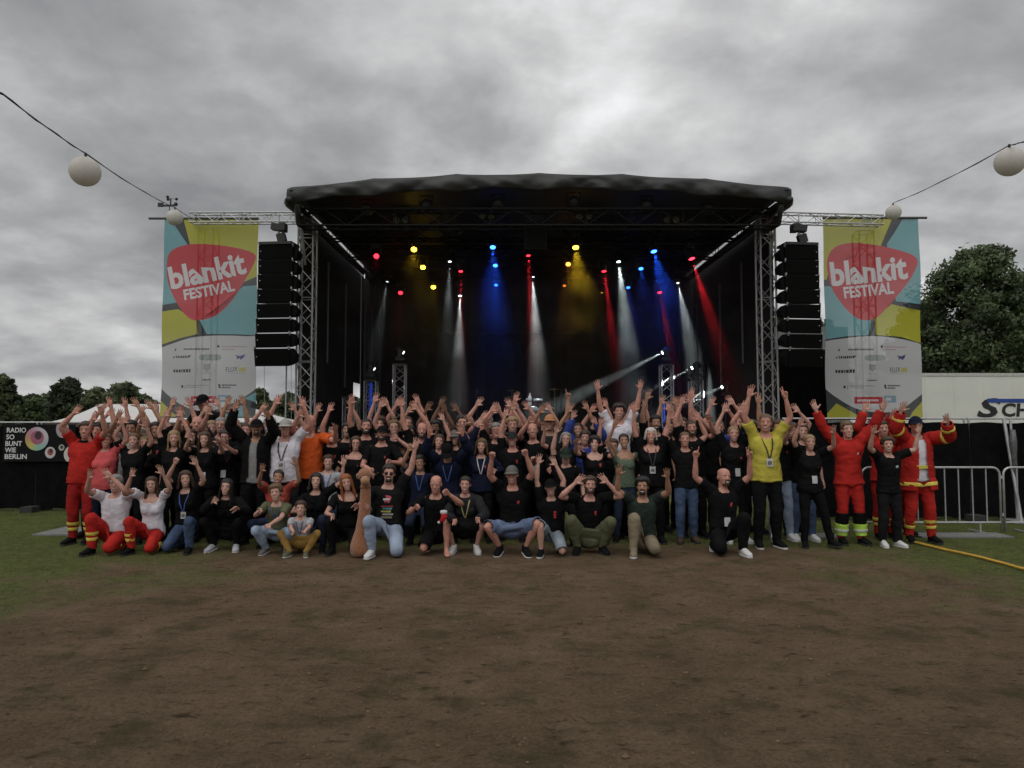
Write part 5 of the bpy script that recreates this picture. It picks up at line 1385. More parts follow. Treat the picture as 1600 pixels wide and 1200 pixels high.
class Rig:
    """joint chain of one person in rest units (metres at scale 1); all bone rotations are global"""
    def __init__(s): s.G = {}; s.pos = {}
    def solve(s, pelvis, yaw, lean, side, bend, headrot, arms, legs, hands, twist=0):
        G = s.G; pos = s.pos
        base = rot('Z', yaw)
        Gp = base @ rot('Y', side * 0.5) @ rot('X', lean * 0.6)
        Gs = base @ rot('Y', side * 0.8) @ rot('X', lean * 0.8 + bend * 0.5)
        Gc = base @ rot('Z', twist) @ rot('Y', side) @ rot('X', lean + bend)
        G['pelvis'] = Gp; G['spine'] = Gs; G['chest'] = Gc
        hy, hp, ht = headrot
        Gh = rot('Z', hy) @ rot('Y', ht) @ rot('X', hp)
        qc = Matrix(Gc.tolist()).to_quaternion(); qh = Matrix(Gh.tolist()).to_quaternion()
        G['neck'] = np.array(qc.slerp(qh, 0.5).to_matrix()); G['head'] = Gh
        pos['pelvis'] = np.array(pelvis, float)
        def chain(b): p = PARENT[b]; pos[b] = pos[p] + G[p] @ (JOINT[b] - JOINT[p])
        for b in ('spine', 'chest', 'neck', 'head'): chain(b)
        for sd, g in SG.items():
            b = sd + 'clav'; chain(b)
            tgt, pole, palm = arms[sd]
            tgt = np.array(tgt, float)
            # shoulder girdle follows a raised arm
            sh0 = pos[b] + Gc @ (JOINT[sd + 'uarm'] - JOINT[b])
            up = tgt - sh0; up = up / (np.linalg.norm(up) + 1e-6)
            lift = float(np.clip(up[2], -0.3, 1.0)) * 24
            G[b] = Gc @ rot('Y', -g * lift)
            pos[sd + 'uarm'] = pos[b] + G[b] @ (JOINT[sd + 'uarm'] - JOINT[b])
            S_ = pos[sd + 'uarm']; W_ = tgt.copy()
            hd = (tgt - S_); hd /= np.linalg.norm(hd) + 1e-6
            for it in range(4):
                W_ = tgt - hd * 0.065
                D = W_ - S_; dist = np.linalg.norm(D); mx = (ARM_L1 + ARM_L2) * 0.985
                if dist > mx: D *= mx / dist; dist = mx; W_ = S_ + D
                dist = max(dist, 0.12)
                u = D / np.linalg.norm(D)
                ca = (ARM_L1 ** 2 + dist ** 2 - ARM_L2 ** 2) / (2 * ARM_L1 * dist); ca = max(-1, min(1, ca)); sa = math.sqrt(1 - ca * ca)
                pl = np.array(pole, float); pl = pl - u * (pl @ u); pl /= np.linalg.norm(pl) + 1e-6
                E = S_ + u * ca * ARM_L1 + pl * sa * ARM_L1
                W2 = S_ + u * dist
                hd = (W2 - E); hd /= np.linalg.norm(hd)
            d1 = (E - S_) / np.linalg.norm(E - S_); d2 = hd
            X = np.array([g, 0, 0.0])
            # upper arm: swing from the clavicle's rest direction
            r0 = Gc @ X
            q1 = Vector(r0).rotation_difference(Vector(d1))
            Gu = np.array(q1.to_matrix()) @ Gc
            G[sd + 'uarm'] = Gu
            q2 = Vector(d1).rotation_difference(Vector(d2)); Gf0 = np.array(q2.to_matrix()) @ Gu
            rest = frame(X, np.array([0, -1.0, 0])); want = frame(d2, np.array(palm, float)) @ rest.T
            qa = Matrix(Gf0.tolist()).to_quaternion(); qb = Matrix(want.tolist()).to_quaternion()
            G[sd + 'farm'] = np.array(qa.slerp(qb, 0.55).to_matrix())
            G[sd + 'hand'] = want
            pos[sd + 'farm'] = E; pos[sd + 'hand'] = W2
            cl = CURL[hands[sd]]
            for f in list(FING) + ['th']:
                if f == 'th': d = np.array([g * THD[0], THD[1], THD[2]]); ax = np.array([0.15 * g, 0.5, -0.6 ]); ax = np.cross(d, np.array([g * 0.5, -0.6, -0.6]))
                else:
                    ang = FING[f][1]; d = np.array([g * math.cos(R(ang)), 0, math.sin(R(ang))]); ax = np.cross(d, np.array([0, -1.0, 0]))
                ax = tuple(ax / np.linalg.norm(ax))
                c1, c2 = cl[f]
                G[sd + f + '1'] = want @ rot(ax, c1); G[sd + f + '2'] = want @ rot(ax, c1 + c2)
                chain(sd + f + '1'); chain(sd + f + '2')
            # legs
            b = sd + 'thigh'; chain(b)
            foot, pole, toe, pitch = legs[sd]
            H = pos[b]; A = np.array(foot, float)
            D = A - H; dist = np.linalg.norm(D); mx = (LEG_L1 + LEG_L2) * 0.998
            if dist > mx: D *= mx / dist; dist = mx
            dist = max(dist, 0.16); u = D / np.linalg.norm(D)
            ca = (LEG_L1 ** 2 + dist ** 2 - LEG_L2 ** 2) / (2 * LEG_L1 * dist); ca = max(-1, min(1, ca)); sa = math.sqrt(1 - ca * ca)
            pl = np.array(pole, float); pl = pl - u * (pl @ u); pl /= np.linalg.norm(pl) + 1e-6
            Kn = H + u * ca * LEG_L1 + pl * sa * LEG_L1; An = H + u * dist
            td = np.array([math.sin(R(toe)), -math.cos(R(toe)), 0.0])
            dn = np.array([0, 0, -1.0]); fw = np.array([0, -1.0, 0])
            rest = frame(dn, fw)
            t1 = (Kn - H) / np.linalg.norm(Kn - H); t2 = (An - Kn) / np.linalg.norm(An - Kn)
            bendn = np.cross(t1, t2)
            hint1 = np.cross(np.cross(t1, t2), t1) if np.linalg.norm(bendn) > 0.12 else None
            f1 = -hint1 if hint1 is not None else (pl if sa > 0.02 else td)
            f2 = np.cross(t2, np.cross(t2, t1)) * 1.0 if np.linalg.norm(bendn) > 0.12 else f1
            if np.linalg.norm(bendn) > 0.12: f2 = t1 - t2 * (t1 @ t2)
            else: f1 = f2 = td
            G[sd + 'thigh'] = frame(t1, f1) @ rest.T; G[sd + 'shin'] = frame(t2, f2) @ rest.T
            G[sd + 'foot'] = rot('Z', toe) @ rot('X', pitch)
            pos[sd + 'shin'] = Kn; pos[sd + 'foot'] = An
        # dual quaternions
        DQ = np.zeros((len(BONES), 8)); Q = {}
        for b in ORDER:
            q = q_from_m(G[b])
            if b in PARENT and q @ Q[PARENT[b]] < 0: q = -q
            Q[b] = q
            t_ = pos[b] - G[b] @ JOINT[b]
            DQ[BI[b], :4] = q; DQ[BI[b], 4:] = 0.5 * qmul(np.array([0, *t_]), q)
        s.DQ = DQ
    def deform(s, P, W):
        D = W @ s.DQ; r = D[:, :4]; d = D[:, 4:]; n = np.linalg.norm(r, axis=1, keepdims=True); r = r / n; d = d / n
        w, v = r[:, :1], r[:, 1:]; dw, dv = d[:, :1], d[:, 1:]
        out = P + 2 * np.cross(v, np.cross(v, P) + w * P)
        t_ = 2 * (w * dv - dw * v + np.cross(v, dv))
        return out + t_
    def mat4(s, b):
        M = np.eye(4); M[:3, :3] = s.G[b]; M[:3, 3] = s.pos[b] - s.G[b] @ JOINT[b]
        return M

def vnormals(V, F3):
    N = np.zeros_like(V); a, b, c = V[F3[:, 0]], V[F3[:, 1]], V[F3[:, 2]]
    fn = np.cross(b - a, c - a)
    for i in range(3): np.add.at(N, F3[:, i], fn)
    return N / (np.linalg.norm(N, axis=1, keepdims=True) + 1e-12)
def tris(F):
    out = []
    for f in F:
        for i in range(1, len(f) - 1): out.append((f[0], f[i], f[i + 1]))
    return np.array(out, int)

# ------------------------------------------------------------------ the two builds
BODY = {}
for kind in ('man', 'woman'):
    V, F = fused(body_prims(kind == 'woman'), 0.0052, 3, 0.052)
    # eye sockets and a little mouth crease
    for s in (-1, 1):
        d = np.linalg.norm((V - np.array([s * .031, -.100, 1.668])) / np.array([1.15, 1.0, 0.75]), axis=1)
        V[:, 1] += 0.006 * np.clip(1 - d / 0.026, 0, 1) ** 1.2
    BODY[kind] = (V, tris(F), weights(V), vnormals(V, tris(F)))
CLOTHBASE = {}
for kind in ('man', 'woman'):
    V, F = fused(body_prims(kind == 'woman', fingers=False), 0.0205, 1, 1.0)
    CLOTHBASE[kind] = (V, F)

def pnoise(P, sc, seed=0):
    return fbm(P[:, 0] * sc + P[:, 1] * sc * 0.7 + 11, P[:, 2] * sc - P[:, 1] * sc * 0.6 + 7, seed, 3) - 0.5

GAR = {}
def garment(kind, name, cuts, keep, offset, rim=0.0):
    """cut the coarse body shell with planes, keep a region, push it out, give it an inner turned edge"""
    key = (kind, name)
    if key in GAR: return GAR[key]
    V, F = CLOTHBASE[kind]
    b = bmesh.new(); vs = [b.verts.new(v) for v in V]
    for f in F: b.faces.new([vs[i] for i in f])
    b.normal_update()
    for co, no, sel in cuts:
        gm_ = [g for g in b.faces if sel(g.calc_center_median())]
        ge = set(); gv = set()
        for f in gm_: ge.update(f.edges); gv.update(f.verts)
        bmesh.ops.bisect_plane(b, geom=list(gv) + list(ge) + gm_, plane_co=co, plane_no=no, dist=0.002)
    dele = [f for f in b.faces if not keep(f.calc_center_median())]
    bmesh.ops.delete(b, geom=dele, context='FACES')
    b.verts.ensure_lookup_table(); b.verts.index_update()
    V = np.array([v.co for v in b.verts]); F = [tuple(v.index for v in f.verts) for f in b.faces]
    T3 = tris(F); N = vnormals(V, T3)
    bnd = np.zeros(len(V), bool)
    edges = []
    for e_ in b.edges:
        if len(e_.link_faces) == 1:
            l = [q for q in e_.link_faces[0].loops if q.edge == e_][0]
            edges.append((l.vert.index, l.link_loop_next.vert.index)); bnd[l.vert.index] = bnd[l.link_loop_next.vert.index] = True
    b.free()
    W = weights(V)
    off = np.array([offset(v) for v in V])
    P = V + N * off[:, None]
    # turned-in edge: duplicate the border a little inwards so the cloth has thickness
    bi = np.where(bnd)[0]; mp = {k: len(V) + i for i, k in enumerate(bi)}
    P = np.vstack([P, V[bi] + N[bi] * (off[bi] - 0.009)[:, None]]); W = np.vstack([W, W[bi]])
    N = np.vstack([N, N[bi]])
    F = F + [(i1, i0, mp[i0], mp[i1]) for i0, i1 in edges]
    GAR[key] = (P, F, W, N)
    return GAR[key]
isarm = lambda c: abs(c.x) > 0.19 and c.z > 1.2
istorso = lambda c: not isarm(c)
def arm_cut(a): return [((s * a, 0, 0), (s, 0, 0), lambda c, s=s: isarm(c) and c.x * s > 0) for s in (-1, 1)]
def z_cut(z, sel=istorso): return [((0, 0, z), (0, 0, 1), sel)]
def top_garment(kind, hem, sleeve, neck, loose, thick=0.0, name=''):
    """neck: height of the neckline at the front; slopes up to the nape"""
    npt, nno = (0, -.07, neck - 0.022), Vector((0, -0.62, 1)).normalized()
    cuts = z_cut(hem) + arm_cut(sleeve) + [(npt, tuple(nno), lambda c: c.z > 1.38 and abs(c.x) < 0.15)]
    def keep(c):
        if c.z < hem: return False
        if isarm(c): return abs(c.x) < sleeve
        if c.z > 1.36 and abs(c.x) < 0.15 and (c - Vector(npt)).dot(nno) > 0: return False
        return c.z < 1.555
    def offs(v):
        o = 0.011 + thick
        if abs(v[0]) > 0.2 and v[2] > 1.2: return o + loose * 0.55 * min(1, (abs(v[0]) - 0.2) / 0.15)
        return o + loose * float(np.clip((1.33 - v[2]) / 0.25, 0, 1)) * (1.0 if v[1] < 0.03 else 0.7)
    return garment(kind, ('top', hem, sleeve, neck, loose, thick, name), cuts, keep, offs)
def leg_garment(kind, top, bottom, loose):
    def keep(c): return bottom < c.z < top and not isarm(c)
    def offs(v): return 0.009 + loose * float(np.clip((0.80 - v[2]) / 0.35, 0.15, 1))
    return garment(kind, ('leg', top, bottom, loose), z_cut(top) + z_cut(bottom), keep, offs)
def band_garment(kind, z0, z1, base_off, arms=None, side=0):
    """reflective band round torso or legs between two heights, or round the arms"""
    if arms:
        a0, a1 = arms
        return garment(kind, ('aband', a0, a1, base_off, side), arm_cut(a0) + arm_cut(a1), lambda c: isarm(c) and a0 < abs(c.x) < a1 and c.x * side >= 0, lambda v: base_off)
    return garment(kind, ('band', z0, z1, base_off, side), z_cut(z0) + z_cut(z1), lambda c: z0 < c.z < z1 and not isarm(c) and c.x * side >= 0, lambda v: base_off)

# front-of-shirt surface in rest pose, for prints, lanyards and badges
FRONT = {}
for kind in ('man', 'woman'):
    P, F, W, N = top_garment(kind, 0.86, 0.37, 1.475, 0.022)
    FRONT[kind] = BVHTree.FromPolygons([Vector(p) for p in P], F)
def chest_point(kind, x, z, lift):
    h = FRONT[kind].ray_cast(Vector((x, -1, z)), Vector((0, 1, 0)))
    if h[0] is None: return np.array([x, -0.12 - lift, z])
    return np.array(h[0]) + np.array([0, -lift, 0])
def chest_patch(kind, loop, lift=0.005):
    """a flat printed shape (x,z outline) laid on the chest"""
    P = [chest_point(kind, x, z, lift) for x, z in loop]; c = np.mean(P, 0); cc = chest_point(kind, c[0], c[2], lift)
    P = np.array(P + [cc]); n = len(loop)
    return P, [(i, (i + 1) % n, n) for i in range(n)], weights(P)
def chest_strip(kind, pts, width, lift=0.007):
    V = []; F = []
    for i, (x, z) in enumerate(pts):
        a = np.array(pts[max(i - 1, 0)]); b = np.array(pts[min(i + 1, len(pts) - 1)]); d = (b - a) / (np.linalg.norm(b - a) + 1e-9); n = np.array([-d[1], d[0]]) * width / 2
        V += [chest_point(kind, x + n[0], z + n[1], lift), chest_point(kind, x - n[0], z - n[1], lift)]
        if i: F.append((2 * i - 2, 2 * i - 1, 2 * i + 1, 2 * i))
    V = np.array(V); return V, F, weights(V)

# ------------------------------------------------------------------ head pieces in rest coordinates (shared meshes)
def scalp(kind, region, off, seed, amp, sc):
    V, T3, _, N = BODY[kind]; c = V[T3].mean(1)
    k = T3[np.array([region(p) for p in c])]
    u, inv = np.unique(k, return_inverse=True); F = inv.reshape(-1, 3); P = V[u]; n = N[u]
    cnt = {}
    for f in F:
        for i in range(3): e_ = tuple(sorted((f[i], f[(i + 1) % 3]))); cnt[e_] = cnt.get(e_, 0) + 1
    bd = np.zeros(len(P), bool)
    for e_, q in cnt.items():
        if q == 1: bd[list(e_)] = True
    o = off * (0.75 + amp * (fbm(P[:, 0] * sc + P[:, 2] * sc * .3, P[:, 1] * sc + P[:, 2] * sc * .5, seed, 3)))
    o = np.where(bd, 0.0005, o)
    return P + n * o[:, None], F
def hairline(p):
    """True on the part of the head that carries hair"""
    x, y, z = p
    if z < 1.60 or abs(x) > 0.0795 and z < 1.69: return False
    front = 1.728 if abs(x) < .045 else 1.715 - (abs(x) - .045) * 0.5
    if y < -0.045: return z > front - max(0, (y + .075)) * 1.2
    if y < 0.03: return z > 1.665
    return z > 1.60 - 0.02
def lowhair(p): return hairline(p) or (p[1] > 0.03 and p[2] > 1.585)
HEADPIECE = {}
def hair_curtain(length, width_open, thick, flare, seed):
    """long hair: sheet falling from the crown, open at the face"""
    nphi, nt_ = 44, 16; V = []
    rr = np.random.default_rng(seed)
    for i in range(nphi):
        ph = width_open + (2 * math.pi - 2 * width_open) * i / (nphi - 1)      # 0 faces front (-y)
        rid = 0.004 * math.sin(i * 1.9 + seed) + 0.003 * math.sin(i * 4.3 + seed * 2)
        side = abs(math.sin(ph)); back = (1 - math.cos(ph)) / 2
        ln = length * (0.86 + 0.14 * back) * (1 + 0.05 * math.sin(i * 2.3 + seed))
        for j in range(nt_):
            t_ = j / (nt_ - 1)
            if t_ < 0.45:
                a = t_ / 0.45 * math.pi / 2 * 1.02
                rx = (.080 + thick) * math.sin(a); ry = (.104 + thick) * math.sin(a); z = 1.672 + (.112 + thick) * math.cos(a)
            else:
                u = (t_ - 0.45) / 0.55
                rx = (.080 + thick) * (1 + flare * u); ry = (.104 + thick) * (1 - 0.18 * u + 0.05 * flare); z = 1.672 - ln * u
            r_ = 1 + (rid * 10) * min(1, t_ * 1.6)
            wav = 0.006 * math.sin(t_ * 14 + i * 0.8 + seed) * t_
            V.append((rx * r_ * math.sin(ph) + wav, -ry * r_ * math.cos(ph) - 0.006 + wav, z))
    F = [(i * nt_ + j, i * nt_ + j + 1, (i + 1) * nt_ + j + 1, (i + 1) * nt_ + j) for i in range(nphi - 1) for j in range(nt_ - 1)]
    V = np.array(V); c = np.array([0, 0, 1.66])
    inn = V.copy(); d = V - np.array([0, 0, 0]); dd = V * np.array([1, 1, 0]); dd /= np.linalg.norm(dd, axis=1, keepdims=True) + 1e-6
    inn = V - dd * 0.012
    n = len(V)
    F2 = [tuple(q + n for q in f[::-1]) for f in F]
    edge = [(0 * nt_ + j, 0 * nt_ + j + 1) for j in range(nt_ - 1)][::-1] + []
    side_f = [(j, n + j, n + j + 1, j + 1) for j in range(nt_ - 1)] + [((nphi - 1) * nt_ + j + 1, n + (nphi - 1) * nt_ + j + 1, n + (nphi - 1) * nt_ + j, (nphi - 1) * nt_ + j) for j in range(nt_ - 1)]
    bot = [(i * nt_ + nt_ - 1, n + i * nt_ + nt_ - 1, n + (i + 1) * nt_ + nt_ - 1, (i + 1) * nt_ + nt_ - 1) for i in range(nphi - 1)]
    return np.vstack([V, inn]), F + F2 + side_f + bot
def curtain_low(length):
    v, f = hair_curtain(length, R(58), -0.002, 0.25, 3); v = np.asarray(v); keep = [g for g in f if max(v[i][2] for i in g) < 1.70]
    return v, keep
def merge(parts):
    V = []; F = []
    for v, f in parts:
        o = sum(len(q) for q in V); V.append(np.asarray(v, float)); F += [tuple(int(i) + o for i in g) for g in f]
    return np.vstack(V), F
def blob(c, r, n=12, jit=0.0, seed=0):
    v, f = ell_prim(c, r, n); v = np.array([tuple(q) for q in v])
    if jit: v = v + (np.random.default_rng(seed).random(v.shape) - .5) * jit
    return v, f
def hair_geo(style, kind='man'):
    if style == 'buzz': return scalp(kind, hairline, 0.005, 1, 0.3, 60)
    if style == 'capped': return merge([scalp(kind, lambda p: lowhair(p) and p[2] < 1.70, 0.010, 2, 0.5, 45), curtain_low(0.22)])
    if style == 'under': return scalp(kind, lambda p: hairline(p) and p[2] < 1.712 and p[1] > -0.06, 0.008, 2, 0.5, 45)
    if style == 'short': return scalp(kind, hairline, 0.016, 2, 0.9, 45)
    if style == 'thick': return scalp(kind, lowhair, 0.026, 3, 1.0, 34)
    if style == 'curly':
        parts = [scalp(kind, lowhair, 0.026, 4, 1.2, 40)]; rr = random.Random(4)
        for i in range(70):
            a = rr.uniform(0.5, 2 * math.pi - 0.5); e_ = rr.uniform(-0.1, 1.45)
            p = (.088 * math.sin(a) * math.cos(e_), -.11 * math.cos(a) * math.cos(e_) + .0, 1.682 + .108 * math.sin(e_))
            parts.append(blob(p, (.018, .018, .018), 7, 0.006, i))
        return merge(parts)
    if style == 'fringe':      # balding: hair only round the back and sides
        return scalp(kind, lambda p: p[1] > -0.02 and 1.60 < p[2] < 1.705 and hairline((p[0], max(p[1], .031), p[2])) and abs(p[0]) < .0795 or (p[1] > .05 and 1.59 < p[2] < 1.71), 0.008, 6, 0.5, 60)
    if style == 'tied': return merge([scalp(kind, lowhair, 0.011, 7, 0.4, 50), blob((0, .115, 1.70), (.032, .03, .032), 12, .006, 3)])
    if style == 'pony': return merge([scalp(kind, lowhair, 0.011, 7, 0.4, 50), loft_np([((0, .10, 1.70), .022), ((0, .135, 1.68), .030), ((.01, .145, 1.61), .030), ((.015, .135, 1.53), .022), ((.015, .125, 1.47), .006)])])
    if style == 'bun': return merge([scalp(kind, lowhair, 0.012, 8, 0.4, 50), blob((0, .04, 1.80), (.042, .042, .034), 14, .008, 5)])
    if style == 'bob': return merge([scalp(kind, lowhair, 0.016, 9, 0.6, 45), hair_curtain(0.085, R(52), 0.014, 0.12, 2)])
    if style == 'long': return merge([scalp(kind, lowhair, 0.014, 10, 0.6, 45), hair_curtain(0.24, R(52), 0.012, 0.22, 5)])
    if style == 'xlong': return merge([scalp(kind, lowhair, 0.016, 11, 0.6, 45), hair_curtain(0.36, R(46), 0.014, 0.30, 9)])
    if style == 'full': return merge([scalp(kind, lowhair, 0.020, 12, 0.8, 40), hair_curtain(0.17, R(50), 0.024, 0.30, 13)])
def loft_np(cr, n=10):
    secs = [(c, (r_, 0, 0), (0, r_ * 0.8, 0.3 * r_)) for c, r_ in cr]
    v, f = loft_prim(secs, n); return np.array([tuple(q) for q in v]), f
def cap_geo(dome_only=False, brim_only=False):
    V = []; n = 24; rings = 8; F = []
    for j in range(rings + 1):
        a = j / rings * math.pi / 2
        for k in range(n):
            p = 2 * math.pi * k / n
            fl = 1 + 0.012 * math.cos(6 * p) * math.sin(a)
            V.append((.088 * math.sin(a) * math.sin(p) * fl, -.112 * math.sin(a) * math.cos(p) * fl - .004, 1.702 + .090 * math.cos(a) * 1.02 - (0.012 * math.sin(a) if math.cos(p) < 0 else 0)))
    for j in range(rings):
        for k in range(n): F.append((j * n + k, (j + 1) * n + k, (j + 1) * n + (k + 1) % n, j * n + (k + 1) % n))
    return np.array(V), F
def brim_geo():
    V = []; F = []; n = 15; m = 5
    for th in (0, 1):
        for j in range(m):
            for k in range(n):
                p = R(-62 + 124 * k / (n - 1)); t_ = j / (m - 1)
                ext = 0.085 * math.cos(p * 0.95) ** 0.6 * t_
                x = (.088 + ext * 0.35) * math.sin(p); y = -(.110 + ext) * math.cos(p) - .004 * 1 - ext * 0.12
                V.append((x, y, 1.708 - 0.30 * ext - 0.9 * (x * x) - th * 0.004 + 0.002))
    o = n * m
    for j in range(m - 1):
        for k in range(n - 1):
            q = (j * n + k, j * n + k + 1, (j + 1) * n + k + 1, (j + 1) * n + k); F += [q, tuple(i + o for i in q[::-1])]
    F += [((m - 1) * n + k, (m - 1) * n + k + 1, o + (m - 1) * n + k + 1, o + (m - 1) * n + k) for k in range(n - 1)]
    return np.array(V), F
def eye_geo(s):
    c = (s * .031, -.0925, 1.6675)
    w = blob(c, (.0135, .0085, .0068), 12); i = blob((c[0], c[1] - .0058, c[2]), (.0064, .0042, .0064), 10)
    V, F = merge([w, i]); return V, F, [0] * len(w[1]) + [1] * len(i[1])
def brow_geo(s):
    v, f = loft_prim([((s * .014, -.1055, 1.6855), (0, .003, 0), (0, 0, .0035)), ((s * .030, -.1045, 1.690), (0, .0035, 0), (0, 0, .0040)), ((s * .047, -.092, 1.6855), (0, .003, 0), (0, 0, .0020))], 8)
    return np.array([tuple(q) for q in v]), f
def mouth_geo(openm):
    h = 0.0155 if openm else 0.006; wd = .031 if openm else .026
    out = [(wd * math.cos(a), h * (math.sin(a) if math.sin(a) < 0 else 0.45 * math.sin(a)) + 0.006 * math.cos(a) ** 2) for a in np.linspace(0, 2 * math.pi, 21)[:-1]]
    def dep(x): return -.1172 + 10.0 * x * x
    V = [(x, dep(x), 1.600 + z) for x, z in out] + [(0, dep(0), 1.600)]
    n = len(out); F = [(i, (i + 1) % n, n) for i in range(n)]; mi = [0] * n
    tt = [(wd * 0.80 * c, zt) for c, zt in ((-1, .0052), (-.5, .0030), (0, .0022), (.5, .0030), (1, .0052))]
    o = len(V)
    for x, z in tt: V.append((x, dep(x) - .0016, 1.600 + z + .0010))
    for x, z in tt: V.append((x * 0.92, dep(x) - .0016, 1.600 + z - (.0095 if openm else .0040) * (1 - abs(x) / wd * 0.6)))
    for i in range(4): F.append((o + i, o + 5 + i, o + 6 + i, o + 1 + i)); mi.append(1)
    # closed back so that it is a solid lip shape
    return np.array(V), F, mi
def glasses_geo(dark):
    parts = []; mi = []
    for s in (-1, 1):
        c = np.array([s * .032, -.113, 1.664]); ring = []
        n = 16
        v = []; f = []
        for k in range(n):
            a = 2 * math.pi * k / n
            for q in range(4):
                b_ = 2 * math.pi * q / 4
                rr_ = 1 + 0.09 * math.cos(b_)
                v.append((c[0] + .0235 * math.cos(a) * rr_, c[1] + .0022 * math.sin(b_) + abs(.0235 * math.cos(a) + s * .0) * 0.10, c[2] + .0185 * math.sin(a) * rr_))
        for k in range(n):
            for q in range(4): f.append((k * 4 + q, ((k + 1) % n) * 4 + q, ((k + 1) % n) * 4 + (q + 1) % 4, k * 4 + (q + 1) % 4))
        parts.append((v, f)); mi += [0] * len(f)
        if dark:
            lv = [(c[0] + .0235 * math.cos(2 * math.pi * k / n), c[1] - .001, c[2] + .0185 * math.sin(2 * math.pi * k / n)) for k in range(n)] + [(c[0], c[1] - .004, c[2])]
            parts.append((lv, [(k, (k + 1) % n, n) for k in range(n)])); mi += [1] * n
        tv, tf = loft_prim([((s * .055, -.108, 1.668), (.0015, 0, 0), (0, 0, .0025)), ((s * .079, -.03, 1.668), (.0015, 0, 0), (0, 0, .0025)), ((s * .081, .02, 1.662), (.0015, 0, 0), (0, 0, .0025))], 6)
        parts.append(([tuple(q) for q in tv], tf)); mi += [0] * len(tf)
    bv, bf = loft_prim([((-.010, -.114, 1.668), (0, .0015, 0), (0, 0, .0018)), ((.010, -.114, 1.668), (0, .0015, 0), (0, 0, .0018))], 6)
    parts.append(([tuple(q) for q in bv], bf)); mi += [0] * len(bf)
    V, F = merge(parts); return V, F, mi
def beard_geo(full):
    reg = (lambda p: p[1] < .01 and 1.55 < p[2] < 1.632 and not (abs(p[0]) < .024 and 1.588 < p[2] < 1.611) and not (p[2] > 1.612 and abs(p[0]) < .052 and p[2] > 1.619) and not (p[1] > -0.05 and abs(p[0]) < 0.045)) if full else \
          (lambda p: p[1] < -.045 and 1.55 < p[2] < 1.624 and abs(p[0]) < .040 and not (abs(p[0]) < .022 and 1.588 < p[2] < 1.611) and not (p[2] > 1.59 and abs(p[0]) > .034))
    return scalp('man', reg, 0.010 if full else 0.006, 15, 0.8, 70)
def shoe_geo(s, boot=False):
    x = s * .101
    up = [((x, .062, .045), .030, .030), ((x, .045, .050), .040, .044), ((x, .0, .060), .044, .055), ((x, -.05, .058), .046, .050), ((x + s * .003, -.10, .046), .050, .038), ((x + s * .003, -.15, .040), .047, .030), ((x, -.185, .036), .034, .022), ((x, -.200, .034), .014, .012)]
    v1, f1 = loft_prim([(c, (rx, 0, 0), (0, 0, rz)) for c, rx, rz in up], 16, 2.3)
    top = 0.20 if boot else 0.115
    v2, f2 = loft_prim([((x, .012, .05), (.046, 0, 0), (0, .054, 0)), ((x, .014, top * 0.7), (.046, 0, 0), (0, .052, 0)), ((x, .013, top), (.048, 0, 0), (0, .053, 0))], 16)
    sole = [((x, .072, .012), .030), ((x, .05, .012), .043), ((x, .0, .012), .045), ((x, -.05, .012), .047), ((x + s * .003, -.10, .012), .053), ((x + s * .003, -.15, .012), .050), ((x, -.19, .012), .036), ((x, -.208, .013), .012)]
    v3, f3 = loft_prim([(c, (rx, 0, 0), (0, 0, .014)) for c, rx in sole], 14, 4)
    V, F = merge([([tuple(q) for q in v1], f1), ([tuple(q) for q in v2], f2), ([tuple(q) for q in v3], f3)])
    return V, F, [0] * (len(f1) + len(f2)) + [1] * len(f3)

SKINS = [mat('skin_fair', (0.502, 0.286, 0.224), 0.55, 0.20, 22, bump=0.12, bscale=160), mat('skin_pink', (0.502, 0.264, 0.207), 0.55, 0.20, 22, bump=0.12, bscale=160), mat('skin_tan', (0.378, 0.202, 0.132), 0.55, 0.20, 22, bump=0.12, bscale=160), mat('skin_ruddy', (0.484, 0.233, 0.176), 0.55, 0.20, 22, bump=0.12, bscale=160), mat('skin_brown', (0.176, 0.088, 0.055), 0.55, 0.20, 22, bump=0.12, bscale=160)]
def strand_mat(name, col):
    if name in MATS: return MATS[name]
    m = bpy.data.materials.new(name); m.use_nodes = True; t = m.node_tree; N = t.nodes; L = t.links; b = N['Principled BSDF']; b.inputs['Roughness'].default_value = 0.45
    tcn = N.new('ShaderNodeTexCoord'); mp = N.new('ShaderNodeMapping'); mp.inputs['Scale'].default_value = (170, 120, 16); L.new(tcn.outputs['Object'], mp.inputs[0])
    nz = N.new('ShaderNodeTexNoise'); nz.inputs['Scale'].default_value = 1.0; nz.inputs['Detail'].default_value = 3; nz.inputs['Distortion'].default_value = 0.6; L.new(mp.outputs[0], nz.inputs['Vector'])
    rp = N.new('ShaderNodeValToRGB'); rp.color_ramp.elements[0].position = 0.34; rp.color_ramp.elements[0].color = (*[c * 0.35 for c in col], 1); rp.color_ramp.elements[1].position = 0.68; rp.color_ramp.elements[1].color = (*[min(1, c * 1.7) for c in col], 1)
    L.new(nz.outputs['Fac'], rp.inputs[0]); L.new(rp.outputs[0], b.inputs['Base Color'])
    bp = N.new('ShaderNodeBump'); bp.inputs['Strength'].default_value = 0.8; bp.inputs['Distance'].default_value = 0.01; L.new(nz.outputs['Fac'], bp.inputs['Height']); L.new(bp.outputs[0], b.inputs['Normal'])
    MATS[name] = m
    return m
def hairm(n): 
    c = dict(black=(.010, .009, .009), dark=(.022, .014, .010), brown=(.055, .030, .017), light=(.13, .078, .038), blond=(.30, .20, .10), red=(.27, .085, .022), grey=(.22, .21, .20), white=(.55, .52, .48), orange=(.3, .12, .04))[n]
    return strand_mat('hair_' + n, c)
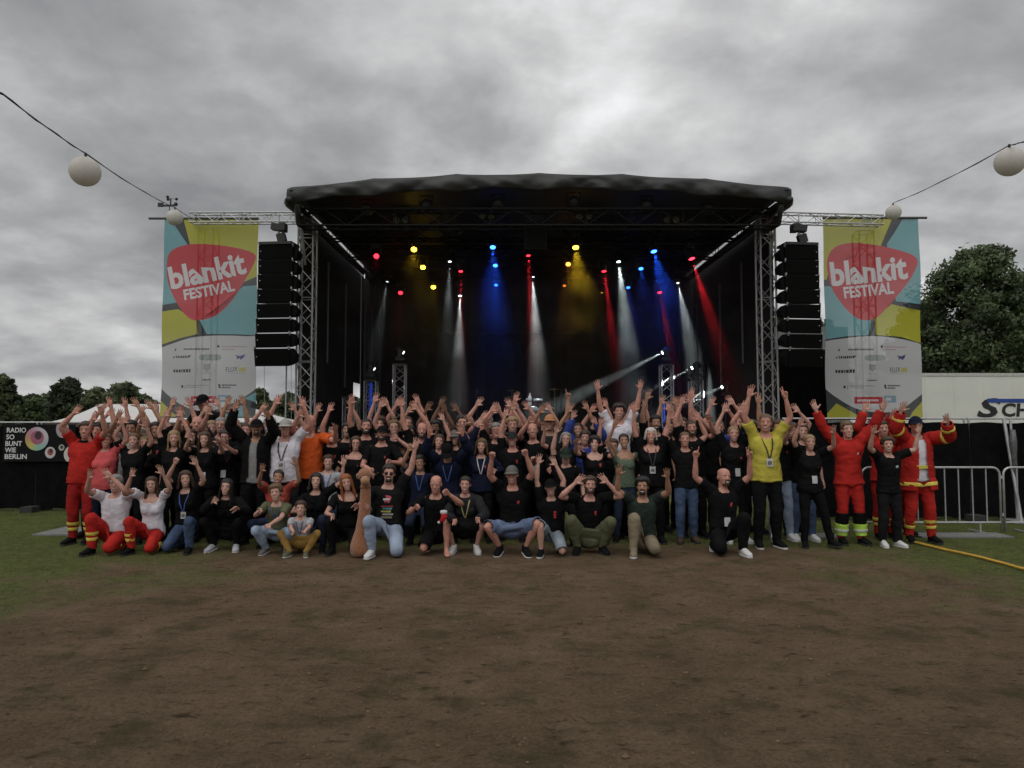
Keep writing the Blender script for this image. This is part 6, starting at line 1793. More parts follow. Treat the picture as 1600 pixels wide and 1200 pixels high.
CL = dict(black=(.0055, .0055, .006), black2=(.010, .010, .011), charcoal=(.022, .023, .026), navy=(.009, .012, .030), white=(.60, .58, .64), offwhite=(.34, .33, .32), red=(.38, .022, .018), deepred=(.27, .015, .014), coral=(.50, .085, .090), orange=(.50, .085, .018), terracotta=(.32, .060, .045), yellow=(.43, .375, .06), grey=(.13, .125, .12), grey2=(.20, .20, .20), lightgrey=(.36, .37, .40), olive=(.10, .105, .06), darkgreen=(.022, .032, .026), sage=(.095, .125, .090), jeans=(.055, .085, .155), darkjeans=(.022, .030, .055), lightjeans=(.26, .32, .42), khaki=(.20, .165, .115), mustard=(.26, .155, .045), blue=(.03, .05, .22), band=(.62, .52, .10), hivis=(.45, .68, .10), brown=(.06, .04, .03), shortblue=(.13, .17, .28), greyblue=(.20, .235, .27), tan=(.42, .20, .10))
def clothm(n): return mat('cloth_' + n, CL[n], 0.88, 0.28, 4, bump=0.7, bscale=15, spec=0.12)
HAIRC = {}
def shared(key, maker, mats):
    if key not in HEADPIECE:
        g = maker(); V, F = g[0], g[1]; mi = g[2] if len(g) > 2 else None
        HEADPIECE[key] = np_mesh(key if isinstance(key, str) else '_'.join(map(str, key)), V, [tuple(int(q) for q in f) for f in F], mats, mi)
    return HEADPIECE[key]
M_EYEW = mat('eye_white', (.62, .60, .58), 0.3, 0.03); M_IRIS = mat('iris', (.022, .016, .012), 0.2, 0.2); M_MOUTH = mat('mouth', (.16, .035, .035), 0.5, 0.1); M_TEETH = mat('teeth', (.68, .66, .60), 0.35, 0.03)
M_SOLEW = mat('sole_white', (.5, .5, .5), 0.7); M_SOLED = mat('sole_dark', (.02, .02, .02), 0.8)
# ================================================================== PERSON BUILDER
def spine_offset(yaw, lean, side, bend, headrot, twist):
    r_ = Rig(); base = rot('Z', yaw)
    Gp = base @ rot('Y', side * 0.5) @ rot('X', lean * 0.6); Gs = base @ rot('Y', side * 0.8) @ rot('X', lean * 0.8 + bend * 0.5); Gc = base @ rot('Z', twist) @ rot('Y', side) @ rot('X', lean + bend)
    Gh = rot('Z', headrot[0]) @ rot('Y', headrot[2]) @ rot('X', headrot[1])
    Gn = np.array(Matrix(Gc.tolist()).to_quaternion().slerp(Matrix(Gh.tolist()).to_quaternion(), 0.5).to_matrix())
    p = np.zeros(3)
    for a, b, G in (('pelvis', 'spine', Gp), ('spine', 'chest', Gs), ('chest', 'neck', Gc), ('neck', 'head', Gn)): p = p + G @ (JOINT[b] - JOINT[a])
    return p + Gh @ (np.array([0, -.015, 1.662]) - JOINT['head'])
TOPS = {  # hem, sleeve, neckline, looseness, extra thickness
    'tee': (0.875, 0.375, 1.470, 0.016, 0.0), 'polo': (0.88, 0.36, 1.480, 0.018, 0.0), 'vneck': (0.875, 0.35, 1.425, 0.016, 0.0), 'long': (0.875, 0.705, 1.470, 0.020, 0.002),
    'tank': (0.90, 0.172, 1.41, 0.012, 0.0), 'jacket': (0.86, 0.715, 1.485, 0.022, 0.010), 'coat': (0.74, 0.715, 1.485, 0.030, 0.020)}
LEGS = {'trousers': (0.985, 0.085, 0.013), 'slim': (0.985, 0.10, 0.006), 'shorts': (0.985, 0.53, 0.024), 'jeans': (0.985, 0.085, 0.014), 'wide': (0.985, 0.05, 0.034)}
NP = [0]
def rigid(name, key, maker, mats, root, M):
    return new_obj(name, shared(key, maker, mats), root, Matrix(M.tolist()))
def person(label, head, Y, kind='man', s=None, pose='stand', L=None, Rt=None, hair='short', hc='dark', skin=0, top='tee', tc='black', bot='trousers', bc='black', shoe='black', sole=None, boot=False,
           yaw=0, lean=None, side=0, bend=0, look=None, girth=1.0, headk=1.0, logo=True, lanyard=None, badge=False, cap=None, glasses=None, beard=None, mouth=True, open_over=None, bands=False, feet=None,
           zbase=0.0, dyL=-0.12, dyR=-0.12, group=None, twist=0, poleL=None, poleR=None, palmL=(0, -1, 0), palmR=(0, -1, 0), collar=None, print_=None, barefoot=False, knee_spread=0.5, seed=None, nobelt=True):
    NP[0] += 1; i = NP[0]; rr = random.Random(i * 13 + 5)
    woman = kind == 'woman'
    girth *= rr.uniform(0.88, 1.0); headk *= rr.uniform(0.98, 1.035)
    H = PX(head[0], head[1], Y)
    if look is None: look = (-math.degrees(math.atan2(H.x, H.y)) * 0.6 + rr.uniform(-7, 7), rr.uniform(-5, 4), rr.uniform(-5, 5))
    if lean is None: lean = {'stand': rr.uniform(-2, 3), 'squat': 20, 'sit': 14}.get(pose, 10)
    off = spine_offset(yaw, lean, side, bend, look, twist)
    hz = H.z - zbase
    if s is None: s = (max(0.84, min(1.10, hz / (off[2] + JZ['pelvis']))) if pose == 'stand' else (0.93 if woman else 0.99))
    root = tag(empty('person', (H.x - off[0] * s, H.y - off[1] * s, zbase)), label, 'person', group)
    root.scale = (s, s, s)
    base = np.array(root.location)
    pz = hz / s - off[2]
    pz = max(0.17, min(JZ['pelvis'] - (0.004 if pose == 'stand' else 0.3), pz))
    pel = np.array([0, 0, pz])
    loc = lambda w: (np.array(w) - base) / s
    # ---- legs
    legs = {}
    hipz = pz - (JZ['pelvis'] - JZ['hip'])
    def kneel_down(g):
        dz = hipz - 0.062; d = math.sqrt(max(0.02, LEG_L1 ** 2 - min(dz, LEG_L1 * 0.99) ** 2))
        ky = -d; return ((g * 0.13, ky + 0.40, 0.085), (g * 0.15, -1, -0.5), g * 4, 68)
    for sd, g in SG.items():
        if pose == 'stand':
            w = 0.115 + rr.uniform(-.02, .05)
            ft = feet[sd] if feet else (g * w, rr.uniform(-.05, .05), JZ['ankle'])
            legs[sd] = (ft, (g * .1, -1, 0), g * rr.uniform(4, 20), 0)
        elif pose == 'squat':
            legs[sd] = (feet[sd] if feet else (g * 0.17, -0.10 - rr.uniform(0, .08), JZ['ankle'] + 0.01), (g * knee_spread, -1, 0.35), g * 14, 8)
        elif pose == 'sit':
            legs[sd] = (feet[sd] if feet else (g * 0.16, -0.30, JZ['ankle']), (g * knee_spread, -0.5, 1.0), g * 16, 0)
        elif pose in ('kneelL', 'kneelR'):
            if pose[-1] == sd: legs[sd] = (feet[sd] if feet and sd in feet else (g * 0.17, -0.30, JZ['ankle']), (g * 0.25, -1, 0.8), g * 10, 0)
            else: legs[sd] = kneel_down(g)
        elif pose == 'kneel2': legs[sd] = kneel_down(g)
    # ---- arms
    spine_sh = off - np.array([0, -0.015, 0.235])
    arms = {}; hands = {}
    for sd, g, t_, dy, pole, palm in (('L', -1, L, dyL, poleL, palmL), ('R', 1, Rt, dyR, poleR, palmR)):
        if t_ is None:
            sh = pel + np.array([g * 0.20, 0, 0.45]); arms[sd] = (sh + np.array([g * 0.10, -0.06, -0.56]), (g * .6, 1, -.2), (-g, -.2, 0)); hands[sd] = 'relax'
        elif t_ == 'knee':
            arms[sd] = (np.array([g * 0.17, -0.40, pz + 0.16]), (g, .3, -.2), (0, -.3, -1)); hands[sd] = 'relax'
        else:
            p = loc(PX(t_[0], t_[1], Y + dy))
            if t_[1] < head[1] + 14 and dy == -0.12:       # raised: reach forward until the arm is nearly straight
                shd = pel + spine_sh + np.array([g * 0.17, 0, 0.03])
                best = 9
                for dd in np.arange(-0.04, -0.46, -0.04):
                    q = loc(PX(t_[0], t_[1], Y + dd)); e_ = abs(np.linalg.norm(q - shd) - rr.choice((0.56, 0.58, 0.60)))
                    if e_ < best - 0.004: best = e_; p = q
            arms[sd] = (p, pole or ((g * 0.75, 0.10, -0.75) if t_[1] < head[1] + 8 else (g * 0.9, 0.35, -0.7)), palm); hands[sd] = t_[2] if len(t_) > 2 else ('open' if rr.random() < 0.55 else 'wide')
    rig = Rig(); rig.solve(pel, yaw, lean, side, bend, look, arms, legs, hands, twist)
    # ---- body shape: girth and head size act on the rest shape
    def shape(P, W):
        P = P.copy()
        if girth != 1.0:
            t_ = W[:, BI['pelvis']] + W[:, BI['spine']] + W[:, BI['chest']] * 0.7
            for q in 'LR': t_ = t_ + 0.4 * (W[:, BI[q + 'thigh']] + W[:, BI[q + 'uarm']] * 0.0 + W[:, BI[q + 'clav']] * 0.3)
            k = 1 + (girth - 1) * t_
            P[:, 0] *= np.where(t_ > 0, 1 + (k - 1) * 0.7, 1); P[:, 1] = P[:, 1] * (1 + (k - 1) * 1.3) - (k - 1) * 0.03
        if headk != 1.0:
            h = W[:, BI['head']][:, None]; P = P + (P - JOINT['head']) * h * (headk - 1)
        return P
    def posed(name, P, F, W, m, wr=0.0, sc=12, sub=None):
        Q = rig.deform(shape(P, W), W)
        if wr:
            T3 = tris(F) if not isinstance(F, np.ndarray) else F
            N = vnormals(Q, T3)
            w1 = pnoise(Q * np.array([1, 1, 0.55]), sc, i) * 1.3 + pnoise(Q * np.array([0.6, 1, 1.5]), sc * 1.9, i + 3) * 0.8
            Q = Q + N * np.maximum((w1 + 0.22) * wr, -0.003)[:, None]
        return new_obj(name, np_mesh(name, Q, F, m), root)
    V, T3, W, NB = BODY[kind]
    a_ = np.abs(V[:, 0]); isa = (a_ > 0.19) & (V[:, 2] > 1.2); cov = np.zeros(len(V))
    if bot: cov = np.maximum(cov, np.where(~isa & (V[:, 2] > LEGS[bot][1] + .03) & (V[:, 2] < 0.97), 1, 0))
    if top: cov = np.maximum(cov, np.where((~isa & (V[:, 2] > 0.92) & (V[:, 2] < TOPS[top][2] - .07)) | (isa & (a_ < TOPS[top][1] - .035)), 1, 0))
    posed('body', V - NB * (cov * 0.016)[:, None], T3, W, SKINS[skin])
    # ---- clothes
    if top:
        hem, slv, nk, lo, th = TOPS[top]
        if pose != 'stand': hem = max(hem, 0.90)
        g_ = top_garment(kind, hem, slv, nk, lo, th)
        if open_over:      # open jacket over another shirt
            h2, s2, n2, l2, t2 = TOPS['tee']; gi = top_garment(kind, h2, s2, n2, l2, t2)
            posed('shirt', gi[0], gi[1], gi[2], clothm(open_over), 0.012)
            P, F, Wt, N = g_; Cc = np.array([P[list(f)].mean(0) for f in F])
            F = [f for f, c in zip(F, Cc) if not (c[1] < -0.02 and abs(c[0]) < 0.055 + 0.05 * (1.45 - c[2]) * 0.6 and c[2] < 1.6)]
            posed('jacket', P, F, Wt, clothm(tc), 0.016)
        else:
            posed('jacket' if top in ('jacket', 'coat') else 'shirt', g_[0], g_[1], g_[2], clothm(tc), 0.024 if top not in ('tank',) else 0.008)
    if bot:
        tp, bt, lo = LEGS[bot]; g_ = leg_garment(kind, tp, bt, lo)
        posed('shorts' if bot == 'shorts' else 'trousers', g_[0], g_[1], g_[2], clothm(bc), 0.020, 10)
    if bands:
        lo = LEGS[bot][2]
        for z0, z1 in ((0.20, 0.245), (0.275, 0.32)):
            for sd_ in (-1, 1): g_ = band_garment(kind, z0, z1, 0.016 + lo, None, sd_); posed('reflective_band', g_[0], g_[1], g_[2], clothm('band'))
        if bands == 'coat':
            for z0, z1 in ((0.80, 0.85), (1.05, 1.10)): g_ = band_garment(kind, z0, z1, 0.070 - (0.012 if z0 > 1 else 0)); posed('reflective_band', g_[0], g_[1], g_[2], clothm('band'))
            for a0, a1 in ((0.40, 0.44), (0.60, 0.64)): 
                for sd_ in (-1, 1): g_ = band_garment(kind, 0, 0, 0.056, (a0, a1), sd_); posed('reflective_band', g_[0], g_[1], g_[2], clothm('band'))
        if bands == 'hivis':
            for sd_ in (-1, 1):
              g_ = band_garment(kind, 0.13, 0.30, 0.034 + lo, None, sd_); posed('hivis_gaiter', g_[0], g_[1], g_[2], clothm('hivis'))
              g_ = band_garment(kind, 0.30, 0.46, 0.026 + lo, None, sd_); posed('knee_panel', g_[0], g_[1], g_[2], clothm('black'))
              g_ = band_garment(kind, 0.19, 0.225, 0.044 + lo, None, sd_); posed('reflective_band', g_[0], g_[1], g_[2], mat('reflect_silver', (.55, .56, .56), 0.4))
    if collar:
        g_ = garment(kind, ('collar',), z_cut(1.465, lambda c: abs(c.x) < 0.11 and c.z > 1.40) + z_cut(1.515, lambda c: abs(c.x) < 0.11 and c.z > 1.40), lambda c: 1.465 < c.z < 1.515 and abs(c.x) < 0.10, lambda v: 0.014)
        posed('collar', g_[0], g_[1], g_[2], clothm(collar))
    # ---- prints and lanyards
    def patch(name, loop, m, lift=0.006):
        P, F, Wp = chest_patch(kind, loop, lift + (0.014 if top in ('jacket', 'coat') else 0.004) ); posed(name, P, F, Wp, m, 0.024)
    M_LOGO = mat('print_red', (.34, .028, .038), 0.8)
    if logo is True and top in ('tee', 'polo', 'vneck', 'long'):
        cx, cz = 0.075, 1.315
        patch('chest_print', [(cx - .020, cz + .016), (cx - .004, cz + .026), (cx + .018, cz + .018), (cx + .014, cz - .006), (cx + .010, cz - .034), (cx - .004, cz - .038), (cx - .012, cz - .012)], M_LOGO)
    elif logo == 'white':
        patch('chest_print', [(.06, 1.33), (.10, 1.335), (.105, 1.305), (.085, 1.295), (.065, 1.305)], mat('print_white', (.55, .55, .56), 0.8))
    if print_ == 'pick':
        patch('chest_print', smooth_loop([(-.055, 1.37), (0, 1.385), (.058, 1.365), (.045, 1.31), (.0, 1.255), (-.035, 1.30)], 3), mat('print_rose', (.48, .10, .12), 0.8))
        patch('chest_print', rect(-.05, 1.32, .04, 1.345), mat('print_white', (.55, .55, .56), 0.8), 0.009)
        for k, (c_, z0) in enumerate((((.30, .035, .05), 1.235), ((.06, .25, .27), 1.205), ((.30, .29, .07), 1.165), ((.28, .28, .28), 1.125), ((.16, .14, .10), 1.085))):
            patch('chest_print', rect(-.085 + .02 * (k % 2), z0 - .011, .085 - .015 * (k % 3), z0 + .011), mat('print_line_%d' % k, c_, 0.8))
    if print_ == 'star':
        patch('chest_print', smooth_loop([(-.06, 1.33), (0, 1.36), (.06, 1.33), (.045, 1.22), (0, 1.18), (-.045, 1.22)], 3), mat('print_char', (.07, .07, .075), 0.8))
    if print_ == 'redmark':
        for z0 in (1.30, 1.26, 1.22): patch('chest_print', rect(.035, z0 - .014, .075, z0 + .014), mat('print_hot', (.48, .035, .04), 0.8))
    if lanyard:
        lm = mat('lanyard_' + lanyard, dict(blue=(.05, .10, .32), black=(.02, .02, .02), yellow=(.45, .42, .16), white=(.5, .5, .5), red=(.4, .04, .04), violet=(.10, .07, .20))[lanyard], 0.7)
        lf = 0.010 if top not in ('jacket', 'coat') else 0.02
        for g in (-1, 1):
            P, F, Wp = chest_strip(kind, [(g * .070, 1.455), (g * .058, 1.40), (g * .042, 1.33), (g * .022, 1.25), (g * .006, 1.185)], .016, lf + 0.004); posed('lanyard', P, F, Wp, lm, 0.024)
        if badge:
            P, F, Wp = chest_strip(kind, [(0, 1.19), (0, 1.135), (0, 1.08)], .085, 0.016); posed('badge_card', P, F, Wp, mat('badge_card', (.46, .47, .47), 0.4, 0.2, 40), 0.024)
            P, F, Wp = chest_strip(kind, [(0, 1.155), (0, 1.105)], .055, 0.019); posed('badge_photo', P, F, Wp, mat('badge_photo', (.16, .15, .15), 0.4, 0.5, 60), 0.024)
    elif badge:
        P, F, Wp = chest_strip(kind, [(0.02, 1.14), (0.02, 1.08), (0.02, 1.02)], .085, 0.016); posed('badge_card', P, F, Wp, mat('badge_card', (.46, .47, .47), 0.4, 0.2, 40), 0.024)
    # ---- head pieces
    M = rig.mat4('head')
    if headk != 1.0:
        A = np.eye(4); A[:3, :3] *= headk; A[:3, 3] = JOINT['head'] * (1 - headk); M = M @ A
    for g in (-1, 1):
        rigid('eye', ('eye', g), lambda: eye_geo(g), [M_EYEW, M_IRIS], root, M)
        rigid('eyebrow', ('brow', g, hc), lambda: brow_geo(g), [hairm('dark' if hc in ('black', 'dark') else ('brown' if hc in ('brown', 'light', 'red', 'orange') else 'light'))], root, M)
    rigid('mouth', ('mouth', mouth), lambda: mouth_geo(mouth), [M_MOUTH, M_TEETH], root, M)
    if hair:
        st = hair
        if cap and hair in ('short', 'thick', 'curly', 'buzz'): st = 'under'
        elif cap and hair in ('long', 'bob', 'full'): st = 'capped'
        rigid('hair', ('hair', st, hc, kind if st not in ('bob', 'long', 'xlong', 'full') else kind), lambda: hair_geo(st, kind), [hairm(hc)], root, M)
    if beard: rigid('beard', ('beard', beard, hc), lambda: beard_geo(beard == 'full'), [hairm(hc if hc != 'white' else 'grey')], root, M)
    if cap:
        cm_ = clothm(cap)
        co = rigid('cap', ('cap', cap), cap_geo, [cm_], root, M)
        bo = new_obj('brim', shared(('brim', cap), brim_geo, [cm_]), co)
        def spot():
            V = [(.016 * math.cos(a), -.1125 - .003, 1.742 + .013 * math.sin(a)) for a in np.linspace(0, 2 * math.pi, 11)[:-1]]
            V = [(x, y + 0.012 + (z - 1.735) * 0.45, z) for x, y, z in V]; return np.array(V + [(0, V[0][1] + 0.0, 1.742)]), [(k, (k + 1) % 10, 10) for k in range(10)]
        new_obj('cap_badge', shared('cap_badge', spot, [mat('print_white', (.55, .55, .56), 0.8)]), co)
    if glasses: rigid('glasses', ('glasses', glasses), lambda: glasses_geo(glasses == 'dark'), [mat('glasses_frame', (.02, .018, .018), 0.3), mat('glasses_lens', (.02, .008, .010), 0.12)], root, M)
    # ---- shoes
    if not barefoot:
        for sd, g in SG.items():
            sm_ = clothm(shoe) if shoe != 'white' else mat('shoe_white', (.55, .55, .55), 0.6, 0.06)
            so = {None: M_SOLED if shoe not in ('white', 'lightgrey') else M_SOLEW, 'white': M_SOLEW}[sole]
            rigid('shoe', ('shoe', g, boot, shoe, sole), lambda: shoe_geo(g, boot), [sm_, so], root, rig.mat4(sd + 'foot'))
    return root
# ================================================================== THE CROWD
# ---- front row, crouching
person('crouching person in white tee and red banded trousers with short grey hair', (181, 756), 10.55, pose='kneelL', L=(141, 741), Rt=(169, 741), dyR=-0.30, hair='short', hc='grey', glasses='clear', tc='white', bc='red', bands=True, boot=True, skin=1, girth=1.12, logo=False, lean=4)
person('crouching long-haired person in white tee and red banded trousers', (237, 757), 10.55, 'woman', pose='kneelL', L=(207, 739), Rt=(252, 735), hair='long', hc='brown', tc='white', top='vneck', bc='red', bands=True, boot=True, skin=0, logo=False, lean=5)
person('crouching person in blue jeans with a blue lanyard and raised fist', (290, 749), 10.6, 'woman', pose='kneelR', L=(276, 719, 'fist'), Rt=(305, 721), hair='full', hc='brown', bc='jeans', bot='jeans', lanyard='blue', badge=True, shoe='black', logo=True)
person('crouching person all in black with long dark hair and hands at the chest', (354, 761), 10.6, 'woman', pose='squat', L=(337, 781, 'soft'), Rt=(367, 794, 'soft'), dyL=-0.34, dyR=-0.38, hair='xlong', hc='black', top='jacket', tc='black', bc='black', shoe='lightgrey', logo=False, mouth=False, skin=0)
person('person with dark hair in a terracotta tee behind the crouching boys', (435, 746), 10.95, 'woman', pose='squat', L=(410, 731), Rt=(462, 722), hair='tied', hc='dark', tc='terracotta', bc='darkjeans', skin=2, logo=False, lean=8)
person('boy in olive tee and light jeans crouching with a fist forward', (431, 771), 10.35, s=0.80, headk=1.12, pose='squat', L=(408, 797, 'fist'), Rt=(413, 827, 'relax'), dyL=-0.34, dyR=-0.42, hair='thick', hc='light', tc='olive', bc='lightjeans', bot='jeans', lanyard='blue', shoe='grey', sole='white', logo=False, mouth=False, lean=20, skin=0)
person('small boy in grey tee and mustard trousers sitting on the ground', (470, 796), 10.25, s=0.68, headk=1.20, pose='sit', L=(460, 835, 'relax'), Rt=(473, 834, 'relax'), dyL=-0.40, dyR=-0.40, hair='short', hc='brown', tc='lightgrey', bc='mustard', shoe='olive', sole='white', lanyard='violet', logo=False, mouth=False, knee_spread=0.9, skin=0, lean=18)
person('crouching dark-haired person in black tee with arm raised and bracelet side', (494, 752), 10.75, 'woman', pose='kneelR', L=(470, 800, 'relax'), Rt=(537, 722, 'wide'), dyL=-0.3, hair='full', hc='dark', bc='darkjeans', skin=0)
person('crouching person with long ginger hair in black clothes', (541, 754), 10.5, 'woman', pose='kneelL', L=(521, 806, 'soft'), Rt=(556, 790, 'soft'), dyL=-0.36, dyR=-0.3, hair='xlong', hc='red', top='vneck', tc='black', bc='black', bot='slim', boot=True, logo=False, look=(14, 4, -12), mouth=False, skin=0)
person('crouching person in sunglasses, printed black tee and pale jeans', (608, 740), 10.35, pose='kneelL', L=(574, 790, 'relax'), Rt=(652, 689, 'wide'), dyL=-0.25, hair='short', hc='dark', glasses='dark', tc='black2', bc='lightjeans', bot='jeans', shoe='white', logo=False, print_='pick', beard='goatee', skin=1, lean=4, s=1.02)
person('crouching bald person in black tee and shorts with fists raised', (681, 757), 10.4, pose='kneelR', L=(653, 791, 'fist'), Rt=(696, 768, 'fist'), dyL=-0.3, dyR=-0.3, hair=None, hc='brown', bot='shorts', bc='black', skin=3, logo=False, mouth=False, look=(-4, 12, 2), barefoot=True, lean=12)
person('crouching person with tied hair, yellow lanyard and bare knees', (727, 757), 10.4, 'woman', pose='squat', L=(712, 815, 'relax'), Rt=(745, 812, 'relax'), dyL=-0.36, dyR=-0.36, hair='tied', hc='dark', top='jacket', tc='charcoal', bot='shorts', bc='black', shoe='white', lanyard='yellow', logo=False, skin=1)
person('crouching person in grey cap, black tee and blue shorts with fists high', (800, 742), 10.35, pose='squat', L=(769, 710, 'fist'), Rt=(820, 706, 'fist'), hair='short', hc='brown', cap='grey', glasses='clear', bot='shorts', bc='shortblue', shoe='black', sole='white', skin=3, knee_spread=0.7, s=1.03, lean=8)
person('youngster in black cap and grey shorts kneeling with both arms straight up', (860, 762), 10.35, s=0.88, headk=1.05, pose='kneelL', L=(842, 719), Rt=(866, 722), hair='short', hc='dark', cap='black', bot='shorts', bc='greyblue', shoe='black', sole='white', logo=False, print_='redmark', skin=0, lean=6)
person('crouching bearded person in black tee with palms beside the head', (922, 758), 10.4, pose='squat', L=(904, 750), Rt=(944, 749), dyL=-0.18, dyR=-0.18, hair='short', hc='brown', beard='full', bc='olive', skin=1, knee_spread=0.62, lean=10, s=1.03)
person('crouching person in dark green top and khaki trousers with arms spread', (1004, 760), 10.4, pose='kneelL', L=(967, 736), Rt=(1042, 740), hair='thick', hc='black', tc='darkgreen', bc='khaki', beard='goatee', shoe='khaki', sole='white', skin=2, logo=False, lean=6, s=1.03)
person('crouching bald person in black with two raised fingers and white trainers', (1131, 746), 10.5, pose='kneelR', L=(1087, 709, 'point'), Rt=(1171, 709, 'vee'), hair=None, hc='brown', beard='goatee', bc='black', shoe='white', badge=True, skin=3, look=(14, -4, 4), lean=2, s=1.04)
# ---- standing on the flanks
person('medic in red polo and red banded trousers at the fence end of the group', (134, 672), 11.25, L=(120, 641), Rt=(158, 642), hair='short', hc='brown', top='polo', tc='red', bc='deepred', bands=True, boot=True, girth=1.22, skin=3, logo='white', look=(16, 2, 0), yaw=10, collar='black', side=2)
person('person in coral shirt with hair tied back beside the red polo medic', (166, 688), 11.3, 'woman', L=(147, 652), Rt=(190, 658), hair='tied', hc='light', top='polo', tc='coral', bc='navy', girth=1.18, skin=3, logo=False)
person('person in black tee with white chest mark and fair tied hair', (209, 688), 11.3, 'woman', L=(196, 656), Rt=(227, 662), hair='pony', hc='light', bc='black', logo='white', skin=1, girth=1.05)
person('person in yellow tee and black trousers with badge and both arms high', (1196, 658), 10.9, L=(1172, 613), Rt=(1226, 616, 'vee'), hair='buzz', hc='light', tc='yellow', bc='black', lanyard='black', badge=True, shoe='black', sole='white', skin=3, logo=False, mouth=True)
person('person in black with white badge and fair tied hair stepping sideways', (1265, 691), 10.9, 'woman', L=(1251, 660), Rt=(1302, 672), hair='tied', hc='blond', bot='slim', bc='black', badge=True, shoe='black', boot=True, skin=1, feet={'L': (-.10, 0, .08), 'R': (.30, -.05, .08)})
person('medic in plain red jacket with high-visibility green gaiters', (1324, 671), 11.2, L=(1270, 631), Rt=(1382, 632), hair='short', hc='light', top='jacket', tc='red', bc='red', bands='hivis', boot=True, skin=0, logo='white', mouth=False, collar='red')
person('boy in black tee and black trousers with white trainers', (1387, 687), 10.95, L=(1365, 673), Rt=(1435, 672), hair='thick', hc='brown', s=0.90, tc='black', bc='black2', shoe='white', logo='white', skin=0, top='tee')
person('medic in open red coat with yellow bands and dark cap', (1431, 664), 11.35, L=(1410, 637), Rt=(1479, 655), hair='short', hc='dark', cap='navy', top='coat', tc='red', open_over='white', bc='red', bands='coat', boot=True, skin=0, logo=False, mouth=True, dyL=-0.3)
person('medic in red overalls half hidden behind the boy in black', (1379, 670), 11.75, L=(1352, 636), Rt=(1404, 660), hair='short', hc='brown', top='jacket', tc='red', bc='deepred', bands=True, boot=True, skin=1, logo=False, collar='band')
person('shorter medic in deep red behind the open red coat', (1398, 664), 12.1, L=(1396, 646), hair='short', hc='dark', top='jacket', tc='deepred', bc='deepred', skin=0, logo=False, boot=True)
# ---- second row, standing
person('person with fair hair, black tee and arms up behind the fist-raised jeans wearer', (272, 685), 11.4, 'woman', L=(260, 646), Rt=(281, 646), hair='long', hc='blond', skin=1)
person('person with long straight brown hair and black tee, hand raised at the face', (320, 686), 11.3, 'woman', L=(297, 682), Rt=(342, 690), hair='xlong', hc='brown', skin=0, badge=True)
person('person in glasses with cropped dark hair and a badge over black', (352, 683), 11.55, 'woman', L=(330, 700, 'relax'), Rt=(345, 690, 'soft'), hair='short', hc='dark', glasses='clear', badge=True, skin=1)
person('person in open black jacket over printed grey tee with black cap', (401, 668), 11.2, L=(369, 633), Rt=(417, 646), hair='short', hc='dark', cap='black', glasses='clear', top='jacket', tc='black', open_over='grey2', bc='black', beard='goatee', skin=2, logo=False, print_=None, mouth=False)
person('person in white tee and pale cap with badge and both arms up', (446, 668), 11.3, L=(433, 626), Rt=(474, 630), hair='short', hc='brown', cap='offwhite', tc='white', bc='charcoal', lanyard='black', badge=True, girth=1.18, skin=3, logo=False)
person('bald person in orange tee with one arm stretched sideways', (484, 661), 11.6, L=(470, 645), Rt=(524, 668), hair='fringe', hc='grey', tc='orange', bc='black', girth=1.12, skin=3, logo=False, look=(0, 2, 2))
person('child with blue lanyard on a grey tee behind the ginger-haired person', (513, 723), 11.4, s=0.84, headk=1.08, hair='short', hc='brown', tc='lightgrey', bc='darkjeans', lanyard='blue', logo=False, skin=0)
person('person with brown bob, square neckline and black top', (556, 693), 11.5, 'woman', hair='bob', hc='brown', top='vneck', L=(537, 760, 'relax'), Rt=(585, 740, 'relax'), glasses='clear', skin=1, logo=True)
person('bearded person in black cap with folded arms and fist', (597, 677), 11.5, L=(582, 735, 'fist'), Rt=(606, 721, 'fist'), dyL=-0.36, dyR=-0.34, hair='short', hc='dark', cap='black', beard='full', girth=1.15, skin=3)
person('child in dark cap and red print behind the sunglasses wearer', (631, 690), 11.9, s=0.86, headk=1.05, hair='short', hc='dark', cap='black', tc='black', print_='star', logo=True, skin=1)
person('child with blue lanyard standing behind the bald croucher', (656, 724), 11.2, s=0.84, headk=1.08, hair='short', hc='dark', tc='navy', bc='darkjeans', lanyard='blue', skin=2, L=(640, 700, 'open'))
person('person in navy jacket and black cap bowing the head with arms up', (699, 706), 11.2, L=(672, 675), Rt=(720, 673), hair='short', hc='dark', cap='black', top='jacket', tc='navy', bc='navy', lanyard='blue', look=(0, 34, 0), bend=14, skin=3, logo=False, mouth=False, s=1.0)
person('person with long wavy fair-brown hair and white-blue lanyard', (752, 697), 11.4, 'woman', L=(752, 650), Rt=(770, 735, 'soft'), hair='full', hc='light', lanyard='white', badge=False, skin=1, poleL=(-1, 0, .3), top='long', tc='navy')
person('older person in dark cap and black tee behind the grey cap croucher', (800, 686), 11.5, L=(792, 628), Rt=(833, 715, 'fist'), hair='short', hc='grey', cap='charcoal', skin=3, girth=1.1)
person('youngster in dark green cap and black tee before the grey-haired person', (884, 712), 11.0, s=0.90, headk=1.04, L=(870, 655, 'soft'), hair='thick', hc='brown', cap='darkgreen', skin=0, look=(0, 16, 0))
person('person with dark curly hair and a red neck scarf over black', (929, 693), 11.3, 'woman', L=(900, 690), Rt=(950, 695), hair='curly', hc='black', top='vneck', skin=0, girth=1.12)
person('person with braided hair in a sage green tank top', (975, 689), 11.4, 'woman', L=(961, 663), Rt=(1000, 745, 'relax'), hair='tied', hc='dark', top='tank', tc='sage', bc='darkjeans', skin=2, logo=False, girth=1.12)
person('white-haired person in black with red collar flash and clear badge', (1017, 680), 11.3, 'woman', L=(990, 634), Rt=(1045, 637), hair='bob', hc='white', top='vneck', lanyard='black', badge=True, skin=3, girth=1.15)
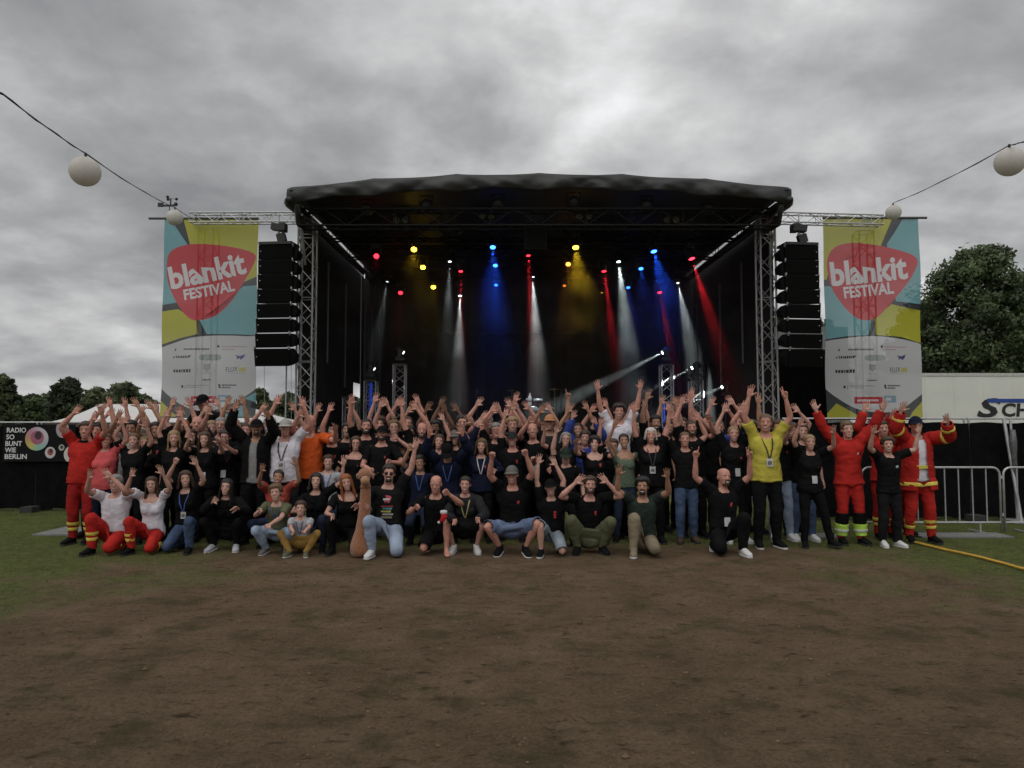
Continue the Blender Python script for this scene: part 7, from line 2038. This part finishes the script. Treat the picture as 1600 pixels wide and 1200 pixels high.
person('person with cropped fair hair, black tee and blue jeans', (1070, 686), 11.35, L=(1048, 650), Rt=(1090, 652), hair='buzz', hc='light', bc='jeans', bot='jeans', shoe='brown', skin=3, logo=False, mouth=False)
person('fair-haired person in black tee with badge between bald croucher and yellow tee', (1146, 678), 11.35, 'woman', L=(1133, 638), Rt=(1160, 640), hair='tied', hc='blond', badge=True, bc='black', shoe='white', skin=1, logo=True)
# ---- third row
person('fair-haired person behind the coral shirt with pink cheeks', (226, 693), 11.75, 'woman', hair='long', hc='blond', skin=1, tc='black', s=0.92)
person('dark-haired person in glasses with white shirt behind the black tee', (205, 669), 11.8, L=(186, 648), Rt=(213, 630), hair='short', hc='black', glasses='clear', tc='offwhite', logo=False, skin=2)
person('person with dark hair and one arm straight up near the marquee', (244, 671), 11.9, L=(222, 650), Rt=(232, 627), hair='long', hc='dark', kind='woman', skin=2)
person('person in dark tee whose broad arm rises before the marquee roof', (152, 672), 11.8, L=(160, 638), Rt=(172, 630), hair='short', hc='black', skin=3, tc='navy', logo=False)
person('person with long dark hair behind the raised fist', (299, 682), 11.75, 'woman', L=(282, 652), hair='long', hc='dark', skin=0)
person('bald person in a grey top before the backlit banner', (308, 663), 12.1, hair=None, hc='grey', tc='charcoal', skin=3, logo=False, mouth=False, L=(284, 640))
person('person with cropped grey hair behind the glasses wearer', (345, 664), 12.0, L=(327, 642), Rt=(362, 640), hair='buzz', hc='grey', skin=1, tc='charcoal', glasses='clear', logo=False)
person('smiling round-faced person behind the open black jacket', (384, 672), 11.9, 'woman', hair='tied', hc='brown', skin=1)
person('person in dark top between the black jacket and pale cap', (421, 664), 12.1, L=(411, 638), hair='short', hc='white', tc='charcoal', skin=1, logo=False)
person('bald person in black tee with hand up beside the orange tee', (520, 678), 11.85, L=(517, 632), hair='buzz', hc='grey', beard='goatee', skin=3, poleL=(-.3, 0, -.2))
person('tall bearded person in black with one broad arm up', (572, 666), 12.0, L=(549, 622), hair='buzz', hc='black', beard='full', girth=1.15, skin=3, poleL=(-1, 0, -.2))
person('person with fair hair pinned up wearing black behind the folded arms', (616, 668), 12.0, 'woman', L=(596, 631), Rt=(616, 682, 'soft'), dyR=-.3, hair='bun', hc='light', glasses='clear', skin=1)
person('balding laughing person with both arms straight up', (660, 672), 11.9, L=(627, 628), Rt=(645, 627), hair='fringe', hc='brown', beard='full', skin=3)
person('dark-haired person with a short arm up behind the laughing one', (680, 668), 12.2, L=(669, 636), Rt=(694, 638), hair='short', hc='black', skin=4)
person('smiling person with brown hair beside the navy jacket', (686, 690), 11.7, 'woman', Rt=(691, 652), hair='bob', hc='brown', skin=1)
person('person with dark cap and fair hair behind the navy jacket', (710, 684), 11.8, 'woman', hair='long', hc='light', cap='grey', skin=0, Rt=(722, 668))
person('bearded person in glasses raising a palm at the ear', (722, 661), 12.2, Rt=(735, 656), hair='short', hc='dark', beard='full', glasses='clear', skin=1, tc='navy', logo=False)
person('person in glasses with palm forward behind the wavy hair', (775, 673), 11.9, L=(771, 638), Rt=(781, 676), dyR=-.35, hair='short', hc='grey', glasses='clear', skin=3)
person('fair-haired person behind the dark cap with two wrists up', (801, 664), 12.2, Rt=(806, 634), hair='short', hc='blond', skin=1, L=(760, 660))
person('broad older balding person in black polo', (832, 673), 12.0, L=(829, 655), hair='fringe', hc='grey', skin=3, girth=1.2, badge=True, Rt=(858, 735, 'relax'))
person('tall person in pale cap hiding the face with one hand', (859, 643), 12.6, L=(846, 640, 'open'), Rt=(889, 613, 'point'), dyL=-0.35, hair='short', hc='brown', cap='tan', skin=2, tc='charcoal', logo=False)
person('grey-haired person in glasses behind the dark green cap', (884, 687), 11.6, 'woman', L=(852, 668, 'soft'), hair='bob', hc='grey', glasses='clear', skin=1, Rt=(905, 700), tc='black')
person('person in a blue jacket behind the curly dark hair', (914, 684), 12.0, L=(896, 648, 'soft'), hair='short', hc='brown', top='jacket', tc='blue', skin=1, logo=False, Rt=(928, 656, 'soft'))
person('person with short brown hair peering beside the sage tank top', (958, 697), 11.8, hair='short', hc='brown', skin=3, L=(938, 646, 'soft'), s=0.92)
person('tall person in white tee with both arms high above the crowd', (967, 643), 12.3, zbase=0.28, L=(933, 603), Rt=(1002, 599), hair='thick', hc='dark', tc='white', skin=3, logo=False, girth=1.08)
person('dark-haired person behind the white-haired one', (1024, 655), 12.5, L=(1012, 617), hair='short', hc='black', skin=2, tc='black', beard='goatee')
person('person with brown beard behind the jeans wearer', (1080, 668), 11.9, L=(1066, 626), Rt=(1108, 655, 'soft'), hair='buzz', hc='brown', beard='full', skin=3)
person('smooth-headed person in black behind the brown beard', (1105, 658), 12.3, L=(1080, 614), hair='buzz', hc='dark', skin=3, Rt=(1088, 648))
person('person with reddish hair near the tower behind fair tied hair', (1152, 650), 12.6, 'woman', hair='tied', hc='red', skin=1, tc='blue', logo=False, Rt=(1134, 610))
person('person in dark top half hidden behind the yellow tee', (1216, 668), 11.6, hair='short', hc='brown', skin=2, tc='black', bc='lightjeans', shoe='white', L=(1180, 606), poleL=(-.2, 0, .3))
person('long-haired person behind the badge wearer in dark jeans', (1254, 674), 11.5, 'woman', hair='long', hc='brown', skin=0, bc='jeans', bot='jeans', L=(1236, 668), shoe='white')
person('person in black cap looking down above the crowd before the banner', (317, 628), 12.9, zbase=0.44, L=(303, 662, 'relax'), hair='short', hc='dark', cap='black', tc='black', skin=3, logo=False, look=(-24, 24, 0), mouth=False)
person('person with tied dark hair behind the balding laughing one', (640, 676), 12.3, 'woman', hair='tied', hc='dark', skin=2, L=(640, 640))
person('person with grey cap and palm before the drum riser', (745, 668), 12.4, hair='short', hc='brown', cap='charcoal', skin=1, L=(756, 650))
person('person in dark shirt behind the terracotta tee', (460, 690), 11.9, hair='short', hc='dark', skin=1)

# ---- back rows, mostly faces and raised hands between the others
person('back-row person in dark glasses behind the fair tied hair', (232, 676), 12.5, 'woman', L=(222, 641), Rt=(245, 634), hair='bob', hc='brown', glasses='clear', skin=1)
person('back-row person with broad face and short grey hair by the marquee side', (180, 671), 12.4, L=(172, 644), Rt=(196, 629), hair='short', hc='grey', skin=3, tc='charcoal')
person('back-row person with ginger beard before the banner foot', (286, 668), 12.5, L=(270, 629), Rt=(296, 629), hair='short', hc='orange', beard='full', skin=1)
person('back-row person in black with fair fringe before the sponsor logos', (331, 669), 12.5, 'woman', L=(322, 639), Rt=(340, 629), hair='bob', hc='blond', skin=0)
person('back-row person with tanned face and dark crop before the banner edge', (366, 667), 12.5, L=(356, 627), Rt=(380, 623), hair='short', hc='dark', skin=2)
person('back-row person with pale hair beside the stage tower foot', (462, 672), 12.6, 'woman', Rt=(456, 629), hair='long', hc='light', skin=1)
person('back-row person in grey hood beside the short totem', (503, 676), 12.5, L=(497, 637), hair='buzz', hc='dark', tc='charcoal', skin=3, logo=False)
person('back-row person with black crop under the blue totem', (543, 672), 12.6, Rt=(549, 634), hair='short', hc='black', skin=2)
person('back-row person with brown curls under the tall plain totem', (594, 664), 12.8, 'woman', L=(588, 611), Rt=(603, 629), hair='curly', hc='brown', skin=1)
person('back-row person with thin face and stubble near the tall plain totem', (637, 662), 12.9, Rt=(652, 625), L=(622, 629), hair='buzz', hc='brown', beard='goatee', skin=3)
person('back-row person with pulled-back black hair before the deck', (700, 666), 12.7, 'woman', L=(690, 629), Rt=(712, 637), hair='tied', hc='black', skin=4)
person('back-row person in glasses and grey crop under the blue lamps', (762, 662), 12.7, L=(748, 629), Rt=(778, 637), hair='short', hc='grey', glasses='clear', skin=1)
person('back-row person with round face and dark fringe beside the drum riser', (786, 668), 12.5, 'woman', L=(772, 641), Rt=(796, 631), hair='bob', hc='dark', skin=1)
person('back-row person with red cheeks under the drum kit', (816, 664), 12.8, L=(806, 621), Rt=(824, 635), hair='fringe', hc='brown', skin=3)
person('back-row person with sandy crop behind the pale cap', (846, 671), 12.9, Rt=(858, 637), hair='short', hc='light', skin=1)
person('back-row person with dark ponytail behind the grey bob', (903, 672), 12.6, 'woman', L=(890, 639), Rt=(916, 635), hair='pony', hc='dark', skin=2)
person('back-row person with shaved head behind the curly dark hair', (940, 670), 12.8, L=(926, 639), Rt=(946, 629), hair=None, hc='brown', skin=3)
person('back-row person with long fair hair behind the white tee', (996, 672), 12.8, 'woman', L=(985, 639), Rt=(1008, 629), hair='long', hc='blond', skin=1)
person('back-row person with dark crop and beard under the tall blue-tube totem', (1046, 668), 12.7, L=(1034, 625), Rt=(1052, 607), hair='short', hc='dark', beard='full', skin=2)
person('back-row person with brown bob beside the shorter totem', (1066, 664), 13.0, 'woman', L=(1056, 629), Rt=(1078, 621), hair='bob', hc='brown', skin=1)
person('back-row person with cropped hair behind the smooth-headed one', (1124, 668), 12.8, L=(1112, 629), Rt=(1136, 639), hair='buzz', hc='light', skin=3)
person('back-row person with sunburnt face between badge and yellow tee', (1174, 668), 12.3, L=(1162, 634), hair='short', hc='brown', skin=3)
person('back-row person with dark long hair beside the yellow tee', (1236, 671), 12.2, 'woman', Rt=(1244, 639), hair='long', hc='dark', skin=1)
# supports for the two raised ones
for px, Y, h, lab in ((967, 12.3, 0.28, 'low black flight case under the tall person in white'), (317, 12.9, 0.44, 'black flight case under the person in cap looking down')):
    c_ = tag(empty('flight_case', (GX(px, Y), Y, 0)), lab, 'flight case')
    MB().box((0, 0, h / 2), (0.7, 0.6, h - 0.004)).build('case_body', M_BLKCAB, c_)
    for s in (-1, 1): MB().box((s * 0.352, 0, h / 2), (0.012, 0.61, h)).build('edge_profile', M_ALU, c_)

# ---- things in hands and at feet
bt = tag(empty('water_bottle', PX(828, 634, 11.95)), 'clear water bottle held up above the balding person in polo', 'bottle')
gm_ = mat('clear_plastic', (.55, .58, .60), 0.12, 0.05)
MB().lathe((0, 0, 0), [(.028, 0), (.032, .01), (.032, .12), (.03, .14), (.012, .175), (.012, .19)], 14).build('bottle_body', gm_, bt)
MB().lathe((0, 0, .19), [(.014, 0), (.014, .016)], 10).build('bottle_cap', mat('cap_white', (.6, .6, .6), 0.5), bt)
MB().lathe((0, 0, .06), [(.0328, 0), (.0328, .05)], 14).build('label_band', mat('label_grey', (.3, .32, .36), 0.5), bt)
# festive red hat hanging from a knee
sh = tag(empty('red_hat', PX(689, 810, 10.05)), 'red felt hat with white trim hanging beside the bald croucher knee', 'hat')
MB().path([(0.05, 0, .10), (.06, -.01, .03), (.03, -.02, -.02), (-.02, -.02, -.05)], [.055, .060, .045, .018], 12).build('hat_cone', clothm('red'), sh)
MB().lathe((0.05, 0, .11), [(.052, -.03), (.066, -.015), (.066, .02), (.05, .035)], 14).build('hat_trim', mat('trim_white', (.6, .58, .58), 0.9, 0.1, 40, bump=.5, bscale=90), sh)
MB().lathe((-.035, -.02, -.07), [(.006, -.026), (.022, -.016), (.027, 0), (.022, .016), (.006, .026)], 12).build('pompom', mat('trim_white', (.6, .58, .58), 0.9), sh)
sh.scale = (0.75, 0.75, 0.75)
# tall tan plush animal
pl = tag(empty('plush_animal', PX(563, 867, 10.12)), 'tall tan plush animal with a long neck propped up on the ground', 'plush toy')
pl.location.z = 0.0
M_PL = mat('tan_plush', (.30, .125, .060), 0.95, 0.22, 30, bump=0.7, bscale=140, sheen=0.3); M_PL2 = mat('pale_plush', (.38, .20, .10), 0.95, 0.2, 30, bump=0.7, bscale=140, sheen=0.3)
def pz_(py): return CAM_H + (HOR - py) / F_PX * 10.12
bodyP = [((.00, .02, .010), .10), ((-.005, .02, .05), .135), ((.00, .02, .14), .145), ((.012, .02, .24), .125), ((.025, .01, .36), .097), ((.04, .005, .50), .086), ((.052, .0, .64), .080), ((.06, .0, .78), .074), ((.064, -.005, .90), .070), ((.064, -.01, .98), .066), ((.064, -.012, 1.03), .05)]
MB().path([c for c, r_ in bodyP], [r_ for c, r_ in bodyP], 18).build('body', M_PL, pl)
hd_ = MB(); hd_.path([(.06, .02, 1.145), (.055, -.02, 1.135), (.06, -.06, 1.09), (.075, -.10, 1.045)], [.050, .085, .088, .045], 16); hd_.build('head', M_PL, pl)
MB().path([(.072, -.09, 1.055), (.080, -.135, 1.025), (.083, -.160, 1.012)], [.062, .058, .035], 14).build('muzzle', M_PL2, pl)
for s in (-1, 1):
    MB().path([(.055 + s * .06, .0, 1.14), (.055 + s * .10, .01, 1.10), (.055 + s * .105, .01, 1.05)], [.022, .030, .010], 10).build('ear', M_PL2, pl)
    MB().lathe((.066 + s * .045, -.125, 1.085), [(.003, -.008), (.009, 0), (.003, .008)], 8).build('eye', mat('toy_eye', (.01, .01, .01), 0.1), pl)
    MB().lathe((.083 + s * .018, -.188, 1.015), [(.002, -.005), (.006, 0), (.002, .005)], 8).build('nostril', mat('toy_eye', (.01, .01, .01), 0.1), pl)
MB().lathe((.064, -.008, .945), [(.070, -.012), (.078, -.008), (.078, .008), (.070, .012)], 18).build('neck_band', mat('toy_band', (.20, .10, .05), 0.8), pl)
